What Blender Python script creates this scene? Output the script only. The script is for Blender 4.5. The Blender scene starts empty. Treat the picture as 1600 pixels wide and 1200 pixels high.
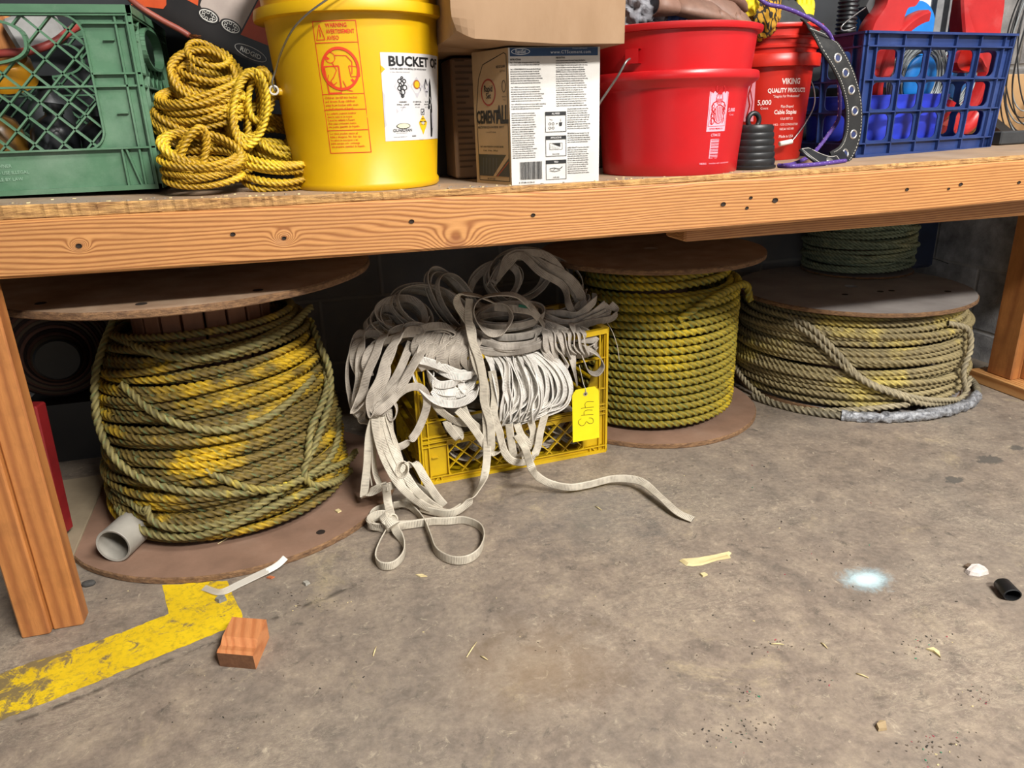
import bpy, math, random
import numpy as np
from mathutils import Vector, noise as mnoise
random.seed(7)
RNG = np.random.default_rng(7)
PI = math.pi
SC = bpy.context.scene
COL = SC.collection

# ------------------------------------------------------------------ camera
F_PX = 1150.0
CAM = np.array([0.0, 0.0, 0.85])
_h, _p, _r = math.radians(75.3), math.radians(19.8), math.radians(1.8)
FW = np.array([math.cos(_h)*math.cos(_p), math.sin(_h)*math.cos(_p), -math.sin(_p)])
_rt = np.array([math.sin(_h), -math.cos(_h), 0.0]); _up = np.cross(_rt, FW)
RT = _rt*math.cos(_r) - _up*math.sin(_r)
UP = _up*math.cos(_r) + _rt*math.sin(_r)
cd = bpy.data.cameras.new('camera'); cam = bpy.data.objects.new('camera', cd); COL.objects.link(cam)
from mathutils import Matrix
cam.matrix_world = Matrix(((RT[0], UP[0], -FW[0], CAM[0]), (RT[1], UP[1], -FW[1], CAM[1]), (RT[2], UP[2], -FW[2], CAM[2]), (0, 0, 0, 1)))
cd.sensor_width = 36.0; cd.lens = 36.0*F_PX/1600.0; cd.clip_start = 0.02
SC.camera = cam

def P(x, y, Y):
    """point of the photo's pixel (x, y) on the plane at depth Y"""
    d = FW + RT*(x-800)/F_PX - UP*(y-600)/F_PX
    return CAM + d*((Y-CAM[1])/d[1])
def PZ(x, y, z=0.0):
    """point of the pixel on the level plane z (0 is the floor)"""
    d = FW + RT*(x-800)/F_PX - UP*(y-600)/F_PX
    return CAM + d*((z-CAM[2])/d[2])
def PC(x, y, c, r):
    """point of the pixel on the upright cylinder of radius r about c"""
    d = FW + RT*(x-800)/F_PX - UP*(y-600)/F_PX
    a = d[0]**2+d[1]**2; ox, oy = CAM[0]-c[0], CAM[1]-c[1]
    b = 2*(ox*d[0]+oy*d[1]); q = ox*ox+oy*oy-r*r
    D = b*b-4*a*q
    t = (-b-math.sqrt(D))/(2*a) if D > 0 else -b/(2*a)
    return CAM + d*t

# ------------------------------------------------------------------ world, light, exposure
W = bpy.data.worlds.new('world'); SC.world = W; W.use_nodes = True
W.node_tree.nodes['Background'].inputs[0].default_value = (0.95, 0.97, 1.0, 1)
W.node_tree.nodes['Background'].inputs[1].default_value = 0.06
def area(name, loc, target, sx, sy, power, col):
    l = bpy.data.lights.new(name, 'AREA'); l.shape = 'RECTANGLE'; l.size = sx; l.size_y = sy; l.energy = power; l.color = col
    o = bpy.data.objects.new(name, l); COL.objects.link(o); o.location = loc
    o.rotation_euler = (Vector(target)-Vector(loc)).to_track_quat('-Z', 'Y').to_euler()
    return o
area('ceiling_tube_light', (1.6, -0.30, 3.1), (1.0, 1.2, 0.3), 1.2, 0.25, 90, (1.0, 0.97, 0.93))
area('ceiling_tube_light', (1.35, -1.85, 3.0), (0.8, 1.4, 0.5), 1.1, 0.3, 250, (1.0, 0.965, 0.91))
area('low_fill_light', (-2.4, -3.6, 1.5), (2.0, 1.9, .4), 1.8, 1.6, 24, (0.93, 0.97, 1.0))  # added fill with no visible source, lifts the right wall under the shelf
area('ceiling_tube_light', (2.6, 0.6, 3.0), (1.6, 1.4, 0.5), 1.0, 0.25, 50, (1.0, 0.97, 0.93))
VS = SC.view_settings
VS.view_transform = 'Standard'; VS.look = 'None'; VS.gamma = 1.0; VS.use_curve_mapping = False; VS.exposure = -0.13

# ------------------------------------------------------------------ materials
def lin(h):
    if isinstance(h, str):
        v = [int(h[i:i+2], 16)/255 for i in (0, 2, 4)]
    else:
        v = [c/255 for c in h]
    return tuple((c/12.92 if c <= .04045 else ((c+.055)/1.055)**2.4) for c in v)
def rgba(h): return (*lin(h), 1)
class NT:
    def __init__(s, name):
        s.m = bpy.data.materials.new(name); s.m.use_nodes = True
        s.t = s.m.node_tree; s.n = s.t.nodes; s.b = s.n['Principled BSDF']
    def add(s, typ, **k):
        o = s.n.new(typ)
        for a, v in k.items():
            if a.startswith('i_'): o.inputs[a[2:].replace('_', ' ')].default_value = v
            else: setattr(o, a, v)
        return o
    def link(s, a, b): s.t.links.new(a, b)
    def coord(s, scale=(1, 1, 1), rot=(0, 0, 0), kind='Object'):
        tc = s.add('ShaderNodeTexCoord'); mp = s.add('ShaderNodeMapping')
        mp.inputs['Scale'].default_value = scale; mp.inputs['Rotation'].default_value = rot
        s.link(tc.outputs[kind], mp.inputs[0]); return mp.outputs[0]
    def world(s):
        g = s.add('ShaderNodeNewGeometry'); return g.outputs['Position']
    def noise(s, vec, scale, detail=5, rough=.55, dist=0.0):
        n = s.add('ShaderNodeTexNoise'); s.link(vec, n.inputs['Vector'])
        n.inputs['Scale'].default_value = scale; n.inputs['Detail'].default_value = detail
        n.inputs['Roughness'].default_value = rough; n.inputs['Distortion'].default_value = dist
        return n.outputs['Fac']
    def ramp(s, fac, stops):
        r = s.add('ShaderNodeValToRGB'); s.link(fac, r.inputs[0]); e = r.color_ramp.elements
        while len(e) < len(stops): e.new(0.5)
        for i, (p, c) in enumerate(stops):
            e[i].position = p; e[i].color = c if len(c) == 4 else (*c, 1)
        return r.outputs[0]
    def mix(s, fac, a, b, mode='MIX'):
        m = s.add('ShaderNodeMix', data_type='RGBA', blend_type=mode)
        for v, i in ((fac, 0), (a, 6), (b, 7)):
            if hasattr(v, 'is_linked'): s.link(v, m.inputs[i])
            else: m.inputs[i].default_value = v
        return m.outputs[2]
    def math(s, op, a, b=0.0, c=None, clamp=False):
        m = s.add('ShaderNodeMath', operation=op, use_clamp=clamp)
        for i, v in enumerate((a, b) if c is None else (a, b, c)):
            if hasattr(v, 'is_linked'): s.link(v, m.inputs[i])
            else: m.inputs[i].default_value = v
        return m.outputs[0]
    def base(s, c):
        if hasattr(c, 'is_linked'): s.link(c, s.b.inputs['Base Color'])
        else: s.b.inputs['Base Color'].default_value = c
    def bump(s, h, strength=.3, dist=.002):
        b = s.add('ShaderNodeBump'); s.link(h, b.inputs['Height'])
        b.inputs['Strength'].default_value = strength; b.inputs['Distance'].default_value = dist
        s.link(b.outputs[0], s.b.inputs['Normal'])
    def rough(s, r, metal=0.0, spec=None):
        if hasattr(r, 'is_linked'): s.link(r, s.b.inputs['Roughness'])
        else: s.b.inputs['Roughness'].default_value = r
        s.b.inputs['Metallic'].default_value = metal
        if spec is not None: s.b.inputs['Specular IOR Level'].default_value = spec
_mc = {}
def pm(name, c1, c2=None, scale=20, rough=.55, metal=0.0, bump=.15, bdist=.001, dust=None, stretch=(1, 1, 1), trans=0.0, spec=None):
    """plain procedural material: two tones mixed by noise, optional dust film"""
    if name in _mc: return _mc[name]
    t = NT(name); v = t.coord(stretch)
    c2 = c2 or c1
    n = t.noise(v, scale, 6, .6)
    col = t.mix(t.ramp(n, [(.35, (0, 0, 0)), (.68, (1, 1, 1))]), rgba(c1), rgba(c2))
    if dust:
        n2 = t.noise(v, scale*.35, 8, .7)
        col = t.mix(t.ramp(n2, [(.5, (0, 0, 0)), (.78, (dust[1],)*3)]), col, rgba(dust[0]))
    t.base(col); t.rough(rough, metal, spec)
    if bump: t.bump(t.noise(v, scale*3, 5, .6), bump, bdist)
    if trans: t.b.inputs['Transmission Weight'].default_value = trans
    _mc[name] = t.m; return t.m
def attr_mat(name, rough=.75, dirt=.35, scale=60, bump=.4, sheen=0.0):
    if name in _mc: return _mc[name]
    t = NT(name); a = t.add('ShaderNodeAttribute', attribute_name='Col')
    v = t.coord((1, 1, 1)); n = t.noise(v, scale, 5, .65)
    col = t.mix(dirt, a.outputs['Color'], t.ramp(n, [(.3, (.35, .33, .30)), (.7, (1.1, 1.1, 1.1))]), 'MULTIPLY')
    t.base(col); t.rough(rough)
    t.bump(t.noise(v, 700, 3, .6), bump, .0006)
    _mc[name] = t.m; return t.m
def fir(name, c_light, c_dark, axis='X', ring=150, dirt='6b4a2c', rough=.5, dirt_amt=.35, knots=()):
    if name in _mc: return _mc[name]
    t = NT(name)
    st = {'X': (.11, 1, 1), 'Y': (1, .11, 1), 'Z': (1, 1, .11)}[axis]
    v = t.coord(st)
    big = t.noise(v, 5.5, 3, .5, .6)
    sm = t.noise(v, 22, 3, .5)
    tc = t.add('ShaderNodeSeparateXYZ'); t.link(v, tc.inputs[0])
    lane = {'X': 2, 'Y': 0, 'Z': 0}[axis]
    dep = {'X': 1, 'Y': 2, 'Z': 1}[axis]
    h = t.math('ADD', tc.outputs[lane], t.math('MULTIPLY', tc.outputs[dep], .35))
    h = t.math('ADD', h, t.math('MULTIPLY', big, .10))
    h = t.math('ADD', h, t.math('MULTIPLY', sm, .012)); kd = None
    for kx_, kz_, kr_ in knots:
        g_ = t.add('ShaderNodeNewGeometry'); sv = t.add('ShaderNodeSeparateXYZ'); t.link(g_.outputs['Position'], sv.inputs[0])
        dx = t.math('DIVIDE', t.math('SUBTRACT', sv.outputs[0], kx_), kr_*1.5); dz = t.math('DIVIDE', t.math('SUBTRACT', sv.outputs[2], kz_), kr_)
        d2 = t.math('ADD', t.math('MULTIPLY', dx, dx), t.math('MULTIPLY', dz, dz)); e_ = t.math('EXPONENT', t.math('MULTIPLY', d2, -.25))
        h = t.math('ADD', h, t.math('MULTIPLY', e_, .034)); k1 = t.ramp(d2, [(.0, (1, 1, 1)), (.6, (.75,)*3), (1.0, (0, 0, 0))]); kd = k1 if kd is None else t.math('MAXIMUM', kd, k1)
    s = t.math('SINE', t.math('MULTIPLY', h, ring*2*PI))
    s01 = t.math('ADD', t.math('MULTIPLY', s, .5), .5)
    s01 = t.math('POWER', s01, 1.8)
    fibre = t.noise(t.coord(tuple(a*b for a, b in zip(st, (1, 1, 1)))), 260, 4, .7)
    col = t.mix(s01, rgba(c_light), rgba(c_dark))
    col = t.mix(.35, col, t.ramp(fibre, [(.3, (.55, .5, .45)), (.7, (1.1, 1.1, 1.1))]), 'MULTIPLY')
    g = t.noise(t.coord((1, 1, 1)), 4.0, 7, .7)
    col = t.mix(t.ramp(g, [(.48, (0, 0, 0)), (.75, (dirt_amt,)*3)]), col, rgba(dirt))
    if kd is not None: col = t.mix(t.math('MULTIPLY', kd, .5), col, rgba('7a4526'))
    t.base(col); t.rough(rough)
    t.bump(t.math('ADD', t.math('MULTIPLY', s01, -.6), t.math('MULTIPLY', fibre, .5)), .35, .0012)
    _mc[name] = t.m; return t.m

# ------------------------------------------------------------------ mesh helpers
def rotz(a): c, s = math.cos(a), math.sin(a); return np.array([[c, -s, 0], [s, c, 0], [0, 0, 1]])
def rotx(a): c, s = math.cos(a), math.sin(a); return np.array([[1, 0, 0], [0, c, -s], [0, s, c]])
def roty(a): c, s = math.cos(a), math.sin(a); return np.array([[c, 0, s], [0, 1, 0], [-s, 0, c]])
def thing(name, label, cat, loc=(0, 0, 0), group=None):
    o = bpy.data.objects.new(name, None); COL.objects.link(o); o.location = loc; o.empty_display_size = .05
    o['label'] = label; o['category'] = cat
    if group: o['group'] = group
    return o
def wloc(o):
    v = np.zeros(3)
    while o is not None:
        v = v+np.array(o.location); o = o.parent
    return v
def link_mesh(name, me, V, mat, parent, smooth):
    """V world coordinates; the origin goes to the parent's or to the base of the mesh"""
    if mat:
        for m in (mat if isinstance(mat, (list, tuple)) else [mat]): me.materials.append(m)
    o = bpy.data.objects.new(name, me); COL.objects.link(o)
    if parent is not None:
        o.parent = parent; off = wloc(parent)
    else:
        off = np.array([(V[:, 0].min()+V[:, 0].max())/2, (V[:, 1].min()+V[:, 1].max())/2, V[:, 2].min()])
        o.location = off
    V2 = (V-off).astype(np.float32)
    me.vertices.foreach_set('co', V2.ravel()); me.update()
    if smooth: me.polygons.foreach_set('use_smooth', np.ones(len(me.polygons), bool))
    return o
def tag(o, label, cat, group=None, kind=None):
    o['label'] = label; o['category'] = cat
    if group: o['group'] = group
    if kind: o['kind'] = kind
    return o
class MB:
    def __init__(s): s.v = []; s.f = []; s.mi = []
    def add(s, V, Fc, mi=0):
        b = len(s.v); s.v.extend([tuple(map(float, p)) for p in V]); s.f.extend([tuple(b+i for i in f) for f in Fc]); s.mi.extend([mi]*len(Fc)); return s
    def box(s, x0, x1, y0, y1, z0, z1, M=None, T=(0, 0, 0), mi=0, ch=0.0):
        if ch > 0:
            pts = []
            for z, e in ((z0, ch), (z0+ch, 0), (z1-ch, 0), (z1, ch)):
                a, b, c, d = x0+e, x1-e, y0+e, y1-e; k = ch if e == 0 else ch*.4
                pts += [(a+k, c, z), (b-k, c, z), (b, c+k, z), (b, d-k, z), (b-k, d, z), (a+k, d, z), (a, d-k, z), (a, c+k, z)]
            V = np.array(pts)
            Fc = [tuple(range(7, -1, -1)), tuple(range(24, 32))]
            for r in range(3):
                for i in range(8):
                    j = (i+1) % 8; Fc.append((r*8+i, r*8+j, r*8+8+j, r*8+8+i))
        else:
            V = np.array([(x, y, z) for z in (z0, z1) for x, y in ((x0, y0), (x1, y0), (x1, y1), (x0, y1))])
            Fc = [(3, 2, 1, 0), (4, 5, 6, 7), (0, 1, 5, 4), (1, 2, 6, 5), (2, 3, 7, 6), (3, 0, 4, 7)]
        if M is not None: V = V @ np.asarray(M).T
        s.add(V+np.array(T), Fc, mi); return s
    def bar(s, a, b, w, d, nrm=(0, -1, 0), mi=0):
        """square bar from a to b, width w in plane, depth d along nrm"""
        a, b, n = map(lambda q: np.array(q, float), (a, b, nrm)); t = b-a; L = np.linalg.norm(t); t /= L
        u = np.cross(n, t); u /= np.linalg.norm(u); n = np.cross(t, u)
        V = [p+u*i*w/2+n*j*d/2 for p in (a, b) for i, j in ((-1, -1), (1, -1), (1, 1), (-1, 1))]
        s.add(V, [(3, 2, 1, 0), (4, 5, 6, 7), (0, 1, 5, 4), (1, 2, 6, 5), (2, 3, 7, 6), (3, 0, 4, 7)], mi); return s
    def lathe(s, prof, c=(0, 0, 0), n=64, M=None, cap0=False, cap1=False, mi=0, a0=0, a1=2*PI):
        c = (*c, 0.0) if len(c) == 2 else c
        full = abs(a1-a0-2*PI) < 1e-6; m = n if full else n+1
        V = []
        for r, z in prof:
            for i in range(m):
                a = a0+(a1-a0)*i/n; V.append((r*math.cos(a), r*math.sin(a), z))
        V = np.array(V)
        if M is not None: V = V @ np.asarray(M).T
        Fc = []
        for k in range(len(prof)-1):
            for i in range(n):
                j = (i+1) % m
                Fc.append((k*m+i, k*m+j, (k+1)*m+j, (k+1)*m+i))
        if cap0: Fc.append(tuple(range(m-1, -1, -1)))
        if cap1: Fc.append(tuple((len(prof)-1)*m+i for i in range(m)))
        s.add(V+np.array(c), Fc, mi); return s
    def tube(s, pts, r, n=10, closed=False, mi=0, cap=True):
        pts = np.array(pts, float); N = len(pts)
        T = np.roll(pts, -1, 0)-np.roll(pts, 1, 0) if closed else np.gradient(pts, axis=0)
        T /= np.linalg.norm(T, axis=1)[:, None]
        u = np.cross(T[0], (0, 0, 1)); 
        if np.linalg.norm(u) < .1: u = np.cross(T[0], (1, 0, 0))
        u /= np.linalg.norm(u); V = []
        rr = r if hasattr(r, '__len__') else [r]*N
        for i in range(N):
            u = u-T[i]*(u@T[i]); u /= np.linalg.norm(u); w = np.cross(T[i], u)
            for k in range(n):
                a = 2*PI*k/n; V.append(pts[i]+(u*math.cos(a)+w*math.sin(a))*rr[i])
        Fc = []
        for i in range(N if closed else N-1):
            ii = (i+1) % N
            for k in range(n):
                kk = (k+1) % n; Fc.append((i*n+k, i*n+kk, ii*n+kk, ii*n+k))
        if cap and not closed:
            Fc.append(tuple(range(n-1, -1, -1))); Fc.append(tuple((N-1)*n+k for k in range(n)))
        s.add(V, Fc, mi); return s
    def build(s, name, mat, parent=None, smooth=False, M=None, T=None, auto=None):
        V = np.array(s.v)
        if M is not None: V = V @ np.asarray(M).T
        if T is not None: V = V+np.array(T)
        me = bpy.data.meshes.new(name); me.from_pydata([tuple(p) for p in V], [], s.f)
        if isinstance(mat, (list, tuple)): me.polygons.foreach_set('material_index', np.array(s.mi, np.int32))
        o = link_mesh(name, me, V, mat, parent, smooth)
        if auto: 
            me.polygons.foreach_set('use_smooth', np.ones(len(me.polygons), bool)); me.set_sharp_from_angle(angle=math.radians(auto))
        return o
def grid_mesh(name, V, N, n, mat, parent=None, cols=None, closed=False, caps=True, uv=None):
    """V (N*n,3): N rings of n vertices"""
    i = np.arange(N if closed else N-1); k = np.arange(n)
    I, K = np.meshgrid(i, k, indexing='ij'); I2 = (I+1) % N; K2 = (K+1) % n
    Q = np.stack([I*n+K, I*n+K2, I2*n+K2, I2*n+K], -1).reshape(-1, 4)
    return raw_mesh(name, V, Q, mat, parent, cols, uv)
def raw_mesh(name, V, Q, mat, parent=None, cols=None, uv=None):
    me = bpy.data.meshes.new(name)
    me.vertices.add(len(V)); me.loops.add(Q.size); me.polygons.add(len(Q))
    me.loops.foreach_set('vertex_index', Q.ravel().astype(np.int32))
    me.polygons.foreach_set('loop_start', (np.arange(len(Q))*4).astype(np.int32))
    me.vertices.foreach_set('co', V.astype(np.float32).ravel()); me.update(calc_edges=True)
    if cols is not None:
        ca = me.color_attributes.new('Col', 'FLOAT_COLOR', 'POINT')
        c4 = np.ones((len(V), 4), np.float32); c4[:, :3] = cols; ca.data.foreach_set('color', c4.ravel())
    if uv is not None:
        l = me.uv_layers.new(name='UVMap'); l.data.foreach_set('uv', uv[Q.ravel()].astype(np.float32).ravel())
    return link_mesh(name, me, V, mat, parent, True)
def spline(W_, step, closed=False):
    W_ = np.array(W_, float)
    if closed: Pn = np.vstack([W_[-1], W_, W_[0], W_[1]])
    else: Pn = np.vstack([2*W_[0]-W_[1], W_, 2*W_[-1]-W_[-2]])
    out = []
    for i in range(1, len(Pn)-2):
        p0, p1, p2, p3 = Pn[i-1:i+3]; L = np.linalg.norm(p2-p1); k = max(2, int(L/step*1.5))
        t = np.linspace(0, 1, k, endpoint=False)[:, None]
        out.append(.5*((2*p1)+(-p0+p2)*t+(2*p0-5*p1+4*p2-p3)*t*t+(-p0+3*p1-3*p2+p3)*t**3))
    out.append(Pn[-2][None]); Q = np.vstack(out)
    return resample(Q, step)
def resample(Q, step):
    s = np.r_[0, np.cumsum(np.linalg.norm(np.diff(Q, axis=0), axis=1))]
    n = max(3, int(s[-1]/step)); t = np.linspace(0, s[-1], n)
    return np.stack([np.interp(t, s, Q[:, k]) for k in range(3)], 1)
def frames(pts, ref):
    T = np.gradient(pts, axis=0); T /= np.linalg.norm(T, axis=1)[:, None]+1e-12
    ref = np.broadcast_to(np.array(ref, float), pts.shape)
    B = np.cross(T, ref); L = np.linalg.norm(B, axis=1)[:, None]; B = B/np.maximum(L, 1e-6)
    bad = L[:, 0] < 1e-3
    if bad.any(): B[bad] = np.cross(T[bad], (.3, .5, .8)); B[bad] /= np.linalg.norm(B[bad], axis=1)[:, None]
    Nn = np.cross(B, T); return T, Nn, B
def ptframes(pts):
    """parallel transport frames"""
    T = np.gradient(pts, axis=0); T /= np.linalg.norm(T, axis=1)[:, None]+1e-12
    u = np.cross(T[0], (.2, .1, 1.0)); u /= np.linalg.norm(u); U = np.empty_like(pts)
    for i in range(len(pts)):
        u = u-T[i]*(u@T[i]); u /= np.linalg.norm(u); U[i] = u
    return T, U, np.cross(T, U)
_k = np.arange(12); _psi = ((_k*30) % 120)-60+15.0
_psi = np.radians(((_k*30) % 120)-45.0)
ROPE_R = 1.1547*np.cos(_psi)+np.sqrt(np.maximum(1-(1.1547*np.sin(_psi))**2, 0.0)); ROPE_R /= 2.1547
ROPE_A = np.radians(_k*30.0)
def rope_verts(pts, r, pitch, ref=None):
    step = np.linalg.norm(np.diff(pts, axis=0), axis=1).mean()
    if ref is None: T, U, B = ptframes(pts)
    else: T, U, B = frames(pts, ref)
    s = np.arange(len(pts))*step
    a = ROPE_A[None]+2*PI*s[:, None]/pitch
    V = pts[:, None]+r*ROPE_R[None, :, None]*(np.cos(a)[..., None]*U[:, None]+np.sin(a)[..., None]*B[:, None])
    return V.reshape(-1, 3), s
def quads(N, n, base=0):
    I, K = np.meshgrid(np.arange(N-1), np.arange(n), indexing='ij'); K2 = (K+1) % n
    return np.stack([I*n+K, I*n+K2, (I+1)*n+K2, (I+1)*n+K], -1).reshape(-1, 4)+base
def rope_obj(name, paths, r, pitch, colf, mat, parent=None, refs=None):
    """several rope paths in one mesh; colf(ring positions, s)->(N,12,3)"""
    VV, QQ, CC = [], [], []; b = 0
    for i, p in enumerate(paths):
        V, s = rope_verts(p, r, pitch, None if refs is None else refs[i])
        VV.append(V); QQ.append(quads(len(p), 12, b)); CC.append(colf(p, s).reshape(-1, 3)); b += len(V)
    return raw_mesh(name, np.vstack(VV), np.vstack(QQ), mat, parent, np.vstack(CC))
def pnoise(p, sc, off=0.0):
    return np.array([mnoise.noise(Vector((q[0]*sc+off, q[1]*sc+off*.7, q[2]*sc-off))) for q in p])
def rope_colour(main, clean, tracer=None, lo=.0, hi=.3, sc=7, zsc=3.0, seed=0.0, tr_amt=.75, tverts=(5,), groove=.45):
    main, clean = np.array(lin(main)), np.array(lin(clean)); tr = np.array(lin(tracer)) if tracer else None
    def f(p, s):
        q = p.copy(); q[:, 2] *= zsc
        m = pnoise(q[::6], sc, seed); m = np.interp(np.arange(len(p)), np.arange(0, len(p), 6), m)
        g = pnoise(p[::4]*1.0, 45, seed+9); g = np.interp(np.arange(len(p)), np.arange(0, len(p), 4), g)
        w = np.clip((m+.35*g-lo)/(hi-lo), 0, 1)[:, None]
        c = main[None]*(1-w)+clean[None]*w
        c = c*(1+.35*g[:, None])
        C = np.repeat(c[:, None], 12, 1)
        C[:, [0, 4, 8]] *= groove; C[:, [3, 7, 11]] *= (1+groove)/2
        if tr is not None:
            on = (np.sin(s*2*PI/.013+3*g) > -.2)
            for j in tverts: C[on, j] = C[on, j]*(1-tr_amt)+tr*tr_amt
        return np.clip(C, 0, 1)
    return f
def snoise(t, k, seed):
    """smooth 1d noise: k octaves"""
    r = np.random.default_rng(seed); o = np.zeros_like(t)
    for i in range(k):
        f = .35*(1.75**i)*(1+.25*r.random()); o += np.sin(t*f+r.random()*2*PI)/(i+1.3)
    return o
# ribbons ------------------------------------------------------------
RIB = np.array([(-.5, -.35), (-.38, -.5), (0, -.5), (.38, -.5), (.5, -.35), (.5, .35), (.38, .5), (0, .5), (-.38, .5), (-.5, .35)])
def ribbon_verts(pts, w, th, ref, twist=None):
    if ref is None: T, U, B = ptframes(pts)
    else: T, U, B = frames(pts, ref)                 # U = face normal, B = width
    if twist is not None:
        c, s_ = np.cos(twist)[:, None], np.sin(twist)[:, None]; U, B = U*c+B*s_, B*c-U*s_
    V = pts[:, None]+B[:, None]*(RIB[None, :, 0, None]*w)+U[:, None]*(RIB[None, :, 1, None]*th)
    step = np.linalg.norm(np.diff(pts, axis=0), axis=1).mean(); s = np.arange(len(pts))*step
    uv = np.stack([np.repeat(s[:, None], 10, 1), np.repeat((RIB[:, 0])[None], len(pts), 0)], -1)
    return V.reshape(-1, 3), uv.reshape(-1, 2)
def ribbon_obj(name, items, w, th, mat, parent=None):
    VV, QQ, UU = [], [], []; b = 0
    for p, ref, tw in items:
        V, uv = ribbon_verts(p, w, th, ref, tw); VV.append(V); UU.append(uv); QQ.append(quads(len(p), 10, b)); b += len(V)
    return raw_mesh(name, np.vstack(VV), np.vstack(QQ), mat, parent, None, np.vstack(UU))
# text ---------------------------------------------------------------
def text2d(s, size, sx=1.0, bold=0.0, align='LEFT', shear=0.0, res=2, font=None, spacing=1.0):
    c = bpy.data.curves.new('t', 'FONT'); c.body = s; c.size = size; c.resolution_u = res; c.offset = bold*size; c.align_x = align; c.shear = shear; c.space_character = spacing
    c.fill_mode = 'FRONT'
    o = bpy.data.objects.new('t', c); COL.objects.link(o)
    dg = bpy.context.evaluated_depsgraph_get(); me = bpy.data.meshes.new_from_object(o.evaluated_get(dg))
    V = np.array([v.co[:2] for v in me.vertices]) if len(me.vertices) else np.zeros((0, 2)); Fc = [tuple(p.vertices) for p in me.polygons]
    bpy.data.objects.remove(o); bpy.data.curves.remove(c); bpy.data.meshes.remove(me)
    if len(V): V[:, 0] *= sx
    return V, Fc
class Decal:
    """flat lettering and marks collected in label coordinates (u right, v up, metres), then laid on a plane or a cylinder"""
    def __init__(s): s.V = []; s.F = []; s.mi = []
    def raw(s, V, Fc, mi=0, lift=0.0):
        b = len(s.V); s.V.extend([(float(a), float(c), lift) for a, c in V]); s.F.extend([tuple(b+i for i in f) for f in Fc]); s.mi.extend([mi]*len(Fc)); return s
    def text(s, t, u, v, size, mi=0, lift=.0006, rot=0.0, **k):
        V, Fc = text2d(t, size, **k)
        if len(V):
            c, sn = math.cos(rot), math.sin(rot); V = V @ np.array([[c, sn], [-sn, c]])
            s.raw(V+np.array([u, v]), Fc, mi, lift)
        return s
    def rect(s, u0, v0, u1, v1, mi=0, lift=.0003, nu=1, nv=1):
        V = [(u0+(u1-u0)*i/nu, v0+(v1-v0)*j/nv) for j in range(nv+1) for i in range(nu+1)]
        Fc = [(j*(nu+1)+i, j*(nu+1)+i+1, (j+1)*(nu+1)+i+1, (j+1)*(nu+1)+i) for j in range(nv) for i in range(nu)]
        return s.raw(V, Fc, mi, lift)
    def frame(s, u0, v0, u1, v1, t, mi=0, lift=.0006, nu=6):
        s.rect(u0, v0, u1, v0+t, mi, lift, nu); s.rect(u0, v1-t, u1, v1, mi, lift, nu)
        s.rect(u0, v0, u0+t, v1, mi, lift); s.rect(u1-t, v0, u1, v1, mi, lift); return s
    def ring(s, u, v, r, t, mi=0, lift=.0006, n=40, ry=None, a0=0, a1=2*PI):
        ry = ry or r; V = []
        for i in range(n+1):
            a = a0+(a1-a0)*i/n; V += [(u+r*math.cos(a), v+ry*math.sin(a)), (u+(r-t)*math.cos(a), v+(ry-t)*math.sin(a))]
        return s.raw(V, [(2*i, 2*i+2, 2*i+3, 2*i+1) for i in range(n)], mi, lift)
    def disc(s, u, v, r, mi=0, lift=.0006, ry=None, n=28):
        ry = ry or r; return s.raw([(u+r*math.cos(2*PI*i/n), v+ry*math.sin(2*PI*i/n)) for i in range(n)], [tuple(range(n))], mi, lift)
    def poly(s, pts, mi=0, lift=.0006): return s.raw(pts, [tuple(range(len(pts)))], mi, lift)
    def line(s, pts, t, mi=0, lift=.0006):
        for (a, b), (c, d) in zip(pts[:-1], pts[1:]):
            L = math.hypot(c-a, d-b) or 1; nx, ny = -(d-b)/L*t/2, (c-a)/L*t/2
            s.poly([(a-nx, b-ny), (c-nx, d-ny), (c+nx, d+ny), (a+nx, b+ny)], mi, lift)
        return s
    def para(s, u, v, w, lines, size, mi=0, lead=1.25, sx=.8, **k):
        for i, t in enumerate(lines):
            V, Fc = text2d(t, size, sx=sx, res=1, **k)
            if not len(V): continue
            wd = V[:, 0].max()
            if wd > w: V[:, 0] *= w/wd
            s.raw(V+np.array([u, v-i*size*lead]), Fc, mi, .0006)
        return s
    def place(s, name, mats, parent, fn):
        V = np.array([fn(u, v, l) for u, v, l in s.V])
        me = bpy.data.meshes.new(name); me.from_pydata([tuple(p) for p in V], [], s.F)
        me.polygons.foreach_set('material_index', np.array(s.mi, np.int32))
        return link_mesh(name, me, V, mats, parent, False)
def on_plane(o, u, v):
    o, u, v = map(lambda q: np.array(q, float), (o, u, v)); n = np.cross(u, v); n /= np.linalg.norm(n)
    return lambda a, b, l: o+u*a+v*b+n*l
def on_cone(c, rf, z0, a0, dirn=1):
    """label on a round wall: u runs along the arc rightwards from angle a0, v up from z0; rf(z) radius"""
    def f(u, v, l):
        r = rf(z0+v); a = a0+dirn*u/r; return np.array([c[0]+(r+l)*math.cos(a), c[1]+(r+l)*math.sin(a), z0+v])
    return f

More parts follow.
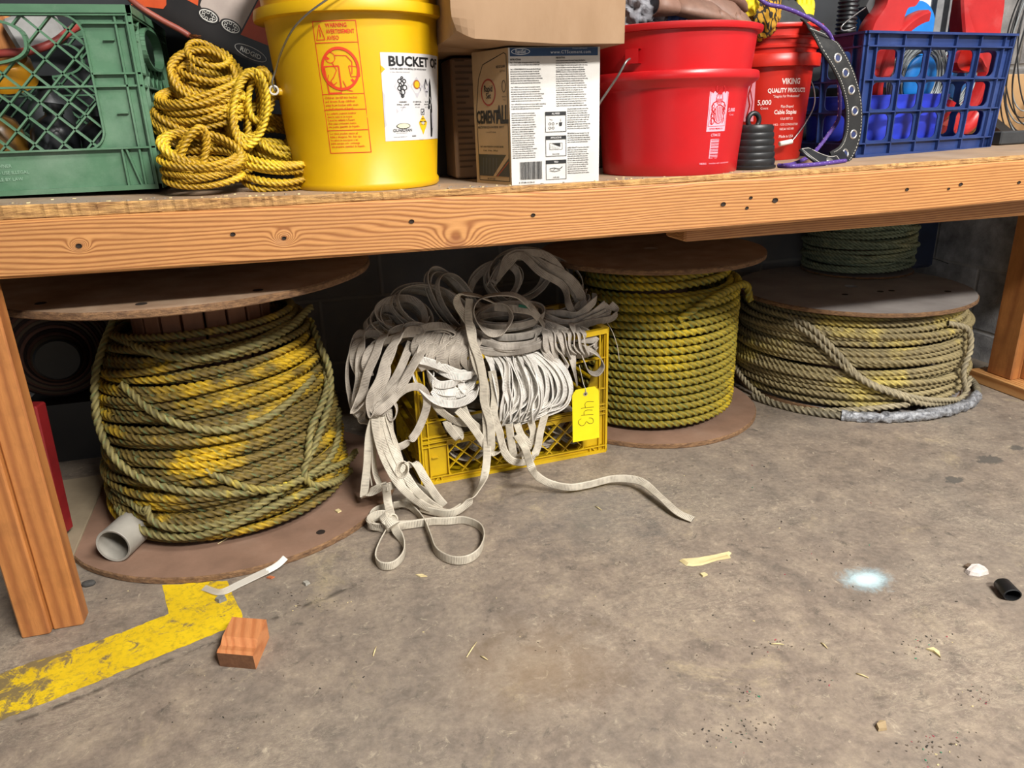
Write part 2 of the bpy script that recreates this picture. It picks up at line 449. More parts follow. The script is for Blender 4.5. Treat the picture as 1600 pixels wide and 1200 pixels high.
# ------------------------------------------------------------------ the setting
def floor_material():
    t = NT('concrete_floor'); v = t.world()
    a = t.noise(v, 1.6, 6, .6, .4); b = t.noise(v, 13, 11, .76, .25); c = t.noise(v, 75, 7, .72); d = t.noise(v, 4.2, 12, .78, .35)
    col = t.ramp(b, [(.30, lin('675f57')), (.47, lin('86796d')), (.60, lin('978979')), (.76, lin('b2a28b'))])
    col = t.mix(t.ramp(a, [(.42, (0, 0, 0)), (.66, (.45,)*3)]), col, rgba('7b756d'))
    col = t.mix(t.ramp(d, [(.56, (0, 0, 0)), (.70, (.40,)*3)]), col, rgba('66625d'))
    col = t.mix(t.ramp(d, [(.30, (.6, .6, .6)), (.42, (0, 0, 0))]), col, rgba('b8a888'))
    # pale scuffs and scratches
    mp = t.add('ShaderNodeMapping'); t.link(v, mp.inputs[0]); mp.inputs['Rotation'].default_value = (0, 0, .7); mp.inputs['Scale'].default_value = (1, 3.2, 1)
    s1 = t.noise(mp.outputs[0], 16, 10, .8, 1.6)
    band = t.math('ABSOLUTE', t.math('SUBTRACT', s1, .5))
    scr = t.ramp(band, [(.0, (1, 1, 1)), (.012, (0, 0, 0))]); area_ = t.noise(v, 2.2, 3, .5, .3)
    col = t.mix(t.math('MULTIPLY', scr, t.ramp(area_, [(.48, (0, 0, 0)), (.62, (.75, .75, .75))])), col, rgba('cfc3ab'))
    s2 = t.noise(v, 38, 10, .80, .8)
    col = t.mix(t.ramp(s2, [(.57, (0, 0, 0)), (.68, (.6,)*3)]), col, rgba('c9bca4'))
    col = t.mix(t.ramp(t.noise(v, 24, 11, .80, .4), [(.34, (.65,)*3), (.43, (0, 0, 0))]), col, rgba('4b4844'))
    col = t.mix(.55, col, t.ramp(c, [(.3, (.58, .57, .55)), (.66, (1.22, 1.21, 1.18))]), 'MULTIPLY')
    # rusty tint in the middle
    sep = t.add('ShaderNodeSeparateXYZ'); t.link(v, sep.inputs[0])
    def blob(cx, cy, rx, ry, n=None, na=.0, edge=(.55, 1.0)):
        dx = t.math('DIVIDE', t.math('SUBTRACT', sep.outputs[0], cx), rx); dy = t.math('DIVIDE', t.math('SUBTRACT', sep.outputs[1], cy), ry)
        r = t.math('SQRT', t.math('ADD', t.math('MULTIPLY', dx, dx), t.math('MULTIPLY', dy, dy)))
        if n is not None: r = t.math('ADD', r, t.math('MULTIPLY', t.math('SUBTRACT', n, .5), na))
        return t.ramp(r, [(edge[0], (1, 1, 1)), (edge[1], (0, 0, 0))])
    def pb(px, py, rx, ry, *a, **k): q = PZ(px, py); return blob(q[0], q[1], rx, ry, *a, **k)
    col = t.mix(t.math('MULTIPLY', pb(840, 1040, .16, .13, b, 3.0, edge=(0.0, 1.0)), .30), col, rgba('a58a66'))
    col = t.mix(t.math('MULTIPLY', pb(930, 800, .22, .20, b, 2.5, edge=(0.1, 1.0)), .25), col, rgba('62666a'))
    for q in ((1545, 718, .055, .030), (1490, 750, .035, .022), (1588, 700, .03, .02)):
        col = t.mix(t.math('MULTIPLY', pb(*q, s2, 2.2, edge=(.6, .75)), .8), col, rgba('55534f'))
    col = t.mix(t.math('MULTIPLY', pb(690, 700, .4, .2, d, 1.0, edge=(0.3, 1.0)), .0), col, rgba('55534f'))
    # pale blue spot, whiter in the middle
    col = t.mix(t.math('MULTIPLY', pb(1352, 905, .062, .046, s2, 1.8, edge=(.0, .95)), .75), col, rgba('b4e0ee'))
    col = t.mix(t.math('MULTIPLY', pb(1354, 906, .035, .026, s2, .8, edge=(.0, 1.0)), .8), col, rgba('e2fafe'))
    # a control joint / crack along the painted line
    p0, p1 = PZ(0, 1139), PZ(420, 969); L = math.hypot(p1[0]-p0[0], p1[1]-p0[1]); nx, ny = -(p1[1]-p0[1])/L, (p1[0]-p0[0])/L
    dist = t.math('ADD', t.math('MULTIPLY', sep.outputs[0], nx), t.math('MULTIPLY', sep.outputs[1], ny))
    dist = t.math('SUBTRACT', dist, p0[0]*nx+p0[1]*ny); dist = t.math('ADD', dist, t.math('MULTIPLY', t.math('SUBTRACT', b, .5), .02))
    dist = t.math('ABSOLUTE', dist)
    lim = t.math('LESS_THAN', sep.outputs[0], PZ(560, 935)[0])
    crack = t.math('MULTIPLY', t.ramp(dist, [(.0, (1, 1, 1)), (.0022, (1, 1, 1)), (.006, (0, 0, 0))]), lim)
    crack = t.math('MULTIPLY', crack, t.ramp(t.noise(v, 30, 4, .6), [(.45, (0.1,)*3), (.58, (1, 1, 1))]))
    col = t.mix(t.math('MULTIPLY', crack, .75), col, rgba('37332e'))
    t.base(col); t.rough(t.ramp(b, [(.3, (.42,)*3), (.7, (.72,)*3)]), 0, .35)
    h = t.math('ADD', t.math('MULTIPLY', c, .5), t.math('MULTIPLY', b, .8)); h = t.math('SUBTRACT', h, t.math('MULTIPLY', crack, 1.6))
    t.bump(h, .35, .003); return t.m
fl = MB().box(-3.2, 3.6, -3.2, 2.42, -.1, 0).build('floor', floor_material()); fl['kind'] = 'structure'

def block_wall_material(name, axis, lines, paint='9b9b9c', off=.0):
    t = NT(name); v = t.world(); sep = t.add('ShaderNodeSeparateXYZ'); t.link(v, sep.inputs[0])
    # courses .215 high, joints at .31, .525
    z = sep.outputs[2]; q = t.math('DIVIDE', t.math('SUBTRACT', z, lines), .215)
    fz = t.math('SUBTRACT', t.math('FRACT', t.math('ADD', q, 10.5)), .5); fz = t.math('MULTIPLY', t.math('ABSOLUTE', fz), .215)
    row = t.math('FLOOR', t.math('ADD', q, 10.0)); sh = t.math('MULTIPLY', t.math('MODULO', row, 2.0), .5)
    x = t.math('ADD', t.math('DIVIDE', sep.outputs[axis], .405), sh)
    fx = t.math('MULTIPLY', t.math('ABSOLUTE', t.math('SUBTRACT', t.math('FRACT', t.math('ADD', x, 20+off)), .5)), .405)
    j = t.math('MINIMUM', fz, fx)
    joint = t.ramp(j, [(.003, (1, 1, 1)), (.007, (0, 0, 0))])
    n = t.noise(v, 14, 6, .6); n2 = t.noise(v, 160, 4, .6)
    col = t.mix(t.ramp(n, [(.3, (0, 0, 0)), (.7, (1, 1, 1))]), rgba(paint), rgba('7f7f82'))
    col = t.mix(t.math('MULTIPLY', joint, .45), col, rgba('b5b2ab'))
    t.base(col); t.rough(.5)
    t.bump(t.math('SUBTRACT', t.math('ADD', t.math('MULTIPLY', n, .6), t.math('MULTIPLY', n2, .5)), t.math('MULTIPLY', joint, 1.2)), .6, .004)
    return t.m
WX = 2.22; WY = 2.44
w = MB().box(WX, WX+.2, -3.2, WY+.2, 0, 3.1).build('wall_right', block_wall_material('painted_block_right', 1, .315, 'cfcfd1')); w['kind'] = 'structure'
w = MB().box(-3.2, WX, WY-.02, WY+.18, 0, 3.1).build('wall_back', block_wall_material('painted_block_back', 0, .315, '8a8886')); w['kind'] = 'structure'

# ------------------------------------------------------------------ the shelf
def qfit(xs, ys): c = np.polyfit(xs, ys, 2); return lambda x: np.polyval(c, x)
BT = qfit((-.45, .35, 1.5), (.7285, .7265, .7356)); BB = qfit((-.47, .35, 1.5), (.6406, .6356, .6479))
_tx = np.array([-1.2, -.45, .1, .35, 2.2]); _tt = np.array([.026, .022, .014, .0115, .010])
def ZT(x): return float(BT(x)+np.interp(x, _tx, _tt))          # top of the deck at x
YB = 1.29
_k1 = P(712, 380, 1.29); _k2 = P(444, 372, 1.29); _k3 = P(124, 384, 1.29)
M_FIR = fir('fir_beam', 'c48d55', '935c30', 'X', 175, '94663c', .48, .45, ((_k1[0], _k1[2], .014), (_k2[0], _k2[2], .005), (_k3[0], _k3[2], .004)))
M_FIRZ = fir('fir_post', 'b87a44', '9c6136', 'Z', 45, '6f4628', .42, .7)
M_FIRY = fir('fir_sill', 'cf9a60', 'a36a36', 'Y', 70, '83603c', .5, .4)
M_DECK = pm('plywood_deck', 'a58a6e', '8b735c', 12, .75, 0, .5, .002, ('9a9086', .8))
M_DECKE = pm('plywood_edge', 'd9a968', '7d5430', 120, .8, 0, .9, .003, ('b99970', .5), (.25, 1, 2.5))
M_DUST = pm('dusty_wood', '9d8168', '83695a', 9, .8, 0, .4, .001, ('a99a8a', .7))
M_HOLE = pm('nail_hole_dark', '1b120b', '2a1b10', 60, .9)
shelf = thing('storage_shelf', 'fir timber storage shelf with a nail-holed front beam carrying buckets and crates', 'shelf', (.5, 1.3, 0))
def strip(name, xs, y0f, y1f, z0f, z1f, mat, parent, ch=.004, jit=0, mi_front=0, mats=None):
    """bar along x whose section changes with x"""
    mb = MB(); V = []; n = 8
    for x in xs:
        y0, y1, z0, z1 = y0f(x), y1f(x), z0f(x), z1f(x); j = (random.random()-.5)*jit
        V += [(x, y0+ch, z0), (x, y1-ch, z0), (x, y1, z0+ch), (x, y1, z1-ch), (x, y1-ch, z1), (x, y0+ch+j, z1), (x, y0+j*.6, z1-ch), (x, y0+j*.3, z0+ch)]
    Fc = []
    mi = []
    for i in range(len(xs)-1):
        for k in range(n):
            kk = (k+1) % n; Fc.append((i*n+k, i*n+kk, (i+1)*n+kk, (i+1)*n+k)); mi.append(1 if (mats and k in (5, 6, 7)) else 0)
    Fc += [tuple(range(n-1, -1, -1)), tuple((len(xs)-1)*n+k for k in range(n))]; mi += [0, 0]
    mb.v = V; mb.f = Fc; mb.mi = mi
    return mb.build(name, mats or mat, parent)
xs = np.linspace(-1.5, 2.2, 120)
strip('front_beam', xs, lambda x: YB, lambda x: YB+.038, BB, BT, M_FIR, shelf, .005)
xs2 = np.linspace(-1.5, 2.2, 600)
deck = strip('deck', xs2, lambda x: YB+.004, lambda x: 2.40, BT, ZT, None, shelf, .002, .006, mats=[M_DECK, M_DECKE])
# bolt and nail holes in the beam
for x, y, r in ((247/2, 240+288/2, .0045), (364, 366, .004), (444, 372, .0035), (643, 346, .0045), (1130, 319, .005), (1133+40, 309, .0035), (1167, 325, .0035), (1211, 313, .006), (833, 336, .004), (1417, 296, .004), (1501, 288, .0045), (1592, 285, .004), (1482, 295, .003)):
    p = P(x, y, YB-.0006)
    MB().lathe([(0.0001, 0), (r, 0), (r*1.05, .0012)], p, 12, rotx(PI/2)@np.diag((1, .75, 1))).build('nail_hole', M_HOLE, shelf, True)
# joist and cleat under the deck
c0 = P(1045, 378, 1.37)
mb = MB(); mb.box(.72, 2.2, 1.345, 1.43, .607, .645, ch=.004); cl = mb.build('cleat', M_FIR, shelf)
MB().box(-1.5, 2.2, 2.30, 2.338, .64, .726).build('rear_beam', M_FIR, shelf)
for x in (-.75, -.1, .55, 1.2, 1.85): MB().box(x, x+.038, 1.33, 2.30, .665, .723).build('joist', M_FIRY, shelf)
# posts: two studs at the left, one on a sill by the right wall
MB().box(-.5365, -.486, YB+.004, YB+.042, 0, .6405, ch=.003).build('post', M_FIRZ, shelf)
MB().box(-.585, -.5375, YB-.006, YB+.030, 0, .6405, ch=.003).build('post', M_FIRZ, shelf)
MB().box(-.58, -.49, 2.29, 2.33, 0, .64).build('post', M_FIRZ, shelf)
MB().box(2.045, 2.083, 1.68, 1.768, .038, .70, ch=.003).build('post', M_FIRZ, shelf)
MB().box(2.086, 2.124, 1.645, 1.733, .038, .70, ch=.003).build('post', M_FIRZ, shelf)
MB().box(2.022, 2.124, 1.60, 1.81, 0, .038, ch=.003).build('sill', M_FIRY, shelf)
MB().box(2.0, 2.04, 1.33, 2.3, .60, .69, ch=.003).build('side_rail', M_FIRY, shelf)

# ------------------------------------------------------------------ rope spools
M_FLANGE = pm('spool_plywood', '947460', '7f6351', 10, .78, 0, .5, .0015, ('9c8573', .6))
M_FLANGEP = pm('spool_plywood_pale', 'b59a80', '97785d', 12, .8, 0, .5, .0015, ('a8957f', .6))
M_FLANGEG = pm('spool_plywood_grey', 'a29b97', '8a837f', 9, .8, 0, .4, .0015, ('aaa4a0', .7))
M_FEDGE = pm('spool_edge', '96724f', '5d4330', 70, .85, 0, 1.0, .003, None, (1, 1, 3))
M_ROPE = attr_mat('rope_fibre', .72, .30, 70)
def flange(name, c, R, z0, th, mat, parent, tilt=None, holes=((.16, .4), (.16, 2.5), (.16, 4.6)), bore=.02, label=None):
    mb = MB(); n = 160
    rr = lambda: R+(random.random()-.5)*.0012
    prof = [(bore, z0+th), (R*.5, z0+th), (R-.003, z0+th), (R, z0+th-.003), (R, z0+.002), (R-.002, z0), (bore, z0), (bore, z0+th)]
    mb.lathe(prof[:3], c, n, mi=0); k = len(mb.v)
    mb.lathe(prof[2:6], c, n, mi=1); mb.lathe(prof[5:], c, n, mi=0)
    V = np.array(mb.v)
    for i in range(len(V)):
        q = V[i]-np.array([c[0], c[1], 0]); a = math.atan2(q[1], q[0]); r = math.hypot(q[0], q[1])
        if r > R*.8:
            e = 1+.004*mnoise.noise(Vector((math.cos(a)*6, math.sin(a)*6, z0*3)))+.0025*mnoise.noise(Vector((math.cos(a)*30, math.sin(a)*30, V[i][2]*60)))
            V[i][0] = c[0]+q[0]*e; V[i][1] = c[1]+q[1]*e
    if tilt is not None:
        V = (V-np.array([c[0], c[1], z0])) @ tilt.T+np.array([c[0], c[1], z0])
    mb.v = [tuple(p) for p in V]
    o = mb.build(name, [mat, M_FEDGE], parent, auto=40)
    for hr, ha in holes:
        h = MB().lathe([(.0001, .0004), (.009, .0004), (.010, -.0004)], (0, 0, 0), 14)
        p = np.array([hr*math.cos(ha), hr*math.sin(ha), th+.0006])
        if tilt is not None: p = tilt@p
        h.build('bolt_hole', M_HOLE, o, T=p+np.array([c[0], c[1], z0]))
    if label: o['label'] = label
    return o
def winding(c, z0, z1, rf, n, r, seed, tilt=.004, rj=.5, step=.005, zj=.35, tdir=0, a0=0.0):
    """one rope wound n turns between z0 and z1 round the radius rf(z)"""
    Rm = rf((z0+z1)/2); N = int(n*2*PI*Rm/step); th = np.linspace(0, n*2*PI, N)
    f = np.linspace(0, 1, N); z = z0+(z1-z0)*f
    z = z+tilt*np.sin(th+tdir)+zj*r*snoise(th, 4, seed)*np.sin(PI*np.clip(f*6, 0, .5))
    R = np.interp(z, np.linspace(z0, z1, 60), [rf(q) for q in np.linspace(z0, z1, 60)])+rj*r*(snoise(th, 5, seed+5)*.5)
    z = np.clip(z, z0, z1)
    return np.stack([c[0]+R*np.cos(th+a0), c[1]+R*np.sin(th+a0), z], 1)
def cyl_path(pix, c, rfun, lift, step, z_lim=None):
    """rope laid on the wound rope: pixels (x, y[, extra lift])"""
    pts = []
    for q in pix:
        r = rfun(.25)
        for _ in range(4):
            p = PC(q[0], q[1], c, r+lift+(q[2] if len(q) > 2 else 0)); r = rfun(float(np.clip(p[2], .02, .6)))
        pts.append(p)
    return spline(pts, step)

# --- big yellow rope spool at the left
C1 = (-.245, 1.752)
s1 = thing('rope_spool', 'big wooden spool of dirty yellow rope standing behind the left post', 'rope spool', (C1[0], C1[1], 0))
flange('bottom_flange', C1, .385, 0, .014, M_FLANGE, s1, holes=((.34, 5.3),))
tl = rotx(-.0)@roty(0)
C1T = (-.262, 1.704)
flange('top_flange', C1T, .381, .553, .014, M_FLANGEP, s1, holes=((.33, 4.0), (.33, 4.6), (.33, 5.2)))
dm = MB()
for k in range(20):
    a = 2*PI*k/20; rr = .135
    dm.box(-.0195, .0195, -.009, .009, .014, .553, rotz(a+PI/2), (C1[0]-.01+rr*math.cos(a), C1[1]-.025+rr*math.sin(a), 0), ch=.002)
dm.build('drum', pm('drum_stave', '7d553b', '65422c', 20, .7, 0, .3, .001, None, (1, 1, .2)), s1)
_r1z = np.array([.014, .05, .13, .20, .28, .34, .39, .43, .47, .51]); _r1 = np.array([.262, .262, .256, .250, .244, .236, .222, .205, .178, .150])
rf1 = lambda z: float(np.interp(z, _r1z, _r1))
C1R = (-.250, 1.740)
col1 = rope_colour('77642d', 'd2ab1a', '2c6f50', .06, .42, 5.0, 2.6, 3.3, .6)
paths = [winding(C1R, .026, .450, lambda z: rf1(z)-.012, 25, .0098, 21, .004, .3, .012),
         winding(C1R, .022, .462, rf1, 25.4, .0088, 11, .012, .7, .005, .55, 2.2),
         winding(C1R, .040, .30, lambda z: rf1(z)+.008, 6.3, .0088, 31, .020, .8, .005, .9, 1.2, 2.0),
         winding(C1R, .10, .44, lambda z: rf1(z)+.006, 7.4, .0088, 53, .026, .8, .005, .9, 2.9, 1.0)]
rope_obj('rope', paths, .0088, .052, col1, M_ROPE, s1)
col1b = rope_colour('8f8450', 'd8bd2c', '3b7a52', .35, .6, 5.0, 2, 8.1, .5)
ov = []
ov.append([(178, 500, -.01), (160, 545, .01), (148, 600, .02), (153, 660, .02), (172, 705, .02), (200, 735, .012), (245, 757, .008), (310, 770, .006), (380, 770, .006), (450, 757, .006), (505, 727, .008), (527, 690, .01), (530, 640, .0)])
ov.append([(485, 500, .0), (500, 540, .012), (514, 575, .02), (516, 620, .02), (505, 660, .015), (490, 700, .012), (475, 735, .01), (487, 757, .012), (520, 755, .018), (545, 738, .0)])
ov.append([(170, 520, .0), (230, 548, .006), (300, 560, .006), (370, 548, .006), (440, 520, .006), (486, 480, .0)])
ov.append([(178, 762, .0), (225, 800, .008), (228, 790, .01), (240, 815, .01), (290, 826, .006), (360, 812, .006), (420, 780, .006), (475, 742, .004)])
ov.append([(190, 600, .0), (250, 650, .008), (330, 672, .008), (400, 660, .008), (450, 630, .008), (490, 590, .0)])
ov.append([(320, 735, .0), (380, 760, .008), (430, 765, .01), (470, 750, .01), (540, 722, .01), (556, 705, .0)])
ov.append([(182, 790, .0), (200, 812, .012), (240, 835, .008), (300, 838, .008), (360, 822, .008), (430, 790, .008), (500, 760, .01), (548, 735, .0)])
ov.append([(505, 560, .0), (512, 600, .014), (500, 640, .016), (486, 670, .014), (480, 720, .012)])
rope_obj('loose_rope', [cyl_path(q, C1R, rf1, .009, .005) for q in ov], .0088, .052, col1b, M_ROPE, s1)

# --- yellow and green rope spool in the middle
C3 = (.945, 1.945)
s3 = thing('rope_spool', 'wooden spool of tightly wound yellow and green rope beside the webbing crate', 'rope spool', (C3[0], C3[1], 0))
flange('bottom_flange', C3, .318, 0, .014, M_FLANGE, s3, holes=())
flange('top_flange', (C3[0]-.012, C3[1]-.005), .318, .475, .014, M_FLANGEP, s3, holes=())
MB().lathe([(.10, .014), (.10, .475)], (*C3, 0), 40).build('drum', M_FLANGE, s3, True)
rf3 = lambda z: .238 if z < .40 else .238-(z-.40)*.9
col3 = rope_colour('a8932a', 'd3b51f', '2f6b4a', .0, .5, 6, 1, 4.2, .8, (1, 5, 9), .4)
paths = [winding(C3, .026, .455, lambda z: rf3(z)-.018, 17, .0118, 5, .002, .1, .014, .1),
         winding(C3, .026, .40, rf3, 16.0, .0118, 6, .003, .18, .006, .12, 1.0),
         winding(C3, .41, .46, rf3, 2.4, .0118, 8, .006, .2, .006, .2, 1.0)]
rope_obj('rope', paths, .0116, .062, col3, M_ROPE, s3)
lo3 = [(1000, 560, -.01), (1060, 500, .006), (1110, 468, .012), (1162, 444, .006), (1172, 470, -.01)]
rope_obj('loose_rope', [cyl_path(lo3[1:], C3, lambda z: .238, .011, .006)], .0116, .062, col3, M_ROPE, s3)

# --- low spool of tan rope at the right
C4 = (1.662, 1.975)
s4 = thing('rope_spool', 'low wide spool of tan rope with a grey top flange by the right wall', 'rope spool', (C4[0], C4[1], 0))
flange('bottom_flange', C4, .352, 0, .012, M_FLANGEG, s4, holes=())
flange('top_flange', (1.65, 1.962), .352, .300, .013, M_FLANGEG, s4, holes=((.13, 3.9), (.10, 5.0), (.27, 5.6), (.22, .6), (.12, 5.3)))
MB().lathe([(.11, .012), (.11, .30)], (*C4, 0), 40).build('drum', M_FLANGE, s4, True)
_r4z = np.array([.0, .04, .10, .18, .24, .30]); _r4 = np.array([.350, .354, .352, .345, .335, .315])
rf4 = lambda z: float(np.interp(z, _r4z, _r4))
col4 = rope_colour('a09168', 'cdb964', None, .10, .5, 4.5, 3, 6.6)
paths = [winding(C4, .03, .288, lambda z: rf4(z)-.014, 12, .0105, 15, .003, .2, .014, .2),
         winding(C4, .03, .288, rf4, 13.4, .0098, 16, .007, .5, .0055, .4, 1.4),
         winding(C4, .07, .24, lambda z: rf4(z)+.007, 2.6, .0098, 17, .02, .5, .0055, .8, 0.4, 2.2)]
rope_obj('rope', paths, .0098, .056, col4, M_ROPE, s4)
ov = [[(1232, 495, -.01), (1265, 510, .004), (1305, 548, .008), (1345, 590, .008), (1395, 612, .008), (1450, 625, .006), (1500, 625, .004)],
      [(1240, 505, .0), (1275, 530, .006), (1318, 572, .008), (1362, 602, .01), (1405, 618, .01), (1450, 632, .008), (1502, 622, .0), (1516, 590, -.01)],
      [(1145, 560, .0), (1160, 590, .010), (1200, 625, .012), (1260, 640, .012), (1340, 640, .012), (1420, 632, .010)],
      [(1480, 505, .0), (1512, 515, .014), (1516, 545, .02), (1505, 580, .02), (1508, 610, .02)]]
rope_obj('loose_rope', [cyl_path(q, C4, rf4, .0098, .0055) for q in ov], .0098, .056, rope_colour('a3977a', 'b9ac8a', None, .2, .6, 5, 1, 2.2), M_ROPE, s4)
th = np.linspace(3.35, 6.6, 420); Rb = .395
ring = np.stack([C4[0]+Rb*np.cos(th), C4[1]+Rb*np.sin(th), .013+.004*np.sin(th*3)], 1)
rope_obj('rope_tail', [ring], .0115, .055, rope_colour('857c66', '95896c', None, .2, .6), M_ROPE, s4)
# silver film wrapped round the tail
sel = (th > 4.05) & (th < 5.38); rp = resample(ring[sel], .003); k = 22; T, U, B = frames(rp, (0, 0, 1)); V = []
for i in range(len(rp)):
    for j in range(k):
        a = 2*PI*j/k; q = .0150+.0055*mnoise.noise(Vector((i*.16, math.cos(a)*1.6, math.sin(a)*1.6)))+.003*mnoise.noise(Vector((i*.6, math.cos(a)*3, math.sin(a)*3)))
        V.append(rp[i]+q*(math.cos(a)*U[i]+math.sin(a)*B[i]))
t = NT('silver_film'); n = t.noise(t.coord((1, 1, 1)), 60, 6, .7, 1.2); t.base(t.mix(t.ramp(n, [(.35, (0, 0, 0)), (.65, (1, 1, 1))]), rgba('5f6166'), rgba('b4b6ba'))); t.rough(.42, .3); t.bump(n, .8, .004)
o = grid_mesh('plastic_wrap', np.array(V), len(rp), k, t.m, s4); o['label'] = 'silver plastic film wrapped around the rope end'

# --- small spool on top of it
C5 = (1.845, 2.185); z5 = .3145
s5 = thing('rope_spool', 'small spool of grey-green rope standing on the grey top of the low spool', 'rope spool', (C5[0], C5[1], z5))
flange('bottom_flange', C5, .185, z5, .006, M_FLANGEG, s5, holes=())
flange('top_flange', C5, .185, z5+.31, .006, M_FLANGEG, s5, holes=())
MB().lathe([(.06, z5+.006), (.06, z5+.31)], (*C5, 0), 30).build('drum', M_FLANGE, s5, True)
rf5 = lambda z: .176-max(0, z-.42)*.10
col5 = rope_colour('9aa98c', 'b8bd92', '3a5f52', .15, .5, 6, 2, 1.1, .4)
paths = [winding(C5, z5+.018, z5+.29, lambda z: rf5(z)-.012, 15, .0092, 25, .003, .2, .013, .3),
         winding(C5, z5+.017, z5+.29, rf5, 17.5, .0078, 26, .006, .6, .005, .5, 1.4),
         winding(C5, z5+.03, z5+.2, lambda z: rf5(z)+.006, 3.2, .0078, 27, .03, .5, .005, .8, 0.4, 2.2)]
rope_obj('rope', paths, .0078, .045, col5, M_ROPE, s5)
# blue bin behind the small spool
mb = MB(); zc = .3145
mb.box(1.99, 2.10, 2.10, 2.36, zc, .60, ch=.01)
tag(mb.build('plastic_bin', pm('navy_plastic', '24324f', '1c2740', 15, .4)), 'narrow navy plastic bin standing behind the small rope spool', 'bin')

# ------------------------------------------------------------------ milk crates
def runs(a, b, inside, step=.0015):
    """pieces of the segment a-b where inside(u, v) holds"""
    a, b = np.array(a, float), np.array(b, float); L = np.linalg.norm(b-a); n = max(2, int(L/step)); out = []; st = None
    for i in range(n+1):
        p = a+(b-a)*i/n; ok = inside(p[0], p[1])
        if ok and st is None: st = p
        if (not ok or i == n) and st is not None:
            if np.linalg.norm(p-st) > .004: out.append((st, p))
            st = None
    return out
def rrect(u0, v0, u1, v1, r):
    def f(u, v):
        if not (u0 <= u <= u1 and v0 <= v <= v1): return False
        cx = min(max(u, u0+r), u1-r); cy = min(max(v, v0+r), v1-r); return (u-cx)**2+(v-cy)**2 <= r*r*1.0001
    return f
def rr_outline(u0, v0, u1, v1, r, n=6):
    o = []
    for cx, cy, a in ((u1-r, v1-r, 0), (u0+r, v1-r, PI/2), (u0+r, v0+r, PI), (u1-r, v0+r, 1.5*PI)):
        for k in range(n+1): o.append((cx+r*math.cos(a+k*PI/2/n), cy+r*math.sin(a+k*PI/2/n)))
    return o
def plate_hole(mb, rect, outl, y0, y1):
    """plate in the u-v plane between the rectangle and the outline (counter-clockwise from the right), thick y0..y1"""
    u0, v0, u1, v1 = rect; cu, cv = (u0+u1)/2, (v0+v1)/2; n = len(outl); outer = []
    for k, (u, v) in enumerate(outl):
        du, dv = u-cu, v-cv; t = min(((u1-cu) if du > 0 else (u0-cu))/du if abs(du) > 1e-9 else 9e9, ((v1-cv) if dv > 0 else (v0-cv))/dv if abs(dv) > 1e-9 else 9e9)
        outer.append((cu+du*t, cv+dv*t))
    cs = [(u1, v1), (u0, v1), (u0, v0), (u1, v0)]
    for c in cs:                                                     # snap the nearest ray to each corner
        k = min(range(n), key=lambda i: (outer[i][0]-c[0])**2+(outer[i][1]-c[1])**2); outer[k] = c
    V = [(a, y0, b) for a, b in outl]+[(a, y0, b) for a, b in outer]+[(a, y1, b) for a, b in outl]+[(a, y1, b) for a, b in outer]
    Fc = []
    for i in range(n):
        j = (i+1) % n
        Fc += [(i, j, n+j, n+i), (2*n+j, 2*n+i, 3*n+i, 3*n+j), (j, i, 2*n+i, 2*n+j)]
    mb.add(V, Fc)
def crate_panel(W_, H, band=.062, col=.060, top=.020, pitch=.043, thick=.0028, handle=True, hole_r=.03, hb=None, low=None, rib_z=None):
    """milk crate side in local u (0..W), v (0..H); the face looks to -Y"""
    mb = MB(); t = .003
    u0, u1, v0, v1 = col, W_-col, band, H-top
    ol = rr_outline(u0, v0, u1, v1, hole_r, 8)
    plate_hole(mb, (0, 0, W_, H), ol, .004, .004+t)
    ins = rrect(u0, v0, u1, v1, hole_r); cu = W_/2; hv = H-.070 if hb is None else hb; hw, hh = .088, .033
    def in2(u, v): return ins(u, v) and not (handle and ((abs(u-cu)/hw)**2.6+(abs(v-hv)/hh)**2.6) < 1)
    k = -H
    while k < W_+H:
        for sgn in (1, -1):
            a = (k, 0) if sgn > 0 else (k, H); b = (k+H, H) if sgn > 0 else (k+H, 0)
            for p, q in runs(a, b, in2): mb.bar((p[0], .006, p[1]), (q[0], .006, q[1]), thick, .009)
        k += pitch
    for v in ([H*.58] if rib_z is None else rib_z):
        for p, q in runs((0, v), (W_, v), lambda a, b: not (handle and ((abs(a-cu)/hw)**2.6+(abs(b-hv)/hh)**2.6) < 1)): mb.bar((p[0], .003, v), (q[0], .003, v), .003, .012)
    for a, b in zip(ol, ol[1:]+ol[:1]): mb.bar((a[0], .002, a[1]), (b[0], .002, b[1]), .003, .012)
    if handle:
        hp = [(cu+hw*math.copysign(abs(math.cos(x))**(2/2.6), math.cos(x)), hv+hh*math.copysign(abs(math.sin(x))**(2/2.6), math.sin(x))) for x in np.linspace(0, 2*PI, 41)]
        for a, b in zip(hp[:-1], hp[1:]): mb.bar((a[0], .001, a[1]), (b[0], .001, b[1]), .004, .016)
    # column ribs, foot lip and rim
    for s_ in (1, -1):
        X = lambda u: u if s_ > 0 else W_-u
        mb.box(*sorted((X(0), X(.003))), -.006, .006, 0, H)
        mb.box(*sorted((X(.018), X(.021))), -.003, .006, 0, H); 
        mb.bar((X(.046), .001, 0), (X(.046), .001, v0), .003, .010); mb.bar((X(.040), .001, v0), (X(.024), .001, 0), .003, .008)
        for v in (v0, v0+.115, H-top-.012): mb.bar((X(0), .001, v), (X(col), .001, v), .003, .010)
        for v in (v0+.055, v0+.165): mb.bar((X(.026), .001, v), (X(.042), .001, v), .0025, .006)
    mb.bar((0, .001, v0), (W_, .001, v0), .003, .012)
    mb.bar((0, 0, .004), (W_, 0, .004), .008, .010)
    mb.bar((0, .001, H-.006), (W_, .001, H-.006), .012, .016); mb.bar((0, 0, H-top), (W_, 0, H-top), .003, .010)
    return mb
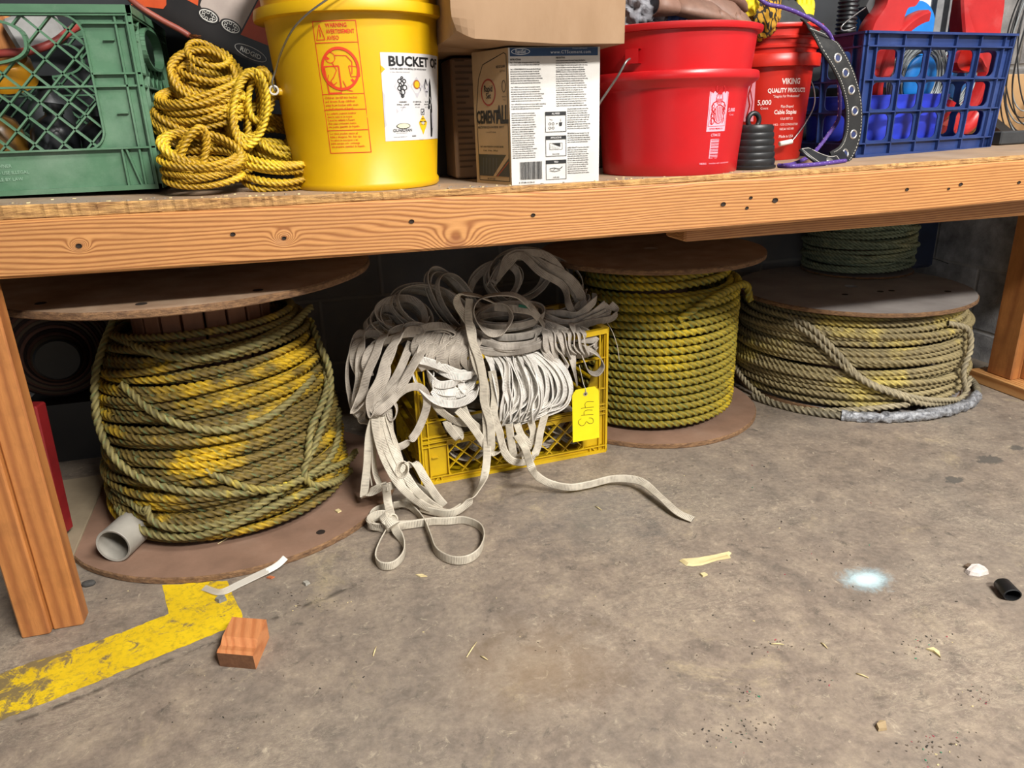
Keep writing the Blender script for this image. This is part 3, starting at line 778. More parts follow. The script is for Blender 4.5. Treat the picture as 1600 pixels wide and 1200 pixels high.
def milk_crate(name, label, mat, o, yaw, W_, D, H, group=None, tilt=None, **k):
    root = thing(name, label, 'crate', tuple(o), group)
    R = rotz(yaw); R = R if tilt is None else R@tilt
    def put(mb, part, M, T): mb.build(part, mat, root, M=R@M, T=np.array(o)+R@np.array(T))
    put(crate_panel(W_, H, **k), 'front_panel', np.eye(3), (0, 0, 0))
    put(crate_panel(W_, H, **k), 'back_panel', rotz(PI), (W_, D, 0))
    k2 = dict(k); k2['col'] = min(k.get('col', .06), .05)
    put(crate_panel(D, H, **k2), 'side_panel', rotz(-PI/2), (0, D, 0)); put(crate_panel(D, H, **k2), 'side_panel', rotz(PI/2), (W_, 0, 0))
    mb = MB(); mb.box(.004, W_-.004, .004, D-.004, .004, .007)
    for u in np.arange(.03, W_, .045): mb.box(u, u+.003, .006, D-.006, .002, .010)
    mb.box(0.0, .02, 0.0, .02, 0, .02)
    put(mb, 'bottom', np.eye(3), (0, 0, 0))
    return root
M_GREEN = pm('green_crate_plastic', '507659', '45694f', 14, .45, 0, .15, .001, ('8aa08c', .55))
M_YCRATE = pm('yellow_crate_plastic', 'd3ae0f', 'c29c0d', 14, .42, 0, .15, .001, ('9c8a3a', .55))
GW = .48; gx1 = -.243; gY = 1.42; gz = .7555
green = milk_crate('milk_crate', 'green plastic milk crate full of dark bottles at the left end of the shelf', M_GREEN, (gx1-GW, gY, gz), 0, GW, .33, .283, band=.068, col=.068, top=.014, pitch=.0425, hb=.283-.052)
# moulded small print on the bottom band
dc = Decal()
for i, t_ in enumerate(('PROPERTY OF OWNER', 'UNAUTHORIZED USE ILLEGAL', 'AND PUNISHABLE BY LAW')):
    dc.text(t_, .19, .044-i*.0105, .0075, 0, sx=.95)
dc.place('moulded_text', [pm('green_print', '8fae97', '86a58e', 30, .5)], green, on_plane((gx1-GW, gY+.003, gz), (1, 0, 0), (0, 0, 1)))

# bottles and bits inside the green crate
M_BLK = pm('black_plastic', '1d1f22', '16181a', 12, .35, 0, .1)
M_BLK2 = pm('black_rubber', '1b1c1e', '141517', 20, .42, 0, .2, .001, ('3a3a39', .3))
def bottle(x, y, z, r, h, mat, label, tilt=0.0, ta=0.0, group='bottles in the green crate'):
    t_ = thing('bottle', label, 'bottle', (x, y, z), group)
    M = rotz(ta)@rotx(tilt)@rotz(-ta)
    MB().lathe([(.0001, 0), (r*.92, 0), (r, .006), (r, h*.62), (r*.9, h*.72), (r*.38, h*.84), (r*.36, h*.9)], (0, 0, 0), 28).build('body', mat, t_, True, M=M, T=(x, y, z))
    MB().lathe([(r*.42, h*.88), (r*.42, h), (.0001, h)], (0, 0, 0), 20).build('cap', M_BLK2, t_, auto=40, M=M, T=(x, y, z))
M_BOT = [pm('bottle_black', '1a1b1e', '121316', 10, .3), pm('bottle_grey', '4d5052', '3b3e40', 10, .45), pm('bottle_amber', '6a4a18', '4b3412', 10, .3)]
bl = [('black bottle in the green crate, nearest the right column', -.33, 1.50, 0, .12, .0, 0), ('black bottle in the green crate behind the middle of the mesh', -.415, 1.49, 0, .13, .15, 1.5), ('amber bottle behind the left of the green mesh', -.475, 1.50, 2, .14, .2, -1.2),
      ('grey bottle low in the green crate at the frame edge', -.545, 1.50, 1, .15, .1, .4), ('black bottle at the back right of the green crate', -.35, 1.62, 0, .17, .1, 2), ('grey bottle at the back of the green crate', -.44, 1.63, 1, .18, .1, .2)]
for lab, x, y, m, h, ti, ta in bl: bottle(x, y, gz+.014, .037, h, M_BOT[m], lab, ti, ta)
o = MB().tube(spline([P(-40, 95, 1.5), P(0, 84, 1.47), P(45, 80, 1.47), P(85, 66, 1.48), P(110, 48, 1.52), P(135, 35, 1.6)], .004), .0065, 12).build('cable', pm('red_cable_jacket', '9a3f38', '7d2f2c', 30, .5), None, True)
tag(o, 'red jacketed cable lying across the handle opening of the green crate', 'cable')
q = P(10, 75, 1.55); o = MB().box(-.05, .025, -.03, .03, -.07, .05, roty(.5)@rotz(.3), q, ch=.003).build('wood_scrap', M_FIRZ); tag(o, 'light wood offcut inside the green crate seen through the handle opening', 'wood offcut')
q = P(60, 45, 1.52); o = MB().box(-.045, .035, -.02, .02, -.03, .026, roty(-.35)@rotz(.2), q, ch=.006).build('plastic_housing', pm('grey_housing', '8b8a88', '6f6e6c', 20, .5)); tag(o, 'grey plastic housing behind the red cable in the green crate', 'housing')
q = P(92, 118, 1.56)
for (x, y, Y, c_, lab) in ((20, 130, 1.56, 'c98c1a', 'orange cap of a container low inside the green crate'),):
    o = MB().lathe([(.0001, 0), (.04, 0), (.04, .035), (.036, .04), (.0001, .04)], (0, 0, 0), 30).build('jar_lid', pm('orange_lid', c_, c_, 20, .4), None, auto=40, M=rotx(.5), T=P(x, y, Y)); tag(o, lab, 'lid')

# ------------------------------------------------------------------ tilted black and orange carton, and things behind
M_KRAFT = pm('kraft_board', '9a7d60', '886b4e', 9, .8, 0, .3, .001, ('b59c80', .4), (1, 1, .4))
M_OR = pm('carton_orange', 'c9501f', 'b5441a', 18, .5)
M_CBLK = pm('carton_black', '1b1513', '120e0d', 18, .45)
M_GREY = pm('carton_grey', 'b3a59c', 'a2958d', 18, .5)
M_WHITE = pm('print_white', 'd8d5ce', 'cfccc4', 18, .5)
pa, pb_ = P(205, 8, 1.60), P(425, 112, 1.56)          # lower front edge
ux = (pb_-pa); LW = np.linalg.norm(ux); ux /= LW; nn = np.cross(ux, (0, 0, 1)); vv = np.cross(nn, ux)*-1; vv = vv if vv[2] > 0 else -vv; nn = np.cross(ux, vv)
ct = thing('tool_carton', 'black and orange tool carton tilted on the yellow rope behind the bucket', 'carton', tuple(pa))
Mx = np.stack([ux, -nn, vv], 1)
MB().box(0, LW, 0, .16, 0, .24).build('carton_body', M_CBLK, ct, M=Mx, T=pa)
dc = Decal()
dc.poly([(.0, .06), (.0, .24), (.075, .24), (.105, .055)], 0)
dc.poly([(.0, .0), (.0, .24), (.04, .24), (.03, .12), (.055, .03), (.052, .02)], 0)
dc.poly([(.105, .24), (.075, .10), (.103, .085), (.112, .24)], 0)
dc.poly([(.118, .24), (.108, .058), (.122, .045), (.186, .045), (.214, .24)], 1, .0008)
dc.poly([(.188, .040), (LW, .046), (LW, .24), (.216, .24)], 0, .001)
for cx_ in (.127, .168):
    dc.disc(cx_, .046, .020, 2, .0012, .013); dc.ring(cx_, .046, .0165, .0016, 3, .0016, ry=.0105)
    for k in range(7): a = k*.9; dc.ring(cx_+.010*math.cos(a), .046+.006*math.sin(a), .0030, .0009, 3, .0018, n=10)
dc.ring(LW-.045, .016, .030, .0012, 3, .0014, ry=.0115)
dc.text('RIDGID', LW-.045, .0115, .0125, 3, .0014, align='CENTER', sx=.95, bold=.02)
dc.place('carton_print', [M_OR, M_GREY, M_CBLK, M_WHITE], ct, lambda u, v, l: pa+ux*u+vv*v+nn*l)
# copper cable with a frayed end
mb = MB().tube(spline([P(190, -15, 1.53), P(215, 8, 1.52), P(250, 30, 1.52), P(280, 46, 1.52), P(296, 56, 1.52)], .004), .0052, 12)
e0, e1 = P(293, 54, 1.52), P(311, 62, 1.515)
o = mb.build('battery_cable', pm('pinkish_jacket', '8f4a3a', '7b3a2e', 30, .5), None, True); tag(o, 'reddish heavy cable with frayed copper end hanging above the yellow rope', 'cable')
fr = MB()
for k in range(16):
    j = np.array([random.uniform(-1, 1) for _ in range(3)])*.006; fr.tube([e0+j*.3, (e0+e1)/2+j*.6, e1+j*1.3], .0006, 5)
fr.build('frayed_strands', pm('copper', 'b0713f', '8a5530', 30, .35, .8), o); fr = None
# grey rag and dark backing boxes that fill the back of the shelf
def carton(name, label, x0, x1, y0, y1, z0, z1, mat, yaw=0.0, cat='box'):
    o = MB().box(x0, x1, y0, y1, z0, z1, ch=.003); c_ = np.array([(x0+x1)/2, (y0+y1)/2, 0]); R = rotz(yaw)
    ob = o.build(name, mat, None, M=R, T=c_-R@c_); return tag(ob, label, cat)
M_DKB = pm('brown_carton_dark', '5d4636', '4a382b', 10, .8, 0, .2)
M_DKG = pm('dark_tote', '23262a', '1a1c1f', 10, .5)
carton('storage_tote', 'dark plastic tote at the back of the shelf behind the green crate', -.95, -.20, 1.80, 2.25, .755, 1.20, M_DKG)
carton('storage_tote', 'dark plastic tote at the back of the shelf behind the yellow bucket', -.16, .36, 1.86, 2.25, .741, 1.16, M_DKG)
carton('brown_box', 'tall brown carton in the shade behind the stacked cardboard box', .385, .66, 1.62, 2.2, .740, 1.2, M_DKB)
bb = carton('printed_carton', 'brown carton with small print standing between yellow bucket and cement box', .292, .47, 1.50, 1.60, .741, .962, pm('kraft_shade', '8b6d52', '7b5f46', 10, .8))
dc = Decal()
for i in range(19):
    for k in range(2): dc.rect(.008+.05*k, .215-i*.0108, .008+.05*k+random.uniform(.018, .043), .2185-i*.0108, 0)
dc.place('small_print', [pm('print_brown', '5c4734', '5c4734', 20, .8)], bb, on_plane((.292, 1.4985, .741), (1, 0, 0), (0, 0, 1)))
q0, q1 = P(690, 28, 1.60), P(706, 84, 1.60)
cb2 = thing('clipboard_pad', 'white printed pad on end beside the top of the yellow bucket', 'pad', (q0[0], 1.60, .741))
MB().box(q0[0]-.03, q1[0], 1.602, 1.625, .741, q0[2]+.05, ch=.001).build('backing', M_CBLK, cb2)
MB().box(q0[0]-.02, q1[0]-.001, 1.598, 1.602, q1[2], q0[2]+.01).build('paper', pm('paper_white', 'e2e0da', 'd8d6d0', 18, .6), cb2)
dc = Decal(); hh_ = q0[2]-q1[2]
for i in range(11): dc.rect(.022, .006+i*hh_/12, .022+random.uniform(.010, .016), .0075+i*hh_/12, 0)
dc.place('small_print', [M_CBLK], cb2, on_plane((q0[0]-.02, 1.5975, q1[2]), (1, 0, 0), (0, 0, 1)))

# ------------------------------------------------------------------ yellow rope hanks
M_YROPE = attr_mat('yellow_rope_fibre', .55, .22, 80)
coly = rope_colour('c79c22', 'e2bd2c', None, -.1, .5, 9, 1, 2.0, groove=.42)
def hank(c, u, v, a, b, n, ja, jn, seed, step=.0035, squash=None, r=.0062, ph=0.0, floor=None, drift=0.0):
    """one rope coiled n turns about c in the plane u-v (radii a, b) with wandering turns"""
    u, v = np.array(u, float), np.array(v, float); u /= np.linalg.norm(u); v = v-u*(u@v); v /= np.linalg.norm(v); w_ = np.cross(u, v)
    N = int(n*2*PI*(a+b)/2/step); t = np.linspace(0, n*2*PI, N); f = t/t[-1]-.5
    ra = a*(1+ja*snoise(t, 4, seed)*.5); rb = b*(1+ja*snoise(t, 4, seed+1)*.5)
    off = jn*snoise(t, 4, seed+2)*.5+drift*f
    off2 = jn*.5*snoise(t, 3, seed+3)*.5
    p = np.array(c)+u*(ra*np.cos(t+ph)+off2)[:, None]+v*(rb*np.sin(t+ph))[:, None]+w_*off[:, None]
    if floor is not None: p[:, 2] = np.maximum(p[:, 2], floor+r+.001*np.sin(t*3)**2)
    return resample(p, step)
zr = ZT(-.14)
hk1 = [hank(P(322, 128, 1.47), (1, .0, -.28), (.18, .45, .75), .050, .046, 12, .20, .014, 3, drift=.05),
       hank(P(318, 162, 1.44), (1, 0, .12), (0, .9, .35), .066, .046, 10, .18, .016, 41, drift=.055),
       hank(P(300, 200, 1.45), (1, .1, -.25), (0, .8, .45), .058, .042, 8, .18, .016, 44, drift=.03)]
hk1 += [hank(P(330, 112, 1.50), (1, .0, -.38), (.1, .6, .55), .040, .036, 7, .2, .02, 47, drift=.07), hank(P(322, 140, 1.49), (1, .0, -.30), (.1, .7, .5), .046, .030, 6, .2, .02, 48, drift=.06), hank(P(300, 175, 1.50), (1, .0, -.30), (.1, .7, .5), .040, .030, 6, .2, .02, 49, drift=.05)]
o = rope_obj('rope_hank', hk1, .0060, .027, coly, M_YROPE); tag(o, 'yellow rope hank stacked highest, beside the green crate', 'rope', 'yellow rope hanks')
hk2 = [hank(P(388, 172, 1.41), (.25, .18, 1), (1, .2, -.15), .058, .026, 9, .2, .016, 13, drift=.05),
       hank(P(425, 195, 1.47), (.3, .1, 1), (1, .2, -.1), .052, .038, 6, .2, .018, 16, drift=.03)]
hk2 += [hank(P(405, 150, 1.44), (.3, .1, 1), (1, .2, -.1), .042, .018, 5, .2, .012, 18, drift=.04), hank(P(372, 190, 1.43), (.1, .1, 1), (1, .2, -.1), .050, .016, 4, .2, .012, 19, drift=.03)]
o = rope_obj('rope_hank', hk2, .0060, .027, coly, M_YROPE); tag(o, 'yellow rope hank hanging in upright loops next to the yellow bucket', 'rope', 'yellow rope hanks')
hk3 = [hank(P(318, 262, 1.37), (1, 0, 0), (0, 1, .32), .056, .040, 8, .14, .012, 23, floor=zr-.001, drift=.045),
       hank(P(318, 236, 1.36), (1, 0, -.25), (0, .75, .75), .060, .036, 6, .14, .010, 26, floor=zr-.001),
       hank(P(300, 245, 1.37), (.5, 0, 1), (1, .5, -.2), .046, .020, 4, .2, .012, 29, floor=zr-.001)]
o = rope_obj('rope_hank', hk3, .0060, .027, coly, M_YROPE); tag(o, 'yellow rope hank coiled flat on the shelf edge, front left', 'rope', 'yellow rope hanks')
hk4 = [hank(P(432, 258, 1.42), (1, .1, -.12), (0, 1, .35), .062, .048, 9, .15, .014, 33, floor=zr-.003, drift=.055),
       hank(P(440, 218, 1.46), (1, .2, -.2), (0, .7, .6), .050, .042, 7, .18, .016, 36, drift=.03)]
o = rope_obj('rope_hank', hk4, .0060, .027, coly, M_YROPE); tag(o, 'yellow rope hank coiled flat against the foot of the yellow bucket', 'rope', 'yellow rope hanks')

# ------------------------------------------------------------------ yellow bucket
def plastic(name, c1, c2, rough=.32, dust='b0a890'):
    t = NT(name); v = t.coord((1, 1, 1)); n = t.noise(v, 7, 5, .6)
    col = t.mix(t.ramp(n, [(.35, (0, 0, 0)), (.7, (1, 1, 1))]), rgba(c1), rgba(c2))
    sc = t.noise(v, 40, 9, .8, 1.5)
    col = t.mix(t.ramp(sc, [(.62, (0, 0, 0)), (.74, (.22, .22, .22))]), col, rgba(dust))
    t.base(col); t.rough(t.ramp(n, [(.3, (rough,)*3), (.7, (rough+.14,)*3)])); t.bump(t.noise(v, 6, 4, .5), .25, .003); return t.m
M_YB = plastic('yellow_bucket_plastic', 'd6a90a', 'cb9e08', .34)
M_WIRE = pm('steel_wire', '9a9a98', '7d7d7b', 40, .35, .8)
M_RED = plastic('red_bucket_plastic', 'b8151b', 'a91117', .28, 'd8877f')
M_RED2 = plastic('red_pail_plastic', 'bd261a', 'ae1f15', .32, 'd8877f')
def bucket(name, label, c, z, prof, mat, rimz):
    t_ = thing(name, label, 'bucket', (c[0], c[1], z))
    mb = MB(); mb.lathe(prof, (c[0], c[1], z), 96); 
    inner = [(max(.001, r-.0025), h) for r, h in prof if 0]
    mb.build('body', mat, t_, auto=50); return t_
yc = (.113, 1.452); yz = ZT(.1)
H_ = .37
prof = [(.0001, .003), (.128, .003), (.1305, 0), (.1335, .004), (.1335, .012), (.1305, .016), (.139, .12), (.1485, .262), (.149, .272), (.150, .275), (.166, .276), (.167, .281), (.165, .292), (.152, .290), (.1515, .30), (.153, .36), (.158, .361), (.160, .366), (.158, .372), (.1525, .372), (.148, .29), (.126, .008), (.0001, .008)]
yb = bucket('bucket', 'yellow plastic bucket with white label and red warning panel on the shelf', yc, yz, prof, M_YB, H_)
ybr = lambda z: float(np.interp(z-yz, (.016, .12, .262), (.1305, .139, .1485)))
def ang_at(px, py, c, r): p = PC(px, py, c, r); return math.atan2(p[1]-c[1], p[0]-c[0]), p[2]
# red warning panel
a_, z_ = ang_at(517, 240, yc, .135)
dc = Decal(); PW, PH = .070, .200; y_of = lambda v: v
dc.frame(0, 0, PW, PH, .0012, 0)
for v in (.034, .072, .093+.0, .169): pass
for v in (.036, .068, .092, .168): dc.rect(0, v, PW, v+.0011, 0, .0006, 8)
dc.line([(.004, .173), (.011, .195), (.018, .173), (.004, .173)], .0012, 0); dc.line([(.011, .177), (.011, .188)], .0014, 0)
dc.text('WARNING', .021, .1905, .0085, 0, sx=.82, bold=.02); dc.text('AVERTISSEMENT', .021, .1815, .0085, 0, sx=.72, bold=.02); dc.text('AVISO', .021, .1725, .0085, 0, sx=.82, bold=.02)
dc.ring(.036, .130, .031, .0042, 0, .0010, ry=.0325)
dc.line([(.013, .150), (.058, .108)], .004, 0, .0009)
dc.line([(.010, .134), (.034, .134), (.034, .096)], .0022, 0); dc.line([(.010, .134), (.013, .094), (.034, .094)], .0022, 0)
dc.ring(.022, .147, .0085, .0012, 0); dc.line([(.024, .140), (.030, .128), (.024, .118), (.018, .112), (.022, .106), (.028, .110)], .0014, 0)
dc.line([(.030, .150), (.048, .149), (.056, .140), (.054, .122)], .0014, 0); dc.line([(.050, .134), (.066, .132), (.066, .118), (.052, .118), (.050, .134)], .0013, 0)
dc.line([(.038, .112), (.044, .098), (.052, .096)], .0014, 0); dc.line([(.016, .122), (.013, .114), (.019, .108)], .0012, 0)
dc.para(.004, .0855, .060, ['Children can fall into bucket', 'and drown. Keep children', 'away from bucket with even', 'a small amount of liquid.'], .0052, 0, 1.1, .9, bold=.01)
dc.para(.004, .0615, .060, ['Les enfants peuvent tomber', 'dans le seau et se noyer.', "Tenez les enfants a l'ecart", "d'un seau contenant meme", 'une petite quantite de liquide.'], .0048, 0, 1.08, .9, bold=.01)
dc.para(.004, .0300, .060, ['Los ninos pueden caerse al', 'balde y ahogarse. No deje que', 'los ninos se acerquen a un', 'balde aunque solo contenga', 'una pequena cantidad de liquido.'], .0048, 0, 1.08, .9, bold=.01)
dc.place('warning_panel', [pm('red_print', 'd8401c', 'cc3a18', 30, .5)], yb, lambda u, v, l: on_cone(yc, ybr, z_, a_-.005+.0*v)(u-.0, v, l))
# white label
a2, z2 = ang_at(603, 221, yc, .138)
dc = Decal(); LW2, LH2 = .135, .137
dc.rect(0, 0, LW2, LH2, 0, .0005, 24, 4)
dc.poly([(-.0004, .118), (-.0004, .106), (.006, .112)], 4, .0009)
dc.text('BUCKET OF', .011, .1172, .0205, 1, .0009, sx=1.04, bold=.035)
dc.text('CAN BE USED ON METAL OR WOOD ROOF', .013, .1115, .0036, 1, .0009, bold=.02); dc.text('A FALL PROTECTION KIT', .013, .1065, .003, 2, .0009)
dc.poly([(0, .078), (.0, .022), (.024, .047)], 3, .0008); dc.poly([(.028, .049), (.062, .0), (.072, .0), (.034, .058)], 3, .0008)
for cu_, w_, h_ in ((.032, .014, .032), (.060, .013, .030), (.083, .010, .028)):
    dc.poly([(cu_-w_, .086), (cu_, .086-h_*.62), (cu_+w_, .086), (cu_, .086+h_*.5)], 3, .0008)
for du, dv, rr in ((0, .099, .0025), (-.004, .094, .0038), (.004, .094, .0035), (-.0045, .083, .004), (.0045, .084, .0045), (0, .077, .005), (0, .071, .003), (-.003, .088, .003)): dc.ring(.032+du, dv, rr, .0016, 1, .0010, n=16)
dc.line([(.032, .070), (.029, .084), (.036, .09), (.030, .096)], .0016, 1, .0011)
dc.disc(.060, .089, .0072, 5, .0010); dc.disc(.0605, .089, .0052, 6, .0011); dc.line([(.0655, .085), (.069, .081), (.067, .079)], .0012, 2, .0011)
dc.line([(.0815, .098), (.079, .086), (.080, .082)], .0018, 1, .001); dc.line([(.0815, .098), (.086, .088)], .0018, 1, .001); dc.rect(.081, .077, .0835, .079, 1, .001); dc.rect(.085, .077, .087, .079, 1, .001)
for cu_, a1_, b1_ in ((.032, 'HARNESS', 'SMALL - LARGE'), (.060, '50 VERTICAL', 'LIFELINE'), (.083, 'ROOF', 'ANCHOR')):
    dc.text(a1_, cu_, .0605, .0032, 1, .0009, align='CENTER', bold=.02, res=1); dc.text(b1_, cu_, .0565, .0032, 1, .0009, align='CENTER', bold=.02, res=1); dc.text('REUSABLE', cu_, .0525, .0022, 2, .0009, align='CENTER', res=1)
dc.frame(.067, .041, .0755, .0505, .0009, 1, .0010, 2); dc.line([(.069, .046), (.071, .0435), (.0745, .0485)], .0013, 1, .0011)
dc.poly([(.0715, .0405), (.0615, .028), (.0635, .023), (.0715, .0085), (.0805, .023), (.0825, .028)], 6, .0009)
dc.text('MEETS', .0715, .0335, .0026, 1, .0011, align='CENTER', res=1); dc.text('ANSI / OSHA', .0715, .0285, .0034, 1, .0011, align='CENTER', bold=.03, sx=.85, res=1); dc.text('STANDARD', .0715, .0245, .0026, 1, .0011, align='CENTER', res=1)
dc.ring(.031, .0235, .0125, .0012, 1, .0009, ry=.0045); dc.disc(.031, .0237, .0108, 7, .0010, ry=.0036)
dc.text('GUARDIAN', .0125, .0145, .0067, 1, .0009, sx=.98, bold=.02); dc.text('FALL PROTECTION', .018, .0115, .0022, 2, .0009, res=1)
dc.text('www.guardianfall.com', .0135, .0055, .0026, 2, .0009, res=1); dc.text('00815', .046, .0055, .0034, 1, .0009, bold=.03, res=1)
dc.poly([(.091, .091), (.0945, .100), (.0975, .086), (.098, .070), (.100, .052), (.0955, .050), (.094, .058), (.092, .050), (.0865, .050), (.090, .066)], 1, .0010)
dc.poly([(.0935, .050), (.100, .052), (.101, .020), (.0985, .004), (.0935, .004), (.0930, .030)], 1, .0010)
dc.poly([(.097, .044), (.103, .044), (.104, .018), (.099, .018)], 3, .0012)
dc.line([(.092, .070), (.097, .062), (.093, .055), (.090, .058)], .0012, 0, .0013)
dc.V = [(a*1.12, b, l) for a, b, l in dc.V]
dc.place('label', [pm('label_white', 'cfcdcc', 'c8c6c5', 18, .4), pm('print_black', '17181a', '17181a', 18, .5), pm('print_grey', '6d6d72', '6d6d72', 18, .5), pm('print_pale_grey', 'b9b6bb', 'b2afb4', 18, .5), M_YB, pm('print_brown_orange', 'a4612c', 'a4612c', 18, .5), pm('print_yellow', 'd9b01c', 'd9b01c', 18, .5), pm('print_cream', 'd9d3ae', 'd9d3ae', 18, .5)], yb, on_cone(yc, ybr, z2, a2))
# bail
pts = [P(430, 142, 1.395), P(427, 134, 1.395), P(425, 128, 1.393), P(430, 112, 1.39), P(438, 85, 1.36), P(455, 50, 1.32), P(478, 24, 1.295), P(510, 0, 1.275), P(545, -22, 1.27), P(590, -40, 1.28), P(640, -45, 1.32), P(680, -30, 1.40)]
MB().tube(spline(pts, .004), .0016, 8).build('bail', M_WIRE, yb, True)
q = P(428, 141, 1.396)
MB().tube([q+np.array([.0068*math.cos(a), 0, .0068*math.sin(a)]) for a in np.linspace(0, 2*PI, 21)[:-1]], .0018, 8, closed=True).build('bail_ring', pm('white_metal', 'cfcac0', 'bdb8ae', 20, .4), yb, True)
MB().tube([q+np.array([.006, .004, -.002]), q+np.array([.030, .03, -.004])], .006, 10).build('bail_ear', M_YB, yb, True)

# ------------------------------------------------------------------ cement box and cardboard box on it
cx0 = (.3565, 1.315); cz = ZT(.4); CW, CD, CH = .164, .105, .9635-ZT(.4)
cyaw = math.radians(-2.0); Rc = rotz(cyaw)
cm = thing('cement_box', 'white printed box of cement mix under the large cardboard box', 'box', (cx0[0], cx0[1], cz))
# the left face slants: build the carton as a skewed prism
fu = np.array([math.cos(cyaw), math.sin(cyaw), 0]); su = np.array([-.40, .92, 0]); su /= np.linalg.norm(su); o3 = np.array([cx0[0], cx0[1], cz])
mb = MB(); c4 = [o3, o3+fu*CW, o3+fu*CW+np.array([.01, .999, 0])*CD*.95, o3+su*CD]
V = [p+np.array([0, 0, h]) for h in (0, CH) for p in c4]
mb.add(V, [(3, 2, 1, 0), (4, 5, 6, 7), (0, 1, 5, 4), (1, 2, 6, 5), (2, 3, 7, 6), (3, 0, 4, 7)])
mb.build('carton_body', pm('carton_white', 'cfcdc9', 'c3c0ba', 12, .55, 0, .1, .001, ('b8a890', .25)), cm)
dc = Decal(); X = lambda px: (px-800)/137*CW; Yv = lambda py: (289-py)/213*CH   # panel coordinates from the photo's front face
dc.rect(.0028, Yv(89), CW-.004, Yv(76.5), 1)
dc.ring(X(818), Yv(82), .0165, .0012, 2, .0009, ry=.0052); dc.text('RapidSet', X(818), Yv(84.5), .0085, 2, .0010, align='CENTER', sx=.62, bold=.01)
dc.text('www.CTScement.com', X(862), Yv(85.5), .0070, 2, .0009, sx=1.05, bold=.0, spacing=1.1); dc.text('For more information', X(895), Yv(79), .0030, 2, .0009, res=1)
LS = 1.18
def col_text(u, v, w, n, seed, size=.0031, head=None):
    wd = 'surface shall be clean sound and free from any material that may inhibit bond such as oil asphalt curing compound acid dirt and loose debris roughen surface and remove all unsound concrete apply water to achieve saturated condition place full depth sections and work toward the final grade do not retemper mix only what can be used in working time hot weather may reduce set time cure by keeping wet at least one hour'.split()
    r = random.Random(seed); lines = []
    for i in range(n):
        s_ = ''; 
        while len(s_) < w*870: s_ += r.choice(wd)+' '
        lines.append(s_.strip())
    if head: lines[0] = head+' '+lines[0][:int(len(lines[0])-len(head)*1.1)]
    dc.para(u, v, w, lines, size, 3, LS, .62, bold=.028)
S = .0031; q = X(801.5)+.001
dc.text('INSTRUCTIONS', q, Yv(95), .0038, 3, .0009, bold=.04, sx=.7, res=1); dc.text('PRECAUTION', X(870), Yv(93), .0038, 3, .0009, bold=.04, sx=.7, res=1)
cw = X(865)-q
col_text(q, Yv(99), cw, 2, 1, head='Step 1 - TOOLS:'); col_text(q, Yv(109), cw, 7, 2, head='Step 2 - SURFACE PREPARATION:')
col_text(q, Yv(136), cw, 7, 3, head='Step 3 - MIXING:'); col_text(q, Yv(162), cw, 3, 4, head='Step 4 - APPLICATION:')
col_text(q, Yv(176), X(850)-q, 5, 5); col_text(q, Yv(194), X(850)-q, 16, 6, head='WORKING TIME:')
col_text(X(870), Yv(97), X(932)-X(870), 5, 7); col_text(X(870), Yv(114), X(932)-X(870), 16, 8, head='WARNING:')
col_text(X(887), Yv(171), X(932)-X(887), 10, 9); col_text(X(887), Yv(210), X(932)-X(887), 5, 10, head='PREPARATION:'); col_text(X(887), Yv(233), X(932)-X(887), 13, 11, head='LIMITED WARRANTY:')
for k, (py0, py1, tt, cap) in enumerate(((174, 206, 'ALL MIXES', ''), (212, 245, 'APPLICATION', '2 in. to 4 in.'), (251, 283, 'YIELD', 'sq. ft. area'))):
    u0, u1, v0, v1 = X(853), X(885), Yv(py1), Yv(py0)
    dc.frame(u0, v0, u1, v1, .0008, 3, .0008, 2); dc.rect(u0, v1-.0062, u1, v1, 3, .0008); dc.text(tt, (u0+u1)/2, v1-.0046, .0042, 0, .0012, align='CENTER', sx=.75, bold=.02, res=1)
    if cap: dc.text(cap, (u0+u1)/2, v0+.003, .0036, 3, .0010, align='CENTER', sx=.75, bold=.03, res=1)
    cu_, cv_ = (u0+u1)/2, (v0+v1)/2-.002
    if k == 0:
        for a in (-.011, -.005):
            for b in (-.008, -.001): dc.ring(cu_+a, cv_+b, .0024, .0007, 3, .0010, n=10)
        dc.rect(cu_+.001, cv_-.0012, cu_+.0034, cv_-.0004, 3, .001); dc.rect(cu_+.0018, cv_-.002, cu_+.0026, cv_+.0004, 3, .001)
        dc.poly([(cu_+.006, cv_+.001), (cu_+.007, cv_-.005), (cu_+.011, cv_-.005), (cu_+.012, cv_+.001)], 3, .001); dc.line([(cu_+.009, cv_+.002), (cu_+.009, cv_+.007)], .0006, 3, .001); dc.line([(cu_-.012, cv_+.007), (cu_-.006, cv_+.005)], .0006, 3, .001)
    if k == 1:
        dc.poly([(cu_-.008, cv_+.007), (cu_+.008, cv_+.007), (cu_+.008, cv_+.0005)], 3, .001); dc.frame(cu_-.012, cv_-.004, cu_+.012, cv_+.0072, .0005, 3, .0009, 2)
        for i in range(6): dc.line([(cu_-.010+i*.003, cv_-.004), (cu_-.010+i*.003, cv_+.004-i*.001)], .0004, 3, .001)
    if k == 2:
        dc.line([(cu_-.012, cv_+.004), (cu_-.004, cv_+.0055), (cu_+.006, cv_+.003), (cu_+.012, cv_+.007)], .0012, 3, .001); dc.line([(cu_-.012, cv_+.001), (cu_-.003, cv_-.001), (cu_+.008, cv_+.001)], .0008, 3, .001); dc.line([(cu_-.006, cv_+.001), (cu_-.001, cv_+.0045)], .0007, 3, .001)
u = X(813); rr = random.Random(4)
while u < X(847):
    w_ = rr.choice((.0005, .0008, .0012)); dc.rect(u, Yv(281), u+w_, Yv(252), 3, .0008); u += w_+rr.choice((.0005, .0008))
dc.text('0 17180 01106 8', X(811), Yv(287), .0044, 3, .0009, sx=.95, bold=.02, res=1)
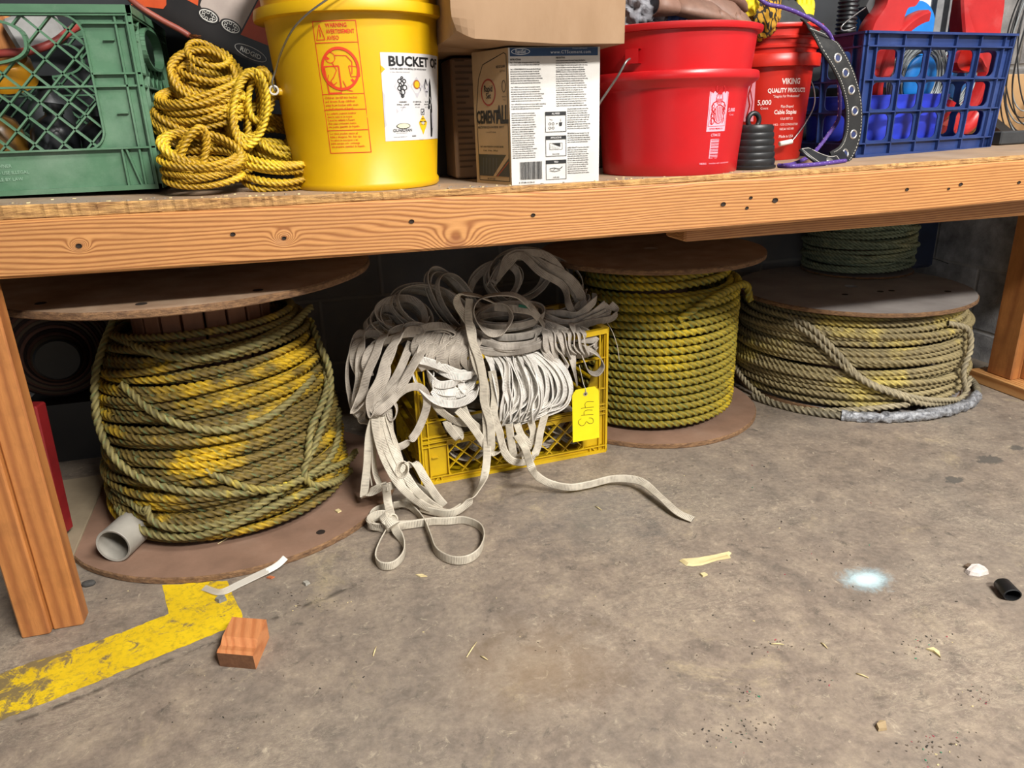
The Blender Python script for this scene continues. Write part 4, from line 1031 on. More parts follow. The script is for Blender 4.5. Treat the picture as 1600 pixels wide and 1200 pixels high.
M_NAVY = pm('print_navy', '27476f', '213e63', 18, .45)
dc.place('front_print', [pm('label_white', 'dedcdb'), M_NAVY, pm('print_pale', 'c9d2dc', 'c9d2dc', 18, .5), pm('print_black', '17181a')], cm, on_plane(o3, fu, (0, 0, 1)))
# left face
dc = Decal(); D_ = CD
dc.rect(.0, .0, D_, CH, 0, .0003)
dc.poly([(.012, .004), (D_-.004, .004), (D_-.004, CH-.045), (D_-.030, CH-.006), (.010, CH-.006), (.004, CH-.02), (.004, .010)], 0, .0006)
dc.line([(.006, .006), (D_-.006, .006), (D_-.003, CH*.55), (D_-.003, CH-.06), (D_-.035, CH-.006), (.012, CH-.004), (.012-.006, CH-.012), (.006, .006)], .0012, 1, .0008)
dc.rect(.006, .012, D_-.008, .073, 2, .0009)
dc.poly([(.012, .012), (.040, .012), (D_-.060, .068), (D_-.078, .073)], 0, .0012) if 0 else None
dc.ring(D_-.038, .158, .022, .003, 3, .0010, ry=.023)
def rt(t_, u, v, size, mi, lift=.0011, **k):     # u is measured from the back edge, as read on this face
    dc.text(t_, u, v, size, mi, lift, **k)
def fleft(u, v, l): # u from the back edge (left in view) to the front edge
    n_ = np.cross(-su, (0, 0, 1)); n_ = n_ if n_[0] < 0 else -n_
    return o3+su*(CD-u)+np.array([0, 0, v])+n_*l
dc = Decal()
dc.rect(0, 0, CD, CH, 0, .0003)
dc.line([(.010, .006), (CD-.005, .006), (CD-.005, CH-.010), (CD-.012, CH-.007), (.032, CH-.022), (.018, CH-.045), (.008, CH-.10), (.010, .006)], .0013, 1, .0008)
dc.ring(.046, CH-.068, .0215, .0028, 3, .0010, ry=.0225); dc.text('Rapid', .046, CH-.067, .0150, 1, .0010, align='CENTER', sx=.75, bold=.02); dc.text('Set', .046, CH-.078, .0130, 1, .0010, align='CENTER', sx=.85, bold=.02)
dc.text('CEMENT', .008, .106, .0300, 1, .0010, sx=.56, bold=.035); dc.text('ALL', .068, .106, .0400, 1, .0010, sx=.50, bold=.045, shear=.1)
dc.text('MULTI-PURPOSE NON-SHRINK GROUT', .012, .097, .0055, 1, .0010, sx=.80, bold=.02, res=1); dc.text('CONCRETE REPAIR', .034, .089, .0036, 1, .0010, res=1)
dc.text('FAST, HIGH STRENGTH CONCRETE REPAIR', .016, .064, .0042, 1, .0010, sx=.85, bold=.02, res=1); dc.text('15 min.   60 min.   3000 psi', .024, .0575, .0040, 1, .0010, bold=.02, res=1)
dc.rect(.010, .014, CD-.006, .052, 2, .0009); dc.poly([(.052, .014), (.060, .014), (CD-.006, .046), (CD-.006, .052), (CD-.012, .052)], 0, .0012); dc.line([(.064, .014), (CD-.006, .040)], .002, 3, .0012)
for k in range(5): dc.line([(.022+k*.010, .018), (.024+k*.010, .046)], .0014, 4, .0012)
dc.text('NET WT 10 LB', .034, .008, .0036, 1, .0010, bold=.03, res=1)
dc.text('REGULAR', CD-.034, CH-.030, .0058, 1, .0010, bold=.02, res=1); dc.text('SETTING', CD-.024, CH-.037, .0040, 1, .0010, res=1)
dc.ring(CD-.014, CH-.060, .0055, .0012, 1, .0010, ry=.010); dc.text('MADE IN', CD-.020, CH-.078, .0032, 1, .0010, res=1); dc.text('U.S.A.', CD-.018, CH-.083, .0034, 1, .0010, res=1)
dc.place('side_print', [pm('carton_tan', 'a78c69', '9b8160', 14, .7), pm('print_black', '17181a'), pm('print_dark_navy', '252d38', '20272f', 18, .5), pm('print_dark_red', '8a2f26', '8a2f26', 18, .5), pm('print_slate', '454c56', '454c56')], cm, fleft)
# cardboard box
zb = cz+CH+.001
kb = thing('cardboard_box', 'large plain cardboard box stacked on the white cement box', 'box', (.40, 1.28, zb))
mb = MB(); nx_, nz_, ny_ = 24, 14, 20; KX0, KX1, KY0, KY1, KZ = .252, .5485, 1.268, 1.60, .20
def kp(a, b, c_):
    x, y, z = KX0+(KX1-KX0)*a, KY0+(KY1-KY0)*b, zb+KZ*c_
    e = mnoise.noise(Vector((x*9, y*9, z*9)))
    if c_ < .5: z += .012*(1-a)**3*(1-c_)*(1.0 if b < .5 else .3)+.003*e*(1-c_)
    k_ = max(0, 1-a*9)*max(0, 1-c_*6)*max(0, 1-b*8); x += .010*k_; z += .010*k_; y += .008*k_
    bul = math.sin(PI*a)*math.sin(PI*min(1, c_*1.1)); y -= .004*bul*(1 if b < .01 else 0); x += .002*e
    return (x, y, max(z, zb if (a > .33) else 0))
def face(fn, n, m):
    V = [fn(i/n, j/m) for j in range(m+1) for i in range(n+1)]
    mb.add(V, [(j*(n+1)+i, j*(n+1)+i+1, (j+1)*(n+1)+i+1, (j+1)*(n+1)+i) for j in range(m) for i in range(n)])
face(lambda a, c_: kp(a, 0, c_), nx_, nz_); face(lambda a, c_: kp(1-a, 1, c_), nx_, nz_)
face(lambda b, c_: kp(0, 1-b, c_), ny_, nz_); face(lambda b, c_: kp(1, b, c_), ny_, nz_)
face(lambda a, b: kp(a, 1-b, 0), nx_, ny_); face(lambda a, b: kp(a, b, 1), nx_, ny_)
mb.build('box_body', M_KRAFT, kb, True and False)

# ------------------------------------------------------------------ large red bucket
rc = (.722, 1.432); rz = ZT(.7)-.001
prof = [(.0001, .004), (.128, .004), (.131, 0), (.134, .004), (.135, .03), (.1455, .172), (.146, .178), (.163, .192), (.1645, .195), (.1640, .207), (.162, .210), (.1485, .2095), (.149, .215), (.1555, .285), (.1635, .286), (.1655, .291), (.165, .297), (.160, .299), (.153, .297), (.130, .012), (.0001, .012)]
H_RED = .299; prof = [(r, h*.264/.299 if h < .3 else h) for r, h in prof]
rb = bucket('bucket', 'large red plastic bucket with pink viking panel, filled with gloves and plastic', rc, rz, prof, M_RED, H_RED)
rbr = lambda z: float(np.interp(z-rz, (.0265, .152), (.135, .1455)))
M_PINK = pm('print_pink', 'efa3b2', 'e898a8', 30, .5)
dc = Decal(); a_, z_ = ang_at(1104, 206, rc, .141)
pw, ph = .043, .083
dc.rect(0, 0, pw, ph, 0, .0005, 8, 2)
# viking with horned helmet, beard, axe and striped shield, drawn red on pink
V_ = 1
dc.frame(.002, .009, pw-.002, ph-.002, .0006, V_, .0009, 4)
dc.poly([(.017, .064), (.017, .069), (.019, .073), (.022, .074), (.025, .073), (.027, .069), (.027, .064)], V_, .0009)
for s_ in (-1, 1): dc.line([(.022+s_*.006, .068), (.022+s_*.009, .071), (.022+s_*.009, .076), (.022+s_*.007, .079)], .0022, V_, .0009)
dc.line([(.019, .062), (.0205, .062)], .0009, V_); dc.line([(.0235, .062), (.025, .062)], .0009, V_); dc.line([(.022, .062), (.022, .058)], .0008, V_)
for k in range(7): dc.line([(.0165+k*.0018, .057), (.0175+k*.0015, .048-abs(3-k)*-.001)], .0008, V_)
dc.line([(.016, .064), (.0145, .055), (.018, .048), (.022, .046), (.026, .048), (.0295, .055), (.028, .064)], .0012, V_)
dc.line([(.015, .052), (.009, .049), (.007, .042), (.010, .034), (.016, .030)], .0022, V_); dc.line([(.029, .052), (.035, .049), (.037, .042), (.034, .034)], .0020, V_)
for k in range(4): dc.ring(.009+k*.0005, .044-k*.0055, .0035, .0009, V_, .0009, n=14)
for k in range(3): dc.ring(.035, .044-k*.006, .0032, .0009, V_, .0009, n=14)
dc.ring(.024, .030, .0125, .0014, V_, .0010, ry=.0165)
for k in range(5): x_ = .016+k*.0038; hgt = .0135*math.sqrt(max(0, 1-((x_-.024)/.0115)**2)); dc.line([(x_, .030-hgt), (x_, .030+hgt)], .0016, V_)
dc.line([(.010, .013), (.006, .028), (.010, .034)], .0018, V_); dc.ring(.010, .018, .005, .0015, V_, .0009, n=16, ry=.006); dc.line([(.033, .014), (.037, .020), (.035, .028)], .0018, V_)
dc.text('WWW.VIKING.CC', .0215, .0035, .0038, V_, .0009, align='CENTER', bold=.03, sx=1.0, res=1)
dc.text('CT04132', .0215, -.0085, .0068, 0, .0006, align='CENTER', bold=.02, sx=.85)
for k in range(13):
    w_ = (.0010, .0018, .0008, .0014)[k % 4]; dc.rect(.011, -.0135-k*.0026-w_, .031, -.0135-k*.0026, 0, .0006, 3)
dc.rect(.011, -.048, .031, -.0475, 0); dc.rect(.011, -.0135, .013, -.048, 0)
dc.text('VIKING', -.008, -.0585, .0045, 0, .0006, bold=.02, res=1); dc.text('WARNING: KEEP CHILDREN AWAY', .012, -.0585, .0034, 0, .0006, res=1)
dc.text('5,000', pw+.004, .034, .009, 0, .0006, bold=.02); dc.text('Count', pw+.008, .027, .005, 0, .0006, res=1)
dc.place('viking_panel', [M_PINK, M_RED], rb, on_cone(rc, rbr, z_, a_))
a_, z_ = ang_at(982, 82, rc, .160)
# ear plate and bail
mb = MB(); 
for i in range(9):
    a0 = a_-.065+.13*i/8; p = []
dcp = Decal(); dcp.rect(-.012, -.020, .012, .014, 0, 0, 6, 1); 
zt_ = rz+.172
pe = PC(987, 88, rc, .164); ae = math.atan2(pe[1]-rc[1], pe[0]-rc[0])
mb = MB().lathe([(.150, pe[2]-.012), (.1655, pe[2]-.012), (.1660, pe[2]+.012), (.150, pe[2]+.012), (.150, pe[2]-.012)], (rc[0], rc[1], 0), 8, a0=ae-.075, a1=ae+.085)
mb.build('bail_ear', M_RED, rb)
pts = [P(984, 92, 1.305), P(978, 97, 1.295), P(966, 118, 1.30), P(950, 142, 1.32), P(938, 160, 1.335), P(930, 175, 1.35), P(925, 190, 1.38)]
MB().tube(spline(pts, .004), .0021, 8).build('bail', M_WIRE, rb, True)

# contents of the red bucket
def cloth(name, label, cat, c, r, mat, seed, folds=3.0, amp=.35, sq=(1, 1, 1), group=None, n=(60, 36), parent=None):
    """crumpled lump with sharp folds"""
    mb = MB(); V = []
    for j in range(n[1]+1):
        ph = PI*j/n[1]
        for i in range(n[0]):
            th_ = 2*PI*i/n[0]; d = np.array([math.sin(ph)*math.cos(th_), math.sin(ph)*math.sin(th_), math.cos(ph)])
            v_ = Vector(d*folds+np.array([seed, seed*.7, 0]))
            rg = 1-2*abs(mnoise.noise(v_)); rg2 = 1-2*abs(mnoise.noise(v_*2.3))
            V.append(np.array(c)+d*np.array(sq)*r*(1-amp*.6+amp*rg*.6+amp*.35*rg2))
    Fc = [(j*n[0]+i, (j+1)*n[0]+i, (j+1)*n[0]+(i+1) % n[0], j*n[0]+(i+1) % n[0]) for j in range(n[1]) for i in range(n[0])]
    mb.add(V, Fc); o = mb.build(name, mat, parent, True)
    return tag(o, label, cat, group) if label else o
t = NT('clear_bag'); t.base(rgba('9a9aa0')); t.rough(.18); t.b.inputs['Transmission Weight'].default_value = .35; t.b.inputs['IOR'].default_value = 1.3; t.bump(t.noise(t.coord((1, 1, 1)), 60, 6, .7, 1.5), .8, .003); M_BAG = t.m
cloth('plastic_bag', 'crumpled clear plastic bag in the left of the large red bucket', 'bag', P(995, 22, 1.42), .055, M_BAG, 3.1, 3.2, .5, (1.0, 1, 1.0))
cloth('blue_cloth', 'blue fabric wedged between plastic bag and gloves in the red bucket', 'cloth', P(1040, 20, 1.43), .042, pm('blue_fabric', '3c5f9c', '2c4a80', 20, .8), 5.3, 2.2, .4, (1.0, .9, 1.0))
M_LEATH = pm('brown_leather', '7c5b4b', '5c4034', 16, .6, 0, .5, .002, ('9c8270', .4))
def glove(name, label, cat, palm, dirn, up_, s, mat, cuff=None, group=None):
    """work glove: palm, four fingers and thumb, and a cuff"""
    d = np.array(dirn, float); d /= np.linalg.norm(d); u = np.array(up_, float); u -= d*(u@d); u /= np.linalg.norm(u); w_ = np.cross(d, u)
    t_ = thing(name, label, cat, tuple(palm), group); o0 = np.array(palm)
    mb = MB(); 
    pr = [(-.055, .036, .014), (-.03, .040, .017), (.0, .044, .018), (.03, .045, .016), (.045, .040, .012)]
    V = []; n = 20
    for a, b, c_ in pr:
        for k in range(n):
            x = 2*PI*k/n; V.append(o0+s*(d*a+w_*b*math.cos(x)+u*c_*math.sin(x)*(1+.2*mnoise.noise(Vector((a*40, x, 1))))))
    Fc = [(r_*n+k, r_*n+(k+1) % n, (r_+1)*n+(k+1) % n, (r_+1)*n+k) for r_ in range(4) for k in range(n)]
    Fc += [tuple(range(n-1, -1, -1)), tuple(4*n+k for k in range(n))]
    mb.add(V, Fc)
    for k in range(4):
        b = (-.031, -.011, .011, .031)[k]; L = (.062, .074, .070, .054)[k]; cv = .5+.15*k
        pts_ = [o0+s*(d*(.03+L*q)+w_*b*(1+.15*q)-u*(.030*cv*q*q)) for q in np.linspace(0, 1, 8)]
        mb.tube(pts_, [s*r_ for r_ in (.0112, .0115, .0112, .0108, .0104, .0098, .0085, .004)], 12)
    pts_ = [o0+s*(d*(-.02+.05*q)+w_*(-.03-.035*q)-u*(.006*q)) for q in np.linspace(0, 1, 7)]
    mb.tube(pts_, [s*r_ for r_ in (.015, .0145, .0135, .0125, .0115, .010, .005)], 12)
    mb.build('hand', mat, t_, True)
    cf = MB(); V = []
    for a, b, c_ in ((-.052, .037, .016), (-.075, .043, .021), (-.105, .050, .026), (-.105, .047, .023), (-.06, .036, .015)):
        for k in range(n): x = 2*PI*k/n; V.append(o0+s*(d*a+w_*b*math.cos(x)+u*c_*math.sin(x)))
    cf.add(V, Fc[:4*n]); cf.build('cuff', cuff or mat, t_, True); return t_
for i, (x, y, Y, d, u, lb) in enumerate(((1085, 14, 1.40, (.9, .1, -.1), (0, -.4, 1), 'brown leather glove lying nearest in the red bucket'), (1120, 8, 1.44, (.8, -.1, -.35), (.3, -.6, 1), 'brown leather glove with fingers towards the right rim of the red bucket'), (1100, -8, 1.46, (1, .2, .1), (0, -.3, 1), 'brown leather glove on top of the pile in the red bucket'), (1065, 5, 1.45, (.6, -.2, -.4), (.5, -.5, .8), 'brown leather glove beside the blue cloth in the red bucket'))):
    glove('work_glove', lb, 'glove', P(x, y, Y), d, u, 1.0, M_LEATH, None, 'brown leather gloves in the red bucket')
cloth('leather_rag', 'bundle of grey brown rags filling the large red bucket', 'rag', (rc[0], rc[1], rz+.20), .12, pm('rag_brown', '5a4a44', '43362f', 14, .85), 8.8, 3.5, .3, (1, 1, .55))

# ------------------------------------------------------------------ smaller red pail
pc_ = (1.072, 1.640); pz = ZT(1.05)
prof = [(.0001, .003), (.082, .003), (.084, 0), (.087, .004), (.098, .195), (.0985, .200), (.112, .201), (.113, .205), (.1125, .226), (.110, .228), (.1005, .2275), (.1015, .238), (.1065, .239), (.107, .244), (.102, .246), (.1025, .256), (.1075, .257), (.108, .262), (.1035, .264), (.104, .278), (.111, .279), (.1125, .283), (.111, .287), (.103, .287), (.082, .010), (.0001, .010)]
pail = bucket('pail', 'smaller red pail with white lettering behind the black rubber stopper', pc_, pz, prof, M_RED2, .287)
pr_ = lambda z: float(np.interp(z-pz, (0, .195), (.087, .098)))
a_, z_ = ang_at(1176, 200, pc_, .094)
dc = Decal()
a_v, z_v = ang_at(1219, 131, pc_, .096); r_m = .094; U = lambda px, py: (ang_at(px, py, pc_, r_m)[0]-a_)*r_m; Vp = lambda px, py: ang_at(px, py, pc_, r_m)[1]-z_
def pt(s_, px, py, size, al='LEFT', **k): dc.text(s_, U(px, py), Vp(px, py), size, 0, .0007, align=al, **k)
pt('VIKING', 1237, 131, .0165, 'CENTER', sx=.85, bold=.03); pt('QUALITY PRODUCTS', 1233, 144, .0125, 'CENTER', sx=.80, bold=.03); pt('"Staples for Professionals"', 1231, 152, .0080, 'CENTER', sx=.80)
pt('5,000', 1194, 164, .0150, 'CENTER', sx=.90, bold=.02); pt('Count', 1194, 171, .0075, 'CENTER', sx=.85)
pt('Flat-Shaped', 1230, 168, .0080, 'CENTER', sx=.85); pt('Cable Staples', 1228, 178, .0130, 'CENTER', sx=.80, bold=.02); pt('UL# E87122', 1229, 187, .0075, 'CENTER', sx=.85)
pt('14/2 - 12/2 CONDUCTOR', 1229, 196, .0068, 'CENTER', sx=.85); pt('10/2 & 14/3 NM', 1229, 203, .0068, 'CENTER', sx=.85); pt('Made in USA', 1228, 215, .0085, 'CENTER', sx=.85)
u0 = U(1164, 190); dc.rect(u0-.004, Vp(1164, 190), u0+.019, Vp(1164, 122), 1, .0006, 4); dc.line([(u0+.002, Vp(1164, 185)), (u0+.009, Vp(1164, 165)), (u0+.004, Vp(1164, 150)), (u0+.012, Vp(1164, 128))], .003, 2, .0009); dc.line([(u0+.012, Vp(1164, 186)), (u0+.015, Vp(1164, 160)), (u0+.008, Vp(1164, 140))], .002, 2, .0009)
dc.place('pail_print', [pm('print_white_red', 'efd5cf', 'e9cdc6', 20, .5), M_PINK, M_RED2], pail, on_cone(pc_, pr_, z_, a_))
pts = [P(1263, 118, 1.64), P(1272, 140, 1.60), P(1272, 165, 1.57), P(1260, 190, 1.545), P(1246, 210, 1.53), P(1236, 222, 1.528)]
MB().tube(spline(pts, .004), .0016, 8).build('bail', M_WIRE, pail, True)
g0, g1 = P(1237, 221, 1.527), P(1218, 225, 1.523)
MB().tube([g0+(g1-g0)*q for q in (0, .02, .98, 1)], [.003, .0055, .0055, .003], 14).build('grip', pm('white_grip', 'd9d3cc', 'ccc6be', 20, .4), pail, True)
# contents of the pail
M_YEL = pm('yellow_fabric', 'd8c218', 'c7ae12', 20, .7)
t = NT('yellow_plaid'); v = t.coord((1, 1, 1), (0, .5, .4)); ch = t.add('ShaderNodeTexBrick'); t.link(v, ch.inputs[0]); ch.inputs['Scale'].default_value = 38; ch.inputs['Color1'].default_value = rgba('b98c1c'); ch.inputs['Color2'].default_value = rgba('a77a1c'); ch.inputs['Mortar'].default_value = rgba('241b10'); ch.inputs['Mortar Size'].default_value = .05; t.base(ch.outputs[0]); t.rough(.8); M_PLAID = t.m
cloth('plaid_cloth', 'yellow and black netted cloth between the two red buckets', 'cloth', P(1192, 20, 1.56), .040, M_PLAID, 2.2, 1.6, .3, (.9, .9, 1.35))
cloth('yellow_cloth', 'bright yellow fabric scrap behind the brown gloves', 'cloth', P(1165, 2, 1.52), .030, M_YEL, 4.4, 1.8, .35, (1, .8, 1))
glove('work_glove', 'grey and yellow work glove in the smaller red pail', 'glove', P(1228, 28, 1.60), (.7, .1, .4), (-.2, -.8, .4), .85, pm('dark_grey_fabric', '3a3b3b', '262727', 20, .85), M_YEL)
glove('work_glove', 'bright yellow glove on the right in the smaller red pail', 'glove', P(1256, 26, 1.60), (.15, .1, 1), (0, -1, .1), .55, M_YEL, pm('dark_grey_fabric', '3a3b3b'))
cloth('dark_rag', 'dark grey rag filling the smaller red pail', 'rag', (pc_[0], pc_[1], pz+.262), .085, pm('dark_grey_fabric', '3a3b3b'), 6.6, 3, .3, (1, 1, .35))
pts = [P(1150, 30, 1.58), P(1170, 22, 1.565), P(1197, 10, 1.55)]
pts = [P(1178, 40, 1.555), P(1190, 26, 1.545), P(1203, 12, 1.545)]
o = MB().tube(spline(pts, .003), .0016, 8).build('wire_rod', M_WIRE, None, True); tag(o, 'thin steel rod sticking up beside the netted yellow cloth', 'rod')
o = None
for i, (a, b, Y0) in enumerate((((1203, 42), (1232, 14), 1.555), ((1210, 46), (1240, 16), 1.553))):
    p0, p1 = P(*a, Y0), P(*b, Y0)

# purple bungee cord
def cord_mat(name, base, fleck):
    t = NT(name); uvn = t.add('ShaderNodeUVMap'); sp = t.add('ShaderNodeSeparateXYZ'); t.link(uvn.outputs[0], sp.inputs[0])
    a = t.math('SINE', t.math('MULTIPLY', t.math('ADD', sp.outputs[0], t.math('MULTIPLY', sp.outputs[1], .010)), 2*PI/.0045*.5)); b = t.math('SINE', t.math('MULTIPLY', t.math('SUBTRACT', sp.outputs[0], t.math('MULTIPLY', sp.outputs[1], .010)), 2*PI/.0045*.5))
    m = t.math('GREATER_THAN', t.math('MULTIPLY', a, b), .55); f = t.math('GREATER_THAN', t.math('SINE', t.math('MULTIPLY', sp.outputs[0], 2*PI/.016)), .72)
    g = t.math('LESS_THAN', t.math('ABSOLUTE', t.math('SUBTRACT', sp.outputs[1], .3)), .06)
    col = t.mix(m, rgba(base), tuple(c*.7 for c in lin(base))+(1,)); col = t.mix(t.math('MULTIPLY', f, g), col, rgba(fleck)); t.base(col); t.rough(.7); return t.m
def cord(name, pts, r, mat, parent=None, step=.002, n=12):
    p = spline(pts, step); T, U, B = ptframes(p); a = np.arange(n)*2*PI/n
    V = p[:, None]+r*(np.cos(a)[None, :, None]*U[:, None]+np.sin(a)[None, :, None]*B[:, None]); s_ = np.arange(len(p))*step
    uv = np.stack([np.repeat(s_[:, None], n, 1), np.repeat((np.arange(n)/n)[None], len(p), 0)], -1).reshape(-1, 2)
    return grid_mesh(name, V.reshape(-1, 3), len(p), n, mat, parent, uv=uv)
def SH(x, y, Y, r):
    p = P(x, y, Y); p[2] = max(p[2], ZT(p[0])+r); return p
M_PUR = cord_mat('purple_cord', '4d3280', 'd7cfe6')
zs_ = ZT(1.1)+.004
o = cord('bungee_cord', [P(1180, -8, 1.50), P(1198, 6, 1.49), P(1225, 12, 1.48), P(1255, 24, 1.48), P(1285, 42, 1.47), P(1300, 62, 1.475), P(1308, 100, 1.49), P(1312, 150, 1.495), P(1310, 185, 1.49), P(1293, 212, 1.48), P(1276, 234, 1.47), P(1262, 246, 1.42), SH(1240, 256, 1.37, .005), SH(1222, 262, 1.345, .005)], .0042, M_PUR)
tag(o, 'purple bungee cord arching over the red pail and down behind the black belt', 'cord')
o = cord('bungee_cord', [SH(1216, 262, 1.36, .0045), SH(1235, 264, 1.33, .0045), SH(1262, 263, 1.33, .0045), SH(1290, 260, 1.345, .0045), SH(1320, 256, 1.38, .0045)], .0042, M_PUR)
tag(o, 'purple bungee cord end lying flat on the shelf edge right of the black stopper', 'cord')

# black rubber stopper
pb0 = P(1189, 265, 1.345); kx = (pb0[0], 1.385); kz = ZT(kx[0])
st = thing('rubber_stopper', 'black ribbed rubber stopper with a ring on top standing on the shelf edge', 'stopper', (kx[0], kx[1], kz))
prof = [(.0001, 0), (.048, 0), (.050, .002), (.050, .006)]
hh = .0845
for k in range(6):
    z0_ = .008+k*.0125; r0 = .0475-.0009*k*1.6
    prof += [(r0-.0010, z0_), (r0, z0_+.004), (r0, z0_+.010), (r0-.0010, z0_+.0120)]
prof += [(.0385, hh-.003), (.0370, hh), (.0001, hh+.001)]
MB().lathe(prof, (kx[0], kx[1], kz), 64).build('body', M_BLK2, st, auto=45)
MB().tube([np.array([kx[0]+.0125*math.cos(a), kx[1], kz+hh+.0085+.0135*math.sin(a)]) for a in np.linspace(0, 2*PI, 33)[:-1]], .0048, 12, closed=True).build('ring', M_BLK2, st, True)
o = MB().box(-.012, .012, -.004, .004, 0, .006, None, (P(1155, 264, 1.40)[0], 1.40, ZT(.86))).build('yellow_tab', M_YEL); tag(o, 'tiny yellow tab between large red bucket and black stopper', 'tab')

# ------------------------------------------------------------------ blue crate
M_BLUE = pm('blue_crate_plastic', '24386c', '1e305e', 12, .4, 0, .12, .001, ('56689a', .4))
bo = np.array([1.212, 1.490, ZT(1.25)]); be = np.array([1.668, 1.560, ZT(1.25)])
byaw = math.atan2(be[1]-bo[1], be[0]-bo[0]); BW = float(np.linalg.norm((be-bo)[:2])); BH = .262; BD = .30
def blue_panel(W_, H, nx, inset=0.0):
    mb = MB(); foot, top = .030, .030; nv = 3; e = .030; cw, chh = (W_-2*e)/nx, (H-foot-top)/nv
    mb.box(0, e, .004, .0065, 0, H); mb.box(W_-e, W_, .004, .0065, 0, H); mb.bar((.002, 0, 0), (.002, 0, H), .004, .012); mb.bar((W_-.002, 0, 0), (W_-.002, 0, H), .004, .012)
    for i in range(nx):
        for j in range(nv):
            u0, v0 = e+i*cw, foot+j*chh; m_ = .0055
            plate_hole(mb, (u0, v0, u0+cw, v0+chh), rr_outline(u0+m_*1.6, v0+m_, u0+cw-m_*1.6, v0+chh-m_, .013, 5), .004, .0065)
    mb.box(0, W_, .004, .0065, 0, foot); mb.box(0, W_, .003, .0065, H-top, H)
    for i in range(nx+1): mb.bar((e+i*cw, .001, 0), (e+i*cw, .001, H), .0028, .010)
    for j in range(nv+1): mb.bar((0, .001, foot+j*chh), (W_, .001, foot+j*chh), .0028, .010)
    mb.bar((0, 0, .003), (W_, 0, .003), .006, .012); mb.bar((-.004, -.001, H-.002), (W_+.004, -.001, H-.002), .005, .016); mb.bar((0, 0, H-top+.001), (W_, 0, H-top+.001), .003, .012)
    return mb
bc = thing('plastic_crate', 'dark blue open-grid plastic crate holding reels at the right end of the shelf', 'crate', tuple(bo))
Rb_ = rotz(byaw)
def flare(o):   # crate walls lean outwards towards the rim
    me = o.data; off = wloc(o.parent) if o.parent else np.array(o.location); V = np.empty(len(me.vertices)*3, np.float32); me.vertices.foreach_get('co', V); V = V.reshape(-1, 3)
    L = V @ Rb_; k_ = (L[:, 2]/BH)*.045+1
    L[:, 0] = (L[:, 0]-BW/2)*k_+BW/2; L[:, 1] = (L[:, 1]-BD/2)*k_+BD/2; V = L @ Rb_.T; me.vertices.foreach_set('co', V.astype(np.float32).ravel()); me.update()
for nm, W__, nx, M, T in (('front_panel', BW, 5, np.eye(3), (0, 0, 0)), ('back_panel', BW, 5, rotz(PI), (BW, BD, 0)), ('side_panel', BD, 3, rotz(-PI/2), (0, BD, 0)), ('side_panel', BD, 3, rotz(PI/2), (BW, 0, 0))):
    flare(blue_panel(W__, BH, nx).build(nm, M_BLUE, bc, M=Rb_@M, T=bo+Rb_@np.array(T)))
mb = MB(); mb.box(.004, BW-.004, .004, BD-.004, .003, .006); mb.build('bottom', M_BLUE, bc, M=Rb_, T=bo)
def BL(u, v, h): return bo+Rb_@np.array([u, v, h])
# blue tub in the crate
M_TUB = pm('blue_tub_plastic', '3242c4', '2a38b4', 10, .35)
o = MB(); prof = [(.0001, .008), (.105, .008), (.110, .012), (.112, .03)]
for k in range(9): prof += [(.1125+k*.0006, .035+k*.010), (.1135+k*.0006, .039+k*.010)]
prof += [(.120, .128), (.121, .131), (.119, .132), (.108, .02), (.0001, .018)]
tb = np.array([[1.72, 0, 0], [0, 1.0, 0], [0, 0, 1]])
ob = MB().lathe(prof, (0, 0, 0), 64).build('tub', M_TUB, None, auto=50, M=Rb_@tb, T=BL(.222, .145, .002)); tag(ob, 'bright blue ribbed tub inside the dark blue crate', 'tub')
